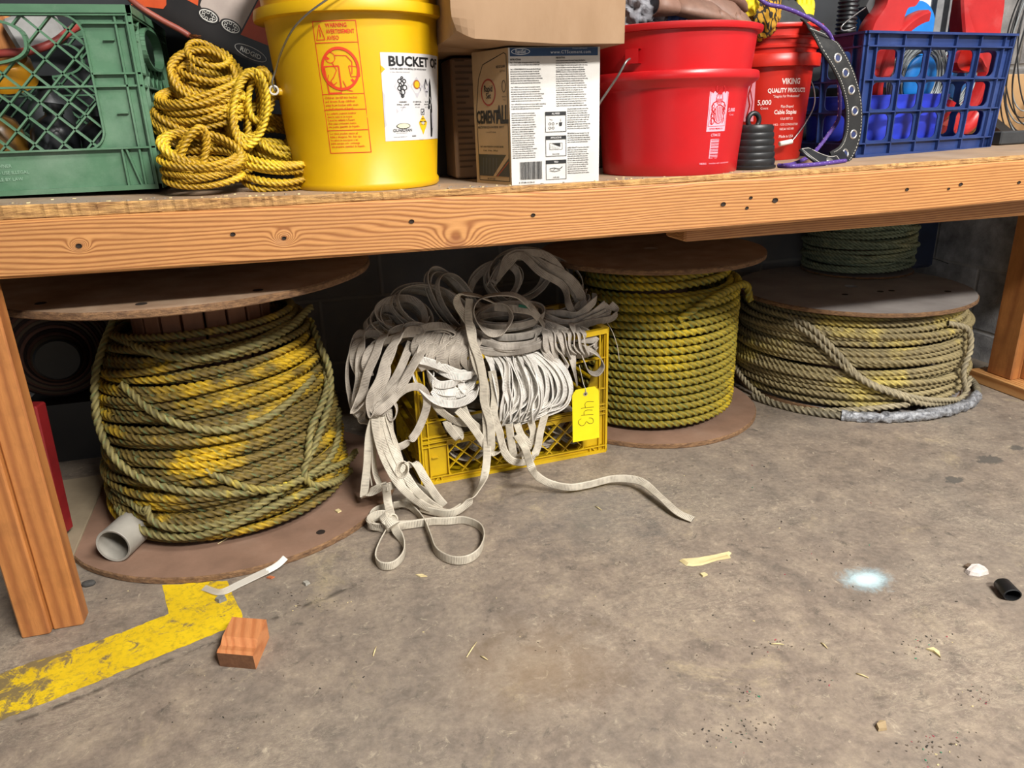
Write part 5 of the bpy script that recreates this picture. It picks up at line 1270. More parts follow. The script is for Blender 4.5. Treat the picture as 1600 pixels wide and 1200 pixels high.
# fish tape reels: red case with a blue hub and a coil of grey wire
M_REEL = pm('red_reel_plastic', 'b02323', '9b1d1f', 14, .38, 0, .1, .001, ('c98a86', .35))
M_HUB = pm('blue_hub_plastic', '1f78c8', '1a68b2', 14, .35)
M_GWIRE = pm('grey_wire', '9aa0a2', '7c8284', 60, .45, .2)
def reel(label, c, yaw, lean, s, grip_a, arc=(0, 2*PI)):
    t_ = thing('fish_tape_reel', label, 'wire reel', tuple(c), 'reels in the blue crate'); M = rotz(yaw)@rotx(lean); c = np.array(c); o3_ = c
    X = rotx(PI/2)
    def ringlathe(prof, a0=0, a1=2*PI, n=72): return MB().lathe(prof, (0, 0, 0), n, X, a0=a0, a1=a1)
    # outer case: C section round the rim
    pr = [(.128, -.018), (.146, -.020), (.152, -.012), (.152, .012), (.146, .020), (.128, .018), (.126, .010), (.126, -.010), (.128, -.018)]
    ringlathe([(r*s, z*s) for r, z in pr], arc[0], arc[1]).build('case', M_REEL, t_, auto=45, M=M, T=c)
    hb = MB()
    # grip: broad bowed handle
    pts = [np.array([.150*s*math.cos(a)*(1+.34*math.sin((a-grip_a+.6)/1.2*PI)), 0, .150*s*math.sin(a)*(1+.34*math.sin((a-grip_a+.6)/1.2*PI))]) for a in np.linspace(grip_a-.6, grip_a+.6, 24)]
    hb.tube(pts, [s*.016+.004*s*math.sin(q*PI) for q in np.linspace(0, 1, 24)], 14); hb.build('grip', M_REEL, t_, True, M=M, T=c)
    ringlathe([(.0001, -.014*s), (.016*s, -.014*s), (.020*s, -.018*s), (.046*s, -.016*s), (.054*s, -.010*s), (.054*s, .010*s), (.046*s, .016*s), (.020*s, .018*s), (.0001, .014*s)]).build('hub', M_HUB, t_, auto=40, M=M, T=c)
    for k in range(5):
        a = k*2*PI/5+.3; h = MB().lathe([(.0001, -.0185*s), (.006*s, -.0185*s), (.006*s, -.0165*s)], (0, 0, 0), 14, X); h.build('hub_hole', M_BLK, t_, M=M, T=c+M@np.array([.036*s*math.cos(a), 0, .036*s*math.sin(a)]))
    mb = MB()
    for k in range(26):
        rr_ = s*(.060+.0058*(k % 6)); zz = (-.010+.005*(k//6)+random.uniform(-.002, .002))*s; a0 = random.random()*6
        mb.tube([np.array([rr_*math.cos(a), zz+.003*math.sin(a*3+a0), rr_*math.sin(a)*(1+.02*math.sin(a+a0))]) for a in np.linspace(0, 2*PI, 49)[:-1]], .0021, 6, closed=True)
    w_ = mb.build('wire_coil', M_GWIRE, t_, True, M=M, T=c); w_['kind'] = 'stuff'
    return t_
reel('red reel with blue hub standing in the middle of the blue crate', P(1432, 124, 1.60), byaw, .10, 1.0, 3.6, (1.75, 5.9))
reel('red reel leaning at the back of the blue crate, beyond the middle one', P(1492, 120, 1.72), byaw+.15, .12, .95, -.6, (-1.9, .9))
# red tool bodies sticking out
def slab(name, label, cat, pix, Y, depth, mat, ch=.006, parent=None, dz=0.0):
    """thick moulded plate: outline on the plane at Y, given depth"""
    P0 = [P(x, y, Y) for x, y in pix]; n = len(P0); cen = sum(P0)/n
    V = []
    for dy, k_ in ((0, .93), (ch, 1.0), (depth-ch, 1.0), (depth, .93)): V += [cen+(p-cen)*k_+np.array([0, dy, 0]) for p in P0]
    Fc = [tuple(range(n)), tuple(range(4*n-1, 3*n-1, -1))]
    for r in range(3):
        for i in range(n): j = (i+1) % n; Fc.append((r*n+i, r*n+j, (r+1)*n+j, (r+1)*n+i)[::-1])
    mb = MB(); mb.add(V, Fc); o = mb.build(name, mat, parent, auto=35); return tag(o, label, cat) if label else o
def smooth2(pix, closed=True, k=6):
    q = spline([(x, y, 0) for x, y in pix]+[(pix[0][0], pix[0][1], 0)], 3.5); return [(a, b) for a, b, _ in q[:-1]]
slab('fish_tape_case', 'broad red curved handle rising out of the left of the blue crate', 'handle', smooth2([(1352, 120), (1362, 45), (1385, 5), (1395, -30), (1450, -35), (1436, 4), (1420, 12), (1410, 45), (1408, 62), (1400, 80), (1392, 122)]), 1.56, .05, M_REEL)
slab('power_tool', 'red moulded tool body standing at the right of the blue crate', 'tool', smooth2([(1507, 50), (1504, 0), (1506, -40), (1568, -45), (1572, 0), (1566, 48), (1562, 92), (1544, 112), (1532, 95), (1510, 90)]), 1.66, .05, M_REEL)
slab('tool_grip', 'glossy red grip seen through the right openings of the blue crate', 'tool', smooth2([(1494, 98), (1506, 70), (1524, 66), (1530, 92), (1520, 112), (1500, 110)]), 1.60, .04, pm('glossy_red', 'cc2a20', 'bb2219', 10, .2))
# metal channels
M_ALU = pm('aluminium_bar', 'a9abac', '8d8f91', 40, .35, .75)
for x0, x1, lab in ((1462, 1472, 'narrow aluminium channel upright in the blue crate, left one'), (1474, 1492, 'wider aluminium channel upright in the blue crate beside the blue bar')):
    a, b = P(x0, 70, 1.68), P(x1, -40, 1.68); o = MB().box(a[0], b[0], 1.68, 1.70, a[2], b[2]+.02, ch=.002); o.box(a[0]+.004, b[0]-.004, 1.677, 1.680, a[2], b[2]+.02); ob = o.build('metal_channel', M_ALU); tag(ob, lab, 'metal bar', 'aluminium channels')
a, b = P(1494, 75, 1.70), P(1506, -40, 1.70); o = MB().box(a[0], b[0], 1.70, 1.73, a[2], b[2]+.02, ch=.003).build('blue_bar', M_BLUE); tag(o, 'dark blue bar between aluminium channel and red tool body', 'bar')
# blue reel disc behind
q = P(1424, 50, 1.68)
o = MB().lathe([(.0001, -.012), (.030, -.012), (.034, -.02), (.062, -.018), (.068, -.012), (.068, .012), (.0001, .012)], (0, 0, 0), 64, rotx(PI/2)).build('blue_disc', M_HUB, None, auto=40, M=rotz(byaw)@roty(.2), T=q); tag(o, 'blue plastic reel disc behind the red handle in the blue crate', 'reel disc')
# corrugated hose, blue tube and white-hooked cord at the back left of the crate
pts = spline([P(1318, 75, 1.62), P(1322, 40, 1.62), P(1326, 5, 1.62), P(1328, -30, 1.62)], .0015); r_ = [.0235 if (i//3) % 2 else .0205 for i in range(len(pts))]
o = MB().tube(pts, r_, 24).build('corrugated_hose', M_BLK, None, True); tag(o, 'black corrugated hose standing upright behind the black belt', 'hose')
o = MB().tube(spline([P(1342, 70, 1.64), P(1343, 20, 1.64), P(1345, -25, 1.64)], .005), .007, 12).build('blue_tube', M_HUB, None, True); tag(o, 'thin blue tube upright beside the black corrugated hose', 'tube')
o = MB().tube(spline([P(1352, 12, 1.57), P(1335, 24, 1.56), P(1320, 36, 1.55), P(1314, 44, 1.55), P(1320, 48, 1.55), P(1336, 43, 1.55)], .002), .0014, 8).build('wire_hook', M_WIRE, None, True)
tag(o, 'bent steel wire hook lying over the back rim of the blue crate', 'hook')
slab('tool_housing', 'dark grey tool housing behind the wire hook', 'tool', smooth2([(1352, 10), (1368, -20), (1385, -20), (1378, 15), (1364, 32)]), 1.60, .04, pm('dark_grey_plastic', '4a4b4c', '3a3b3c', 14, .5))
# things further back, on the right
M_CARD2 = pm('far_cardboard', 'b08d63', '9c7a52', 9, .8)
carton('brown_box', 'plain cardboard box behind the right end of the blue crate', 1.80, 2.15, 1.86, 2.15, ZT(1.9), .93, M_CARD2)
carton('panel_box', 'pale box behind the loops of black wire at the right edge', 1.90, 2.18, 2.18, 2.28, ZT(1.9), 1.28, M_WHITE)
carton('storage_tote', 'dark plastic tote behind the red pail and the blue crate', .72, 1.70, 1.95, 2.26, ZT(1.2), 1.22, M_DKG)
mb_n = 0
M_BWIRE = pm('black_wire', '1f2022', '2a2b2d', 30, .45)
q = P(1625, 70, 1.78)
for k in range(9):
    a0 = random.random()*6; rr_ = .125+.006*k+random.uniform(-.004, .004); yy = random.uniform(-.02, .02)
    pts = [q+np.array([rr_*.62*math.cos(a)*(1+.05*math.sin(2*a+a0)), yy+.012*math.sin(a*2+a0), .015+rr_*1.50*math.sin(a)*(1+.04*math.sin(3*a+a0))]) for a in np.linspace(0, 2*PI, 65)[:-1]]
    if k == 0: wc = thing('wire_coil', 'loose black wire coil hanging in long loops at the right edge', 'wire coil', tuple(q-np.array([0, 0, .2])))
    MB().tube(pts, .0019, 8, closed=True).build('wire_loop', M_BWIRE if k % 3 else M_GWIRE, wc, True)
# black angle bracket at the right end
mbk = thing('metal_bracket', 'black metal angle bracket on the shelf right of the blue crate', 'bracket', tuple(P(1580, 235, 1.60)))
b0, b1, b2 = P(1535, 178, 1.84), P(1592, 225, 1.60), P(1660, 225, 1.60)
MB().bar(b0, b1, .030, .014, (0, 0, 1)).build('arm', M_BLK2, mbk)
MB().box(P(1562, 228, 1.57)[0], P(1562, 228, 1.57)[0]+.16, 1.57, 1.61, ZT(1.7)+.002, ZT(1.7)+.034, ch=.003).build('base_bar', pm('dusty_black_metal', '3c3e40', '2b2d2f', 20, .55, .2), mbk)

# ------------------------------------------------------------------ black belt with grommets
M_BELT = pm('belt_webbing', '161718', '101011', 40, .8, 0, .5, .001, ('5a5955', .35))
bp = [P(1262, 38, 1.545), P(1276, 50, 1.50), P(1293, 70, 1.462), P(1310, 95, 1.452), P(1324, 125, 1.450), P(1333, 160, 1.450), P(1334, 195, 1.448), P(1329, 222, 1.445), P(1318, 242, 1.430), P(1300, 254, 1.410)]
pth = spline(bp, .003)
Tt = np.gradient(pth, axis=0); Tt /= np.linalg.norm(Tt, axis=1)[:, None]
ref = np.tile(np.array([.12, -1.0, .15]), (len(pth), 1))
f_ = np.linspace(0, 1, len(pth)); 
belt = thing('work_belt', 'black webbing belt with silver grommets draped over the blue crate', 'belt', tuple(P(1300, 256, 1.42)))
V, uv = ribbon_verts(pth, .046, .004, ref); raw_mesh('strap', V, quads(len(pth), 10), M_BELT, belt, None, uv)
T_, N_, B_ = frames(pth, ref)
if N_[0][1] > 0: N_ = -N_
M_STITCH = pm('white_stitch', 'b9b6ae', 'aaa79f', 40, .8); M_GROM = pm('grommet_metal', 'c9c7c2', 'a9a7a2', 60, .3, .85)
for sgn in (-1, 1):
    mb = MB(); i = int(.12*len(pth))
    while i < len(pth)-4:
        a = pth[i]+B_[i]*sgn*.0185+N_[i]*.0024; b = pth[i+1]+B_[i+1]*sgn*.0185+N_[i+1]*.0024; mb.bar(a, b, .0011, .0010, N_[i]); i += 2
    o = mb.build('stitching', M_STITCH, belt); o['kind'] = 'stuff'
i = int(.125*len(pth)); MB().bar(pth[i]-B_[i]*.021+N_[i]*.0024, pth[i]+B_[i]*.021+N_[i]*.0024, .0014, .0012, N_[i]).build('cross_stitch', M_STITCH, belt)
def frame_at(i):
    return np.stack([B_[i], T_[i], N_[i]], 1)
for px_, py_ in ((1312, 88), (1323, 112), (1331, 140), (1334, 174), (1330, 211), (1320, 241)):
    d = FW+RT*(px_-800)/F_PX-UP*(py_-600)/F_PX
    i = min(range(len(pth)), key=lambda j: np.linalg.norm(np.cross(pth[j]-CAM, d))/np.linalg.norm(d))
    g = MB().lathe([(.0058, .0008), (.0066, .0030), (.0080, .0038), (.0098, .0030), (.0104, .0018)], (0, 0, 0), 28).build('grommet', M_GROM, belt, True, M=frame_at(i), T=pth[i]+N_[i]*.0006)
    MB().lathe([(.0001, .0022), (.0060, .0022)], (0, 0, 0), 20).build('grommet_hole', pm('grommet_shade', '1f2c58', '1a254a', 20, .6), g, M=frame_at(i), T=pth[i]+N_[i]*.0006)
# buckle end lying on the shelf
zb_ = ZT(1.15)+.006
e = [P(1322, 246, 1.42), P(1303, 255, 1.375), P(1280, 249, 1.35), P(1264, 239, 1.355), P(1255, 233, 1.365)]
pe_ = spline(e, .003); V, uv = ribbon_verts(pe_, .034, .006, np.tile(np.array([.35, -.75, .6]), (len(pe_), 1))); raw_mesh('leather_tip', V, quads(len(pe_), 10), M_BLK, belt, None, uv)
T2, N2, B2 = frames(pe_, np.tile(np.array([.35, -.75, .6]), (len(pe_), 1)))
lp = [pe_[int(k)]+B2[int(k)]*s__+N2[int(k)]*.0036 for k, s__ in [(q, .0135) for q in np.linspace(len(pe_)*.28, len(pe_)-2, 9)]+[(q, -.0135) for q in np.linspace(len(pe_)-2, len(pe_)*.28, 9)]]
MB().tube(lp, .0007, 5, closed=True).build('stitch_line', M_STITCH, belt)
i = int(len(pe_)*.55); MB().lathe([(.0001, .0075), (.006, .0065), (.0095, .0045), (.011, .003)], (0, 0, 0), 24).build('snap', M_GROM, belt, True, M=np.stack([B2[i], T2[i]*1.5, N2[i]], 1), T=pe_[i])

# ------------------------------------------------------------------ yellow crate with webbing
yo = np.array([.196, 1.640, 0.0]); yyaw = math.radians(4.8)
ycr = milk_crate('milk_crate', 'yellow plastic milk crate on the floor overflowing with white webbing', M_YCRATE, yo, yyaw, .50, .29, .335, band=.020, col=.066, top=.214, pitch=.046, handle=False, hole_r=.006, rib_z=[.125, .178, .26])
for o in ycr.children:                      # the left end of the crate has sagged a little
    for q in o.data.vertices:
        u_ = q.co.x*math.cos(yyaw)+q.co.y*math.sin(yyaw); q.co.z *= 1+(u_-.36)*.20

def webbing_mat(name, base, dark, dirt, amt):
    t = NT(name); uvn = t.add('ShaderNodeUVMap'); sp = t.add('ShaderNodeSeparateXYZ'); t.link(uvn.outputs[0], sp.inputs[0]); v = t.coord((1, 1, 1))
    w_ = t.math('SINE', t.math('MULTIPLY', sp.outputs[0], 2*PI/.0034)); rib = t.ramp(w_, [(.0, (0, 0, 0)), (.55, (0, 0, 0)), (.95, (1, 1, 1))])
    w01 = t.math('ADD', t.math('MULTIPLY', w_, .5), .5); rib = t.math('POWER', w01, 2.2)
    n = t.noise(v, 11, 6, .65); n2 = t.noise(v, 3.2, 4, .6)
    col = t.mix(t.ramp(n, [(.42, (0, 0, 0)), (.72, (amt,)*3)]), rgba(base), rgba(dirt))
    col = t.mix(t.ramp(n2, [(.50, (0, 0, 0)), (.70, (amt*.8,)*3)]), col, rgba(dirt))
    edge = t.ramp(t.math('ABSOLUTE', sp.outputs[1]), [(.0, (1, 1, 1)), (.36, (1, 1, 1)), (.44, (.25, .25, .25))])
    brk = t.ramp(t.noise(v, 40, 3, .5), [(.38, (.25,)*3), (.6, (1, 1, 1))])
    col = t.mix(t.math('MULTIPLY', t.math('MULTIPLY', rib, edge), t.math('MULTIPLY', brk, 1.0)), col, rgba(dark))
    t.base(col); t.rough(.78); t.bump(t.math('ADD', t.math('MULTIPLY', rib, -.8), t.math('MULTIPLY', n, .3)), .35, .0008); return t.m
M_WEB = webbing_mat('webbing_cream', 'd3cab8', '5e564c', '9c8f7c', .5)
M_WEBW = webbing_mat('webbing_white', 'f2eee6', '77706a', 'b5aca0', .35)
M_WEB2 = webbing_mat('webbing_soiled', 'c2b8aa', '5c544b', '7d7265', .65)
M_WEB3 = webbing_mat('webbing_stamped', 'cbc2b6', '5d564e', '6f675e', .8)
HX, HY, HZ = np.array([1., 0, 0]), np.array([0, 1., 0]), np.array([0, 0, 1.])
WW, WT = .0190, .0028
def zz(zx, zy, Y): return P(530+zx*.4335, 380+zy*.4335, Y)
def zf(zx, zy, z=.011): return PZ(530+zx*.4335, 380+zy*.4335, z)
def strapv(pts, hints, seed=0, wob=.25, step=.0042):
    """ribbon frames from width-direction hints given per waypoint"""
    pts = np.array(pts, float); H = np.array([hints[min(i, len(hints)-1)] if isinstance(hints, (list, tuple)) else hints for i in range(len(pts))], float)
    p = spline(pts, step)
    s = np.r_[0, np.cumsum(np.linalg.norm(np.diff(pts, axis=0), axis=1))]; t = np.linspace(0, s[-1], len(p))
    h = np.stack([np.interp(t, s, H[:, k]) for k in range(3)], 1)
    T = np.gradient(p, axis=0); T /= np.linalg.norm(T, axis=1)[:, None]+1e-12
    B = h-T*(h*T).sum(1)[:, None]; L = np.linalg.norm(B, axis=1)
    for i in range(1, len(B)):
        if L[i] < .15: B[i] = B[i-1]-T[i]*(B[i-1]@T[i])
        if B[i]@B[i-1] < 0: B[i] = -B[i]
    B /= np.linalg.norm(B, axis=1)[:, None]+1e-12
    ref = np.cross(T, B); a = wob*snoise(t*28, 3, seed)
    a = a
    return (p, ref, a)
def bundle(wps, hints, n, spread, seed, wob=.3):
    r = np.random.default_rng(seed); out = []
    for k in range(n):
        o0 = r.normal(size=3)*spread; W_ = [np.array(q)+o0*1.0+r.normal(size=3)*spread*.55 for q in wps]
        out.append(strapv(W_, hints, seed*17+k, wob))
    return out
def webhank(c, u, v, a, b, n, ja, jn, seed, ph=0.0, drift=0.0, flat=0.0, zmin=.012, wv=None):
    """webbing coiled n turns: the wide face looks outwards from the coil"""
    u, v = np.array(u, float), np.array(v, float); u /= np.linalg.norm(u); v = v-u*(u@v); v /= np.linalg.norm(v); w_ = np.cross(u, v)
    p = hank(c, u, v, a, b, n, ja, jn, seed, .0045, ph=ph, drift=drift); p[:, 2] = np.maximum(p[:, 2], zmin)
    T = np.gradient(p, axis=0); T /= np.linalg.norm(T, axis=1)[:, None]
    B = np.broadcast_to(w_ if wv is None else np.array(wv), p.shape); B = B-T*(B*T).sum(1)[:, None]; B /= np.linalg.norm(B, axis=1)[:, None]
    s_ = np.arange(len(p))*.0045
    return (p, np.cross(T, B), flat+.35*snoise(s_*18, 3, seed+2))
def sling(name, label, items, mat, group='webbing slings in the yellow crate', cat='webbing sling', kind=None, w=None, th=None):
    o = ribbon_obj(name, items, w or WW, th or WT, mat); return tag(o, label, cat, group, kind)
def YC(u, v, h): return yo+rotz(yyaw)@np.array([u, v, h])

# filling of the crate: nobody could count these turns
r_ = np.random.default_rng(5); items = []
for k in range(26):
    c = YC(r_.uniform(.13, .37), r_.uniform(.12, .25), r_.uniform(.05, .25)); a = r_.uniform(0, PI); tl_ = r_.uniform(-.5, .5)
    items.append(webhank(c, (math.cos(a), math.sin(a), tl_*.5), (-math.sin(a), math.cos(a), tl_), r_.uniform(.07, .115), r_.uniform(.05, .085), 2.0, .2, .02, 100+k))
for k in range(9):
    c = YC(.08+.35*k/8, .045, r_.uniform(.06, .10)); items.append(webhank(c, (1, 0, r_.uniform(-.4, .4)), (0, .35, 1), r_.uniform(.03, .05), r_.uniform(.02, .035), 2.2, .2, .01, 200+k, flat=.8))
for k in range(16):
    c = YC(r_.uniform(.05, .45), r_.uniform(.10, .28), r_.uniform(.27, .345)); a = r_.uniform(0, PI)
    items.append(webhank(c, (math.cos(a), math.sin(a), r_.uniform(-.3, .3)), (-math.sin(a), math.cos(a), r_.uniform(-.3, .5)), r_.uniform(.06, .11), r_.uniform(.04, .07), 2.2, .22, .02, 300+k))
sling('webbing_filling', 'tangled off-white webbing filling the inside of the yellow crate', items, M_WEB2, None, 'webbing', 'stuff')

# A: dark soiled hank heaped highest at the back, and its big folded ends on the right
items = [webhank(zz(700, 150, 1.84), (1, -.1, -.25), (0, .55, .8), .125, .085, 5, .16, .020, 401, drift=.06),
         webhank(zz(640, 120, 1.87), (1, .2, .2), (0, .3, 1), .085, .060, 4, .2, .02, 402, flat=.3, drift=.05),
         webhank(zz(560, 150, 1.85), (1, .2, .5), (0, .5, 1), .075, .050, 3, .2, .02, 403, flat=.6)]
items += bundle([zz(560, 160, 1.82), zz(600, 90, 1.84), zz(660, 60, 1.84), zz(740, 95, 1.82), zz(820, 150, 1.79), zz(870, 215, 1.77), zz(860, 270, 1.76)], [HX*.2+HZ], 4, .010, 410)
sling('webbing_sling', 'soiled webbing hank heaped highest in the yellow crate, in the shade of the shelf', items, M_WEB2)
items = bundle([zz(690, 230, 1.78), zz(760, 280, 1.745), zz(830, 295, 1.735), zz(900, 270, 1.735), zz(960, 228, 1.74)], [HZ], 3, .006, 420, .15)
items += bundle([zz(960, 225, 1.74), zz(978, 245, 1.735), zz(965, 272, 1.73), zz(900, 290, 1.72), zz(820, 305, 1.72), zz(745, 285, 1.74)], [HZ], 2, .004, 424, .15)
items += bundle([zz(720, 250, 1.79), zz(790, 255, 1.77), zz(850, 250, 1.76), zz(900, 215, 1.76), zz(915, 200, 1.77), zz(900, 190, 1.79)], [HZ], 2, .006, 427, .2)
items += bundle([zz(850, 170, 1.78), zz(885, 215, 1.75), zz(880, 250, 1.74), zz(840, 285, 1.74)], [HX+HZ*.6], 1, .003, 429, .2)
sling('webbing_sling', 'webbing hank whose folded ends stick out over the right end of the yellow crate', items, M_WEB3)

# B: stamped coil lying across the middle
items = [webhank(zz(600, 345, 1.69), (1, .0, -.03), (0, .85, .25), .098, .060, 4, .10, .008, 431, wv=(0, -.25, 1), drift=.0),
         webhank(zz(605, 300, 1.71), (1, .0, -.05), (0, .85, .25), .092, .052, 3, .12, .008, 432, wv=(0, -.25, 1)),
         webhank(zz(610, 262, 1.72), (1, .0, .05), (0, .85, .25), .086, .050, 3, .14, .010, 433, wv=(0, -.25, 1))]
items += bundle([zz(515, 355, 1.655), zz(570, 378, 1.630), zz(640, 384, 1.630), zz(700, 370, 1.645), zz(715, 340, 1.67)], [HZ], 3, .004, 436, .08)
sling('webbing_sling', 'stamped grey webbing coil lying flat across the middle of the heap', items, M_WEB3)
items = [strapv([zz(740, 300, 1.69), zz(700, 240, 1.67), zz(640, 190, 1.66), zz(570, 185, 1.65), zz(510, 200, 1.645), zz(485, 240, 1.64), zz(500, 290, 1.64), zz(550, 325, 1.635), zz(600, 310, 1.64), zz(620, 265, 1.655), zz(600, 225, 1.67), zz(560, 215, 1.68)], [HY*.6+HZ, HY*.4+HZ, HY+HZ*.4, HY, HX*.6+HY, HY+HX*.3, HY+HZ*.3, HY*.4+HZ, HY+HX*.5, HY, HY], 441, .2),
         strapv([zz(560, 230, 1.69), zz(620, 235, 1.67), zz(690, 245, 1.665), zz(720, 270, 1.67)], [HZ], 442, .2)]
sling('webbing_sling', 'webbing strap curled into an open loop on top of the middle coil', items, M_WEB2)

# C: the bright folded hank hanging over the front
r_ = np.random.default_rng(9); items = []
outer = np.array([(700, 385), (760, 405), (815, 455), (838, 530), (815, 590), (740, 618), (660, 640), (600, 620)], float)
inner = np.array([(545, 395), (565, 430), (600, 480), (612, 540), (598, 590), (590, 625), (585, 650), (570, 660)], float)
for k in range(58):
    f = ((k*.618) % 1.0); lay = (k % 5)*.008; ph = r_.uniform(0, 6.28); q = inner*(1-f)+outer*f
    q = q+r_.normal(size=q.shape)*3; q[:, 0] += 5*np.sin(np.linspace(0, 4, 8)+ph); q[:, 1] += np.linspace(0, 1, 8)*r_.uniform(-34, 12)
    dpt = [1.668, 1.640, 1.612, 1.596, 1.590, 1.600, 1.618, 1.636]; yb_ = .00007*(q[:, 0]-560); m = 8 if f > .35 else 7
    ya = r_.uniform(.6, 4.0)
    items.append(strapv([zz(a, b, d+lay+r_.uniform(-.004, .004)+w_) for (a, b), d, w_ in list(zip(q, dpt, yb_))[:m]], [HX+HY*ya, HX+HY*ya, HX+HY*r_.uniform(.1, 2)], 500+k, .35))
for k in range(12):
    x = 552+k*14; g_ = r_.uniform(-14, 14, 5); items.append(strapv([zz(x-10+g_[0], 398, 1.66), zz(x+8+g_[1], 445, 1.615), zz(x+26+g_[2], 520, 1.592), zz(x+24+g_[3], 585, 1.592), zz(x+8+g_[4], 635, 1.61)], [HX*.6+HY*r_.uniform(.2, 2.5)], 540+k, .4))
sling('webbing_sling', 'bright white webbing hank folded down over the front of the yellow crate', items, M_WEBW)

# D: curled folds and the wide loop on the left of the front
items = [strapv([zz(490, 450, 1.63), zz(440, 470, 1.62), zz(370, 445, 1.615), zz(310, 425, 1.61), zz(272, 425, 1.61), zz(262, 455, 1.605), zz(285, 515, 1.60), zz(340, 565, 1.595), zz(410, 580, 1.59), zz(470, 560, 1.59), zz(505, 520, 1.595), zz(520, 480, 1.60)], [HZ, HZ, HZ, HZ+HX*.3, HX*.4+HY, HY+HX*.3, HX*.5+HY, HY+HZ*.8, HZ+HY*.4, HZ+HY*.3, HY+HX*.5, HX], 551, .12)]
for k, (x0, y0, x1, y1, x2, y2) in enumerate(((320, 470, 360, 510, 440, 495), (330, 490, 370, 535, 450, 530), (345, 510, 395, 555, 470, 520), (360, 455, 420, 480, 490, 470), (400, 500, 430, 545, 480, 505), (430, 470, 450, 530, 500, 545), (340, 480, 345, 540, 400, 560))):
    items.append(strapv([zz(x0, y0-15, 1.65), zz(x0, y0, 1.63), zz(x1, y1, 1.61), zz(x2, y2, 1.615), zz(x2+12, y2-30, 1.64)], [HZ+HX*.3*(k % 3), HZ, HZ+HY*.5, HX+HZ*.3], 560+k, .35))
sling('webbing_sling', 'webbing sling curled into a wide bright loop at the upper left of the crate front', items, M_WEBW)
items = []
r_ = np.random.default_rng(12)
for k in range(12):
    x = 285+k*16; items.append(strapv([zz(x+30, 310+r_.uniform(-12, 12), 1.70), zz(x+10, 325, 1.655), zz(x-12, 360+r_.uniform(-8, 8), 1.635), zz(x-8, 400, 1.64), zz(x+10, 425+r_.uniform(0, 14), 1.66)], [HX+HY*.5*r_.uniform(-.5, 1.5)], 580+k, .35))
items += bundle([zz(240, 330, 1.68), zz(310, 310, 1.66), zz(380, 305, 1.65), zz(415, 325, 1.645), zz(390, 345, 1.64), zz(330, 400, 1.625), zz(285, 430, 1.63)], [HZ, HZ, HZ+HY, HY+HX*.4, HX+HZ*.4], 2, .006, 595, .15)
for k in range(9):
    x = 300+k*24+r_.uniform(-6, 6); items.append(strapv([zz(x+20, 330, 1.70), zz(x, 370, 1.630), zz(x-14+r_.uniform(-10, 10), 420, 1.615), zz(x+r_.uniform(-20, 10), 455, 1.625)], [HX+HY*r_.uniform(0, 1.5), HX+HZ*r_.uniform(-.6, .6)], 940+k, .4))
sling('webbing_sling', 'webbing folds bunched under the left middle of the heap above the wide loop', items, M_WEB2)
items = [webhank(zz(330, 250, 1.76), (1, .1, -.4), (0, .5, .8), .10, .06, 5, .2, .02, 601, drift=.05, flat=.3), webhank(zz(230, 270, 1.74), (1, 0, -.2), (0, .6, .7), .06, .045, 5, .25, .02, 602, drift=.04, flat=.5), webhank(zz(420, 230, 1.80), (.6, .1, -.9), (0.5, .5, .5), .11, .05, 4, .2, .02, 603, flat=.2, drift=.04),
         webhank(zz(180, 300, 1.72), (1, 0, -.4), (0, .7, .5), .05, .04, 3, .25, .02, 604)]
sling('webbing_sling', 'dull webbing hank heaped at the upper left of the yellow crate', items, M_WEB2)

# E: straps draped over the left end
items = bundle([zz(330, 330, 1.68), zz(250, 320, 1.66), zz(190, 350, 1.63), zz(160, 420, 1.60), zz(140, 490, 1.58), zz(110, 560, 1.565), zz(100, 625, 1.56), zz(125, 600, 1.56), zz(200, 545, 1.57), zz(250, 470, 1.60), zz(290, 380, 1.64)], [HZ, HZ, HX+HZ*.3, HX, HX, HX, HX*.3+HY, HX, HX, HX, HX], 4, .010, 611, .25)
items += bundle([zz(190, 330, 1.68), zz(120, 350, 1.66), zz(95, 420, 1.64), zz(105, 500, 1.62), zz(90, 570, 1.60), zz(85, 630, 1.59), zz(110, 640, 1.58)], [HZ, HX*.5+HZ, HX], 2, .008, 615, .25)
sling('webbing_sling', 'webbing straps draped in broad folds over the left end of the yellow crate', items, M_WEB2)
items = [strapv([zz(190, 290, 1.74), zz(130, 295, 1.72), zz(70, 330, 1.70), zz(38, 400, 1.68), zz(28, 470, 1.67), zz(38, 550, 1.66), zz(65, 615, 1.65), zz(95, 632, 1.62)], [HZ, HZ+HX*.5, HX, HX*.6+HY, HX*.5+HY, HX*.6+HY, HX, HX], 621, .15),
         strapv([zz(170, 300, 1.73), zz(110, 320, 1.70), zz(65, 360, 1.68), zz(52, 420, 1.67), zz(75, 480, 1.65), zz(95, 520, 1.63)], [HZ, HX*.5+HZ, HX], 622, .15),
         strapv([zz(250, 330, 1.68), zz(190, 345, 1.66), zz(120, 375, 1.64), zz(95, 430, 1.62), zz(110, 480, 1.62)], [HZ, HX*.4+HZ, HX, HX], 623, .15)]
sling('webbing_sling', 'webbing strap hanging in the outermost wide loop left of the yellow crate', items, M_WEB2)
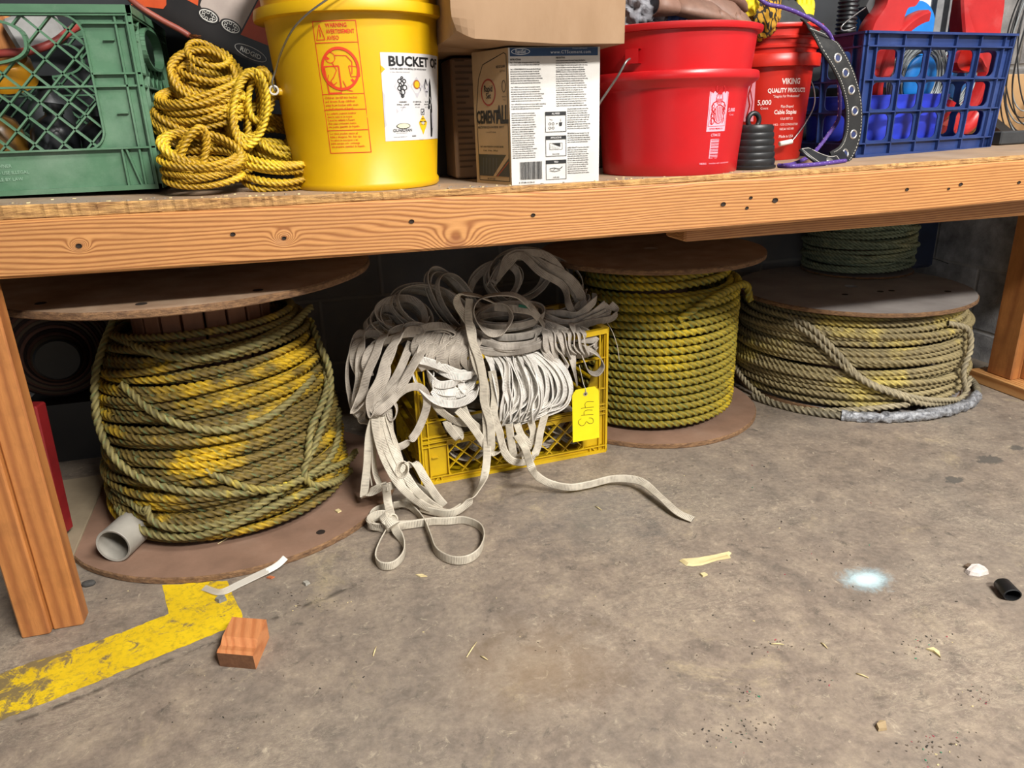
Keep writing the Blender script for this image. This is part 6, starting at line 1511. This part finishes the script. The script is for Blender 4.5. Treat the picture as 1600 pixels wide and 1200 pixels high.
# hanging tail from the left corner to the floor
dn = [zz(140, 590, 1.565), zz(125, 640, 1.56), zz(150, 740, 1.545), zz(185, 820, 1.53)]
items = []
for k, (dx, dy) in enumerate(((0, 0), (22, -8), (45, -6))):
    W_ = [zz(135+dx*.4, 560, 1.575), zz(130+dx*.8, 640, 1.56), zz(150+dx, 740, 1.54), zz(190+dx, 830+dy, 1.515), zf(235+dx*.8, 890+dy, .075), zf(290+dx*.6, 935+dy, .035), zf(345+dx*.5, 963, .016), zf(400, 972, .012), zf(440, 950, .012)]
    items.append(strapv(W_[:(9 if k < 2 else 7)], [HX, HX, HX+HY*.3, HX+HY*.5, HX+HZ*.5, HZ+HX*.5, HZ+HX*.2, HZ], 630+k, .12))
items.append(strapv([zz(120, 620, 1.57), zz(108, 700, 1.565), zz(100, 800, 1.56), zz(92, 880, 1.555), zz(90, 915, 1.55), zz(110, 900, 1.54), zz(150, 880, 1.53), zz(175, 872, 1.525)], [HX*.7+HY, HX, HX*.8+HY*.3, HX, HX, HX+HZ, HZ, HZ], 640, .1))
items.append(strapv([zz(130, 650, 1.58), zz(125, 740, 1.57), zz(128, 820, 1.565), zz(150, 880, 1.55)], [HX*.6+HY], 641, .2))
items.append(strapv([zz(118, 640, 1.59), zz(112, 720, 1.585), zz(110, 800, 1.58), zz(118, 870, 1.57)], [HX*.4+HY], 642, .2))
items.append(strapv([zz(175, 600, 1.565), zz(190, 680, 1.555), zz(215, 760, 1.545), zz(225, 830, 1.53), zz(250, 885, 1.51)], [HX, HX*.5+HY, HX*.4+HY, HX], 643, .2))
sling('webbing_sling', 'three webbing tails hanging from the left crate corner down to the floor', items, M_WEB)
items = [strapv([zz(240, 805, 1.535), zz(275, 795, 1.53), zf(310, 850, .09), zf(345, 905, .05), zf(378, 945, .020)], [HX+HZ*.3, HX, HX+HZ*.3, HX+HZ*.5, HX], 650, .08),
         strapv([zz(170, 880, 1.50), zz(215, 868, 1.52), zf(270, 875, .06), zf(320, 905, .035), zf(370, 950, .014)], [HZ], 651, .08)]
sling('webbing_sling', 'short webbing tail with cut end lying beside the hanging straps on the floor', items, M_WEB)
# small hanging bits on the left front
items = [strapv([zz(170, 570, 1.57), zz(195, 572, 1.56), zz(208, 595, 1.555), zz(203, 625, 1.555), zz(188, 635, 1.56), zz(176, 610, 1.565), zz(178, 590, 1.57)], [HX*.4+HY], 660, .1),
         strapv([zz(150, 575, 1.575), zz(190, 560, 1.57), zz(240, 525, 1.575), zz(285, 518, 1.59), zz(312, 545, 1.60), zz(315, 590, 1.60), zz(290, 660, 1.595), zz(262, 705, 1.59), zz(232, 728, 1.585), zz(205, 738, 1.58)], [HZ, HZ, HZ, HZ, HX, HX, HX, HX+HZ*.4, HZ, HZ], 661, .1)]
sling('webbing_sling', 'single webbing strap drooping across the left corner column of the crate', items, M_WEB2)
# H: the long straps down the centre
items = [strapv([zz(560, 215, 1.69), zz(500, 190, 1.66), zz(440, 185, 1.645), zz(425, 215, 1.64), zz(450, 260, 1.635), zz(478, 310, 1.625), zz(482, 380, 1.61), zz(495, 440, 1.60), zz(525, 510, 1.59), zz(528, 600, 1.585), zz(532, 700, 1.58), zz(532, 780, 1.565), zz(520, 850, 1.54), zf(490, 905, .045), zf(450, 950, .022), zf(400, 975, .014), zf(340, 968, .014), zf(290, 955, .016)],
                [HY, HY+HX*.4, HX+HY, HX, HX, HX, HX, HX, HX, HX*1+HY*.2, HX, HX, HX+HZ*.3, HZ*.8+HX, HZ, HZ, HZ, HZ], 670, .08)]
sling('webbing_sling', 'long webbing strap falling down the centre of the crate front to the floor', items, M_WEB)
items = [strapv([zz(470, 200, 1.65), zz(466, 270, 1.63), zz(480, 350, 1.61), zz(505, 420, 1.595), zz(520, 500, 1.585), zz(522, 570, 1.58), zz(545, 650, 1.575), zz(548, 720, 1.575), zz(552, 755, 1.575), zz(582, 745, 1.575), zz(580, 690, 1.575), zz(558, 620, 1.58), zz(562, 540, 1.59), zz(550, 460, 1.60)], [HX, HX, HX, HX, HX, HX, HX, HX, HX+HY*.4, HX*.3+HY, HX, HX, HX], 672, .12)]
items += bundle([zz(440, 590, 1.60), zz(470, 630, 1.595), zz(510, 690, 1.59), zz(540, 740, 1.585)], [HX], 2, .006, 675, .3)
items += bundle([zz(330, 570, 1.61), zz(365, 610, 1.60), zz(410, 650, 1.60), zz(460, 655, 1.60), zz(440, 620, 1.61)], [HZ+HX*.4, HX], 1, .004, 678, .3)
items += [strapv([zz(385, 640, 1.61), zz(400, 670, 1.605), zz(430, 705, 1.60), zz(435, 690, 1.605), zz(420, 650, 1.61)], [HX+HZ*.3], 679, .2)]
sling('webbing_sling', 'webbing sling with stamped end folded back on itself below the centre', items, M_WEB)
items = [strapv([zz(580, 700, 1.60), zz(595, 750, 1.595), zz(620, 782, 1.59), zz(660, 790, 1.59), zz(695, 775, 1.59), zz(715, 735, 1.595), zz(725, 680, 1.60), zz(742, 615, 1.61)], [HX, HX+HZ*.3, HZ, HZ, HZ+HX*.3, HX, HX, HX], 680, .1),
         strapv([zz(612, 650, 1.61), zz(618, 700, 1.605), zz(628, 760, 1.605), zz(640, 780, 1.61)], [HX], 681, .3), strapv([zz(640, 650, 1.615), zz(655, 690, 1.605), zz(680, 730, 1.60), zz(650, 770, 1.605)], [HX], 682, .3),
         strapv([zz(655, 655, 1.62), zz(645, 710, 1.61), zz(665, 770, 1.61)], [HX*.6+HY], 683, .3), strapv([zz(690, 640, 1.62), zz(700, 690, 1.61), zz(680, 740, 1.605)], [HX], 684, .3)]
sling('webbing_sling', 'small webbing loop hanging below the bright hank at the crate bottom', items, M_WEB)
# G: the long tail to the right
items = [strapv([zz(640, 690, 1.60), zz(670, 740, 1.585), zf(690, 800, .10), zf(712, 838, .055), zf(760, 866, .030), zf(830, 880, .020), zf(900, 870, .018), PZ(960, 748, .022), PZ(1000, 752, .026), PZ(1030, 775, .020), PZ(1058, 800, .012), PZ(1083, 812, .006)],
                [HX, HX, HX+HZ*.5, HZ, HZ, HZ, HZ, HZ, HZ*.6+HX*.7, HX*.9+HY*.2, HX, HX], 690, .05)]
sling('webbing_sling', 'long webbing tail running out over the floor to the right of the crate', items, M_WEB)
# right side loops near the tag
items = [strapv([zz(850, 370, 1.66), zz(895, 380, 1.655), zz(935, 405, 1.65), zz(950, 440, 1.65), zz(930, 470, 1.65), zz(900, 462, 1.65), zz(880, 420, 1.655), zz(865, 385, 1.66)], [HY+HZ*.4], 700, .15),
         strapv([zz(700, 300, 1.69), zz(760, 330, 1.67), zz(800, 350, 1.66), zz(835, 400, 1.65), zz(848, 460, 1.645), zz(858, 510, 1.645)], [HZ, HZ, HX+HZ, HX, HX*.5+HY, HX*.4+HY], 701, .2),
         strapv([zz(720, 340, 1.67), zz(750, 400, 1.64), zz(785, 445, 1.635), zz(820, 440, 1.64), zz(800, 400, 1.65), zz(770, 360, 1.66)], [HX, HX, HZ, HY], 702, .2),
         strapv([zz(740, 290, 1.70), zz(800, 310, 1.69), zz(870, 345, 1.68), zz(925, 350, 1.68), zz(920, 380, 1.67)], [HZ], 703, .3), strapv([zz(720, 280, 1.71), zz(790, 330, 1.68), zz(830, 345, 1.675), zz(890, 340, 1.68), zz(930, 330, 1.69)], [HZ], 704, .3),
         *[strapv([zz(735+k*17, 300+r_.uniform(-15, 15), 1.71), zz(745+k*17, 330, 1.655), zz(752+k*17+r_.uniform(-8, 8), 372, 1.640), zz(765+k*17, 410+r_.uniform(-20, 20), 1.650)], [HX+HY*r_.uniform(0, 1.4), HX*r_.uniform(.3, 1)+HY], 960+k, .4) for k in range(9)],
         webhank(zz(830, 350, 1.70), (1, 0, -.3), (0, .7, .5), .07, .04, 4, .2, .015, 705, drift=.03)]
sling('webbing_sling', 'webbing loops spilling over the right front corner above the yellow tag', items, M_WEB3)
# F: knotted strap and loops on the floor
FL = lambda x, y, z=.0115: zf(x, y, z)
items = [strapv([FL(360, 965), FL(310, 940), FL(255, 930), FL(205, 945), FL(150, 955), FL(118, 975), FL(115, 1005), FL(150, 1028), FL(220, 1020), FL(300, 1008), FL(350, 1000)], [HZ], 710, .08),
         strapv([FL(190, 945, .03), FL(240, 940, .018), FL(280, 970), FL(310, 1010), FL(330, 1060), FL(350, 1110), FL(400, 1140), FL(460, 1140), FL(505, 1110), FL(522, 1060), FL(505, 1020), FL(450, 998), FL(390, 1002), FL(330, 1003), FL(260, 1012), FL(200, 1015)], [HZ*.8+HX*.5, HZ+HX*.3, HZ], 711, .08),
         strapv([FL(182, 1005, .016), FL(165, 1040), FL(140, 1090), FL(132, 1135), FL(152, 1162), FL(195, 1160), FL(228, 1130), FL(236, 1095), FL(222, 1060), FL(205, 1035, .014), FL(196, 1010, .018)], [HX+HZ*.2, HZ+HX*.6, HZ+HX*.4, HZ, HZ, HZ, HZ, HZ, HZ+HX*.6, HX+HZ*.3], 712, .05),
         strapv([zz(168, 868, 1.50), FL(175, 930, .045), FL(185, 975, .030), FL(190, 1000, .03)], [HX], 713, .05)]
for k in range(5):
    c = FL(180+8*math.sin(k*2.1), 1002+5*math.cos(k*1.7), .022+.005*(k % 3)); items.append(webhank(c, (math.cos(k), math.sin(k), .2), (-math.sin(k)*.7, math.cos(k)*.7, .8), .016, .012, 1.3, .1, .003, 720+k, zmin=.012))
items.append(webhank(FL(150, 1000, .02), (1, .2, 0), (0, .9, .2), .028, .018, 1.8, .15, .005, 730, zmin=.012, wv=(0, 0, 1)))
items.append(webhank(FL(228, 815, .17), (.4, .2, 1), (1, -.2, 0), .014, .010, 1.4, .1, .003, 731))
sling('webbing_sling', 'knotted webbing sling lying on the floor in a teardrop and a wide loop', items, M_WEB, None)
q = zf(119, 962, .002)
o = MB().box(-.012, .012, -.006, .006, 0, .004, rotz(.4), q, ch=.001).build('plastic_chip', M_YCRATE); tag(o, 'small yellow plastic chip at the edge of the left spool by the knot', 'plastic piece')

# yellow tag
M_TAG = pm('tag_yellow', 'f4e21c', 'ecd813', 14, .5)
def tg(x, y, Y=1.605): return P(870+x/8, 560+y/8, Y)
A0, A1, A3 = tg(200, 1050), tg(530, 990), tg(192, 465)
A0 = A0+np.array([0, .008, 0]); A1 = A1+np.array([0, .012, 0])
eu = A1-A0; tw = np.linalg.norm(eu); eu /= tw; ev = A3-A0; ev -= eu*(ev@eu); thh = np.linalg.norm(ev); ev /= thh
tgo = thing('price_tag', 'yellow card tag reading 443 hanging on the crate front by a string', 'tag', tuple(A0))
def TU(x, y):
    p = tg(x, y); d = p-CAM; n_ = np.cross(eu, ev); t_ = ((A0-CAM)@n_)/(d@n_); h = CAM+d*t_-A0; return (h@eu, h@ev)
out = [TU(*q) for q in ((200, 1050), (530, 990), (525, 400), (470, 348), (235, 395), (192, 465))]
mb = MB(); nn_ = np.cross(eu, ev); V = [A0+eu*a+ev*b+nn_*s_*.0004 for s_ in (-1, 1) for a, b in out]
mb.add(V, [tuple(range(5, -1, -1)), tuple(range(6, 12))]+[(i, (i+1) % 6, 6+(i+1) % 6, 6+i) for i in range(6)]); mb.build('card', M_TAG, tgo)
dc = Decal()
for L_ in ([(460, 538), (385, 538), (352, 565), (355, 618)], [(300, 625), (380, 612), (460, 605)], [(445, 645), (375, 645), (340, 668), (340, 712)], [(303, 712), (380, 702), (455, 698)], [(305, 752), (272, 775), (270, 810), (300, 838), (340, 830), (364, 790)], [(400, 742), (438, 745), (456, 775), (445, 806), (405, 812), (376, 790), (364, 790)]):
    q = spline([(*TU(*a), 0) for a in L_], .0008); dc.line([(a, b) for a, b, _ in q], .0013, 0, .0010)
cu_, cv_ = TU(356, 442); dc.disc(cu_, cv_, .0034, 1, .0009); dc.ring(cu_, cv_, .0058, .0028, 2, .0012)
dc.place('tag_print', [pm('pen_ink', '4a3f16', '4a3f16', 20, .6), M_HOLE, pm('tag_ring', 'b8aa8c', 'a39677', 20, .6)], tgo, on_plane(A0, eu, ev))
h0 = A0+eu*cu_+ev*cv_+nn_*.001
MB().tube(spline([h0, h0+np.array([0, -.002, .012]), zz(880, 505, 1.615), zz(872, 470, 1.635), zz(865, 440, 1.65)], .003), .0009, 6).build('string', pm('string_white', 'cfc8bb', 'bfb8aa', 20, .8), tgo, True)
o = MB().tube(spline([zz(965, 285, 1.72), zz(985, 320, 1.70), zz(1002, 370, 1.70), zz(1010, 425, 1.70)], .004), .0009, 6).build('loose_string', M_WEB, None, True); tag(o, 'single loose white thread hanging at the right of the yellow crate', 'thread')
q = zz(665, 228, 1.662); o = MB().box(-.013, .013, -.001, .001, -.0035, .0035, roty(.25), q).build('green_band', pm('green_thread', '12604a', '0f5340', 20, .7)); tag(o, 'small dark green band wrapped on the webbing at the top middle', 'band')

# ------------------------------------------------------------------ floor things
# painted line
M_PAINT = None
t = NT('floor_paint'); v = t.world(); n = t.noise(v, 26, 9, .78, .8); n2 = t.noise(v, 6, 6, .7); n3 = t.noise(v, 90, 5, .7)
sp = t.add('ShaderNodeSeparateXYZ'); t.link(v, sp.inputs[0])
fade = t.ramp(sp.outputs[0], [(0.0, (0, 0, 0)), (1, (0, 0, 0))])
wx = t.math('MULTIPLY', t.math('MULTIPLY', t.math('SUBTRACT', PZ(130, 1040)[0], sp.outputs[0]), 9.0, clamp=True), .085)
wear = t.math('ADD', t.math('ADD', t.math('MULTIPLY', n, .7), t.math('MULTIPLY', n2, .3)), wx)
col = t.mix(t.ramp(n2, [(.4, (0, 0, 0)), (.7, (1, 1, 1))]), rgba('e6c41b'), rgba('cfab18'))
col = t.mix(t.ramp(n3, [(.35, (.5,)*3), (.5, (0, 0, 0))]), col, rgba('8f7a2c'))
col = t.mix(t.ramp(wear, [(.53, (0, 0, 0)), (.585, (.95,)*3)]), col, rgba('78694c'))
t.base(col); t.rough(.55); t.bump(n, .3, .001)
pix = [(0, 1053), (50, 1034), (105, 1018), (160, 999), (215, 978), (264, 959), (259, 937), (254, 914), (300, 911), (355, 907), (364, 930), (373, 948), (380, 962), (378, 973), (336, 990), (250, 1025), (150, 1066), (70, 1098), (0, 1126), (-60, 1150), (-60, 1072)]
ol = []
for (a, b), (c_, d) in zip(pix, pix[1:]+pix[:1]):
    L = math.hypot(c_-a, d-b); k_ = max(1, int(L/7))
    for i in range(k_):
        f = i/k_; ol.append((a+(c_-a)*f+random.uniform(-.9, .9), b+(d-b)*f+random.uniform(-.8, .8)))
mb = MB(); V = [PZ(a, b, .0006) for a, b in ol]+[PZ(a, b, .0001) for a, b in ol]; n_ = len(ol)
mb.add(V, [tuple(range(n_))[::-1]]+[(i, (i+1) % n_, n_+(i+1) % n_, n_+i) for i in range(n_)])
o = mb.build('floor_marking', t.m); tag(o, 'worn yellow painted line with a corner on the concrete floor', 'floor marking')

# wood block with a chipped step
bz = .036
q0, q1, q2 = PZ(344, 1041), PZ(400, 1046), PZ(418, 1003)
ex = (q1-q0); bw = np.linalg.norm(ex); ex /= bw; ey = np.array([-ex[1], ex[0], 0]); 
ey2 = (q2-q1); bl_ = np.linalg.norm(ey2)+.012; ey2 /= np.linalg.norm(ey2)
V = []
prof = [(0, 0), (bl_, 0), (bl_, bz+.002), (.030, bz+.002), (.016, bz-.006), (.004, bz-.004), (-.003, bz-.006)]
for s_ in (0, bw):
    for a, b in prof: V.append(q0+ex*s_+ey2*a+np.array([0, 0, b]))
n_ = len(prof); mb = MB(); mb.add(V, [tuple(range(n_)), tuple(range(2*n_-1, n_-1, -1))]+[((i+1) % n_, i, n_+i, n_+(i+1) % n_) for i in range(n_)])
mb.mi[2+n_-1] = 1  # front end face gets a darker brown, shade painted into the colour
o = mb.build('wood_block', [fir('fir_block', 'd08a58', 'bf7647', 'Y', 60, '8b5a34', .6, .3), pm('shaded_end_grain', '7c5438', '66432b', 90, .8, 0, .5)]); tag(o, 'short offcut wood block on the floor beside the yellow line', 'wood block')
MB().box(0, 1, 0, 1, 0, 1).v
mb = MB(); e_ = .0008
V = [q0-ey2*(.0012)+ex*a+np.array([0, 0, b]) for a, b in ((.002, .003), (bw-.002, .003), (bw-.002, bz-.009), (.002, bz-.009))]; 
# PVC pipe
pa_, pb2 = PZ(176, 850, .020+.014), PZ(198, 822, .020+.014)
pd = np.array([.035, .094, 0]); pd /= np.linalg.norm(pd); c0 = PZ(172, 848, .038); 
Mp = np.stack([np.array([pd[1], -pd[0], 0]), np.array([0, 0, 1]), -pd], 1); Mp = np.stack([np.cross(np.array([0, 0, 1]), pd), np.array([0, 0, 1]), pd], 1)
c0 = PZ(177, 853, .014+.038)
o = MB().lathe([(.037, 0), (.037, .115), (.032, .115), (.032, 0), (.0362, -.001), (.037, 0)], (0, 0, 0), 64).build('pipe_piece', pm('grey_pvc', 'aaa59b', '97938a', 12, .5, 0, .15, .001, ('837d72', .5)), None, auto=40, M=Mp, T=c0)
tag(o, 'short piece of grey plastic pipe lying on the left spool flange', 'pipe')
# board leaning in the dark corner behind the post
b0_, b1_ = PZ(112, 893, 0), PZ(168, 757, 0)
d_ = b1_-b0_; d_ /= np.linalg.norm(d_); nrm_ = np.array([d_[1], -d_[0], 0])
tg_ = thing('board', 'pale wide board lying on the floor between the post and the left spool', 'board', tuple(b0_))
Mb = np.stack([d_, -nrm_, HZ], 1)
MB().box(0, .44, 0, .11, .0, .019, ch=.002).build('plank', pm('pale_board', 'a3937a', '8b7c66', 10, .7, 0, .4, .001, ('8a7c68', .5)), tg_, M=Mb, T=b0_)
# red bag and dark cord reel in the corner
M_REDB = pm('red_box_print', '8e1f22', '74191c', 14, .5)
rbx = thing('red_carton', 'red printed carton standing in the dark behind the left post', 'carton', (-.62, 1.62, .02))
rc0, rc1 = P(102, 836, 1.60), P(56, 636, 1.60); ru = rc1-rc0; rl = np.linalg.norm(ru); ru /= rl; rn = np.cross(np.array([.25, 1, 0]), ru); rn /= np.linalg.norm(rn); ry_ = np.cross(ru, rn)
Rr = np.stack([rn, ry_, ru], 1) if rn[0] > 0 else np.stack([-rn, -ry_, ru], 1); Rr[:, 1] *= np.sign(Rr[1, 1])
MB().box(-.085, 0, 0, .035, 0, rl, ch=.003).build('carton_body', M_REDB, rbx, M=Rr, T=rc0)
dc = Decal()
for k in range(3):
    for j in range(12): dc.rect(-.014-k*.007, .10+j*.011, -.0105-k*.007, .107+j*.011, 0)
dc.rect(-.030, .060, -.004, .090, 1)
dc.place('carton_print', [M_WHITE, M_CBLK], rbx, lambda u, v, l: rc0+Rr@np.array([u, -.0008-l, v]))
sp6 = thing('cord_reel', 'reel of striped cord lying on its side in the dark left corner', 'cord reel', (-.70, 2.20, 0))
c6 = np.array([-.70, 2.16, .30]); d6 = np.array([.30, -1.0, 0]); d6 /= np.linalg.norm(d6); M6 = np.stack([np.cross(HZ, d6), HZ, d6], 1)
MB().lathe([(.0001, .09), (.05, .09), (.055, .105), (.05, .11), (.0001, .108)], (0, 0, 0), 40).build('hub', M_BLK, sp6, auto=40, M=M6, T=c6)
MB().lathe([(.13, -.10), (.135, -.09), (.03, -.09)], (0, 0, 0), 48).build('flange', M_DKG, sp6, auto=40, M=M6, T=c6)
mb = MB()
for k in range(14):
    rr_ = .052+.0075*(k % 11); 
    mb.tube([(rr_*math.cos(a), rr_*math.sin(a), .085-.012*(k % 11)*.8) for a in np.linspace(0, 2*PI, 57)[:-1]], .0075, 8, closed=True, mi=k % 3)
o = mb.build('cord', [pm('cord_orange', '5f4034', '50352b', 20, .9), pm('cord_dark', '33231f', '2a1e1b', 20, .9), pm('cord_pale', '5d4f3f', '504435', 20, .9)], sp6, True, M=M6, T=c6); o['kind'] = 'stuff'
MB().box(-.10, .10, -.10, .10, 0, .165).build('stand', M_CBLK, sp6, T=(-.70, 2.20, 0))
# dark rubber roll behind the right post
c7 = P(1568, 535, 2.03); 
o = MB().lathe([(.0001, -.03), (.045, -.03), (.05, -.025), (.095, -.025), (.100, -.02), (.100, .02), (.095, .025), (.0001, .03)], (0, 0, 0), 64, rotx(PI/2)@np.eye(3)).build('rubber_roll', M_BLK, None, auto=40, M=rotz(.6), T=(c7[0]+.01, 2.05, .101)); tag(o, 'black round rubber roll on edge in the corner behind the right post', 'roll')
o = MB().tube(spline([PZ(1512, 570, .01), PZ(1530, 578, .01), PZ(1548, 572, .01), PZ(1562, 578, .01)], .004), .006, 10).build('cord_piece', pm('white_cord', 'b9b5ac', 'a5a198', 20, .7), None, True); tag(o, 'short white cord on the floor between the low spool and the right post', 'cord')
o = MB().tube(spline([P(1440, 402, 2.12), P(1462, 405, 2.14), P(1484, 413, 2.16), P(1500, 420, 2.17)], .004), .0012, 6).build('black_wire', M_BWIRE, None, True); tag(o, 'thin dark wire sticking out over the grey flange towards the block wall', 'wire')

# plastic strip
t = NT('clear_strip'); t.base(rgba('cfc9bd')); t.rough(.25); t.b.inputs['Alpha'].default_value = .55; M_CLR = t.m
pp = spline([PZ(318, 918, .003), PZ(345, 925, .006), PZ(375, 912, .008), PZ(400, 900, .010), PZ(425, 888, .014), PZ(437, 880, .016), PZ(446, 871, .022)], .003)
pst = thing('plastic_strip', 'curled clear plastic strip with a white end lying across the yellow line', 'plastic strip', tuple(PZ(380, 910)))
def strip_ribbon(name, p, w, mat, parent):
    V, uv = ribbon_verts(p, w, .0006, np.tile(np.array([.25, -.55, .9]), (len(p), 1))); return raw_mesh(name, V, quads(len(p), 10), mat, parent, None, uv)
k_ = int(len(pp)*.78); strip_ribbon('clear_length', pp[:k_], .014, M_CLR, pst)
strip_ribbon('white_end', pp[k_-2:], .013, M_WHITE, pst)['label'] = 'white end'
# splinter
def chip(name, label, cat, pix, h, mat, group=None, z=.0008):
    q = [PZ(a, b, z) for a, b in pix]; n_ = len(q); cen = sum(q)/n_
    V = q+[p+np.array([0, 0, h*random.uniform(.5, 1.0)])+(cen-p)*.12 for p in q]
    mb = MB(); mb.add(V, [tuple(range(n_)), tuple(range(2*n_-1, n_-1, -1))]+[(i, n_+i, n_+(i+1) % n_, (i+1) % n_) for i in range(n_)][::1])
    o = mb.build(name, mat); return tag(o, label, cat, group)
M_SPL = pm('pale_splinter', 'dccb9a', 'c7b481', 60, .8, 0, .5, .001, None, (.3, 1, 1))
chip('wood_splinter', 'long pale wood splinter on the floor right of the webbing tail', 'splinter', [(1061, 876), (1072, 884), (1084, 885), (1098, 883), (1120, 876), (1142, 872), (1140, 868), (1143, 864), (1120, 868), (1100, 871), (1092, 874), (1078, 875)], .006, M_SPL)
chip('paper_scrap', 'white crumpled paper scrap next to the black rubber cap', 'paper scrap', [(1507, 894), (1514, 899), (1530, 901), (1545, 897), (1538, 890), (1528, 886), (1516, 886)], .010, pm('scrap_white', 'd9d0cb', 'c0b5ae', 90, .8, 0, .6, .002))
chip('leaf_scrap', 'dry brown leaf scrap beside the white crumpled paper', 'leaf scrap', [(1505, 886), (1512, 882), (1522, 884), (1512, 890)], .006, pm('leaf_brown', '6d5a48', '57483a', 60, .9))
chip('wood_chip', 'cream wood chip near the bottom right, with a ragged end', 'wood chip', [(1446, 1014), (1458, 1019), (1470, 1028), (1468, 1019), (1458, 1012)], .004, M_SPL)
chip('wood_chip', 'square tan wood chip near the bottom edge of the floor', 'wood chip', [(1368, 1135), (1372, 1143), (1386, 1141), (1384, 1130), (1374, 1127)], .006, pm('tan_chip', 'a8926f', '96815f', 60, .8))
chip('wood_chip', 'small white chip of wood below the long splinter', 'wood chip', [(1093, 897), (1098, 902), (1106, 899), (1101, 896)], .004, M_SPL)
chip('wood_chip', 'tiny orange chip beside the clear plastic strip', 'wood chip', [(416, 903), (424, 905), (430, 902), (422, 900)], .003, pm('orange_chip', 'b8693f', 'a55b34', 60, .8))
chip('wood_chip', 'pale chip on the floor below the teardrop webbing loop', 'wood chip', [(649, 898), (657, 902), (668, 901), (660, 897)], .002, M_SPL)
chip('wood_chip', 'pale chip lying on the bottom flange of the left spool', 'wood chip', [(523, 798), (528, 802), (534, 799), (529, 795)], .003, M_SPL, None, .0148)
chip('gravel', 'grey stone chip on the yellow painted corner', 'stone', [(336, 939), (343, 943), (355, 938), (352, 932), (341, 933)], .008, pm('stone_grey', '8d8c88', '6c6b68', 80, .8))
chip('gravel', 'pale small stone right of the plastic strip', 'stone', [(473, 912), (478, 916), (485, 912), (480, 908)], .006, pm('stone_pale', 'aaa69c', '8f8b82', 80, .8))
for i, (a, b, c_, d, lab) in enumerate(((729, 1027, 745, 1003, 'longer straw lying alone in the lower middle of the floor'), (583, 1025, 588, 1010, 'short straw on the floor, lower left of the middle'), (300+40, 850, 382, 826, 'thin straw on the bottom flange of the left spool'), (1205, 1006, 1225, 1007, 'pinkish sliver of wood in the lower right of the floor'), (1338, 1052, 1357, 1059, 'pale straw below the blue spot'), (1283, 1004, 1293, 1013, 'cream sliver between the blue spot and the bottom edge'), (751, 1025, 762, 1031, 'tiny pale straw end beside the longer straw'), (930, 791, 940, 797, 'pale sliver on the floor below the webbing tail'))):
    z_ = .0155 if i == 2 else .0015; p0, p1 = PZ(a, b, z_), PZ(c_, d, z_)
    o = MB().tube([p0, (p0+p1)/2+np.array([0, 0, .001]), p1], [.0009, .0013, .0006], 6).build('straw', M_SPL, None, True); tag(o, lab, 'straw')
# black cap
cc = PZ(1574, 920, .013); dd = PZ(1584, 930, .012)-PZ(1566, 908, .014); dd[2] = 0; dd /= np.linalg.norm(dd); Mc = np.stack([np.cross(HZ, dd), HZ, dd], 1)
V_ = MB().lathe([(.0001, -.022), (.010, -.022), (.0135, -.018), (.0145, .018), (.0125, .019), (.0115, -.012), (.0001, -.014)], (0, 0, 0), 32)
o = V_.build('end_stopper', M_BLK2, None, auto=45, M=Mc@np.diag((1.1, .85, 1)), T=cc+np.array([0, 0, -.001])); tag(o, 'torn black rubber cap on the floor at the right edge', 'cap')
o = MB().lathe([(.0001, .0), (.010, 0), (.0115, .003), (.010, .007), (.005, .009), (.0001, .0075)], (0, 0, 0), 24).build('rubber_plug', pm('dark_stone', '4e4c49', '3b3937', 60, .8), None, True, M=np.diag((1.15, .8, 1)), T=PZ(139, 914)); tag(o, 'dark round rubber plug on the floor by the foot of the left post', 'plug')
# grit swept together at the lower right: uncountable crumbs
mb = MB(); r_ = random.Random(8); cl_ = ((1150, 1140, 55, 24, 60), (1460, 1170, 50, 22, 60), (1170, 1085, 22, 12, 22), (1440, 1010, 40, 18, 40), (1200, 1010, 40, 12, 30), (1530, 1090, 30, 16, 26), (1290, 1060, 30, 10, 14), (470, 940, 60, 14, 46), (1250, 900, 200, 80, 50), (800, 1000, 600, 150, 90), (1200, 760, 300, 40, 40), (300, 1100, 250, 60, 30), (350, 860, 160, 30, 0))
for cx_, cy_, sx_, sy_, n_ in cl_:
    for k in range(n_):
        x, y = r_.gauss(cx_, sx_*.6), r_.gauss(cy_, sy_*.6)
        if y < 700 or (y < 905 and x < 640): continue
        p = PZ(x, y); s_ = r_.uniform(.0004, .0015); mi = r_.choice((0, 0, 0, 0, 0, 1, 1, 1, 1, 1, 2, 3, 4)) if cx_ > 1100 else r_.choice((0, 0, 1, 1, 1, 2))
        a = r_.uniform(0, PI); mb.box(-s_*r_.uniform(.6, 2.2), s_, -s_*.6, s_*.6, 0, s_*.8, rotz(a), p, mi)
o = mb.build('floor_grit', [pm('grit_dark', '3d3833', '2f2b27', 60, .9), pm('grit_brown', '6f6152', '5b4f43', 60, .9), M_SPL, pm('grit_red', 'a8505a', '96424c', 60, .8), pm('grit_green', '3f8f6e', '357d5f', 60, .8)]); tag(o, 'loose grit and crumbs scattered over the concrete floor', 'grit', None, 'stuff')
mb = MB(); r_ = random.Random(3)
for k in range(150):
    x = r_.uniform(-.6, .9); y = YB+.012+abs(r_.gauss(0, .03)); s_ = r_.uniform(.0005, .0016); mb.box(-s_*2, s_, -s_, s_, 0, s_, rotz(r_.uniform(0, 3)), (x, y, ZT(x)-.0002), r_.choice((0, 1)))
o = mb.build('shelf_dust', [pm('dust_grey', '8f887f', '7d766e', 60, .95), M_SPL]); tag(o, 'dust and wood crumbs along the front edge of the shelf deck', 'dust', None, 'stuff')
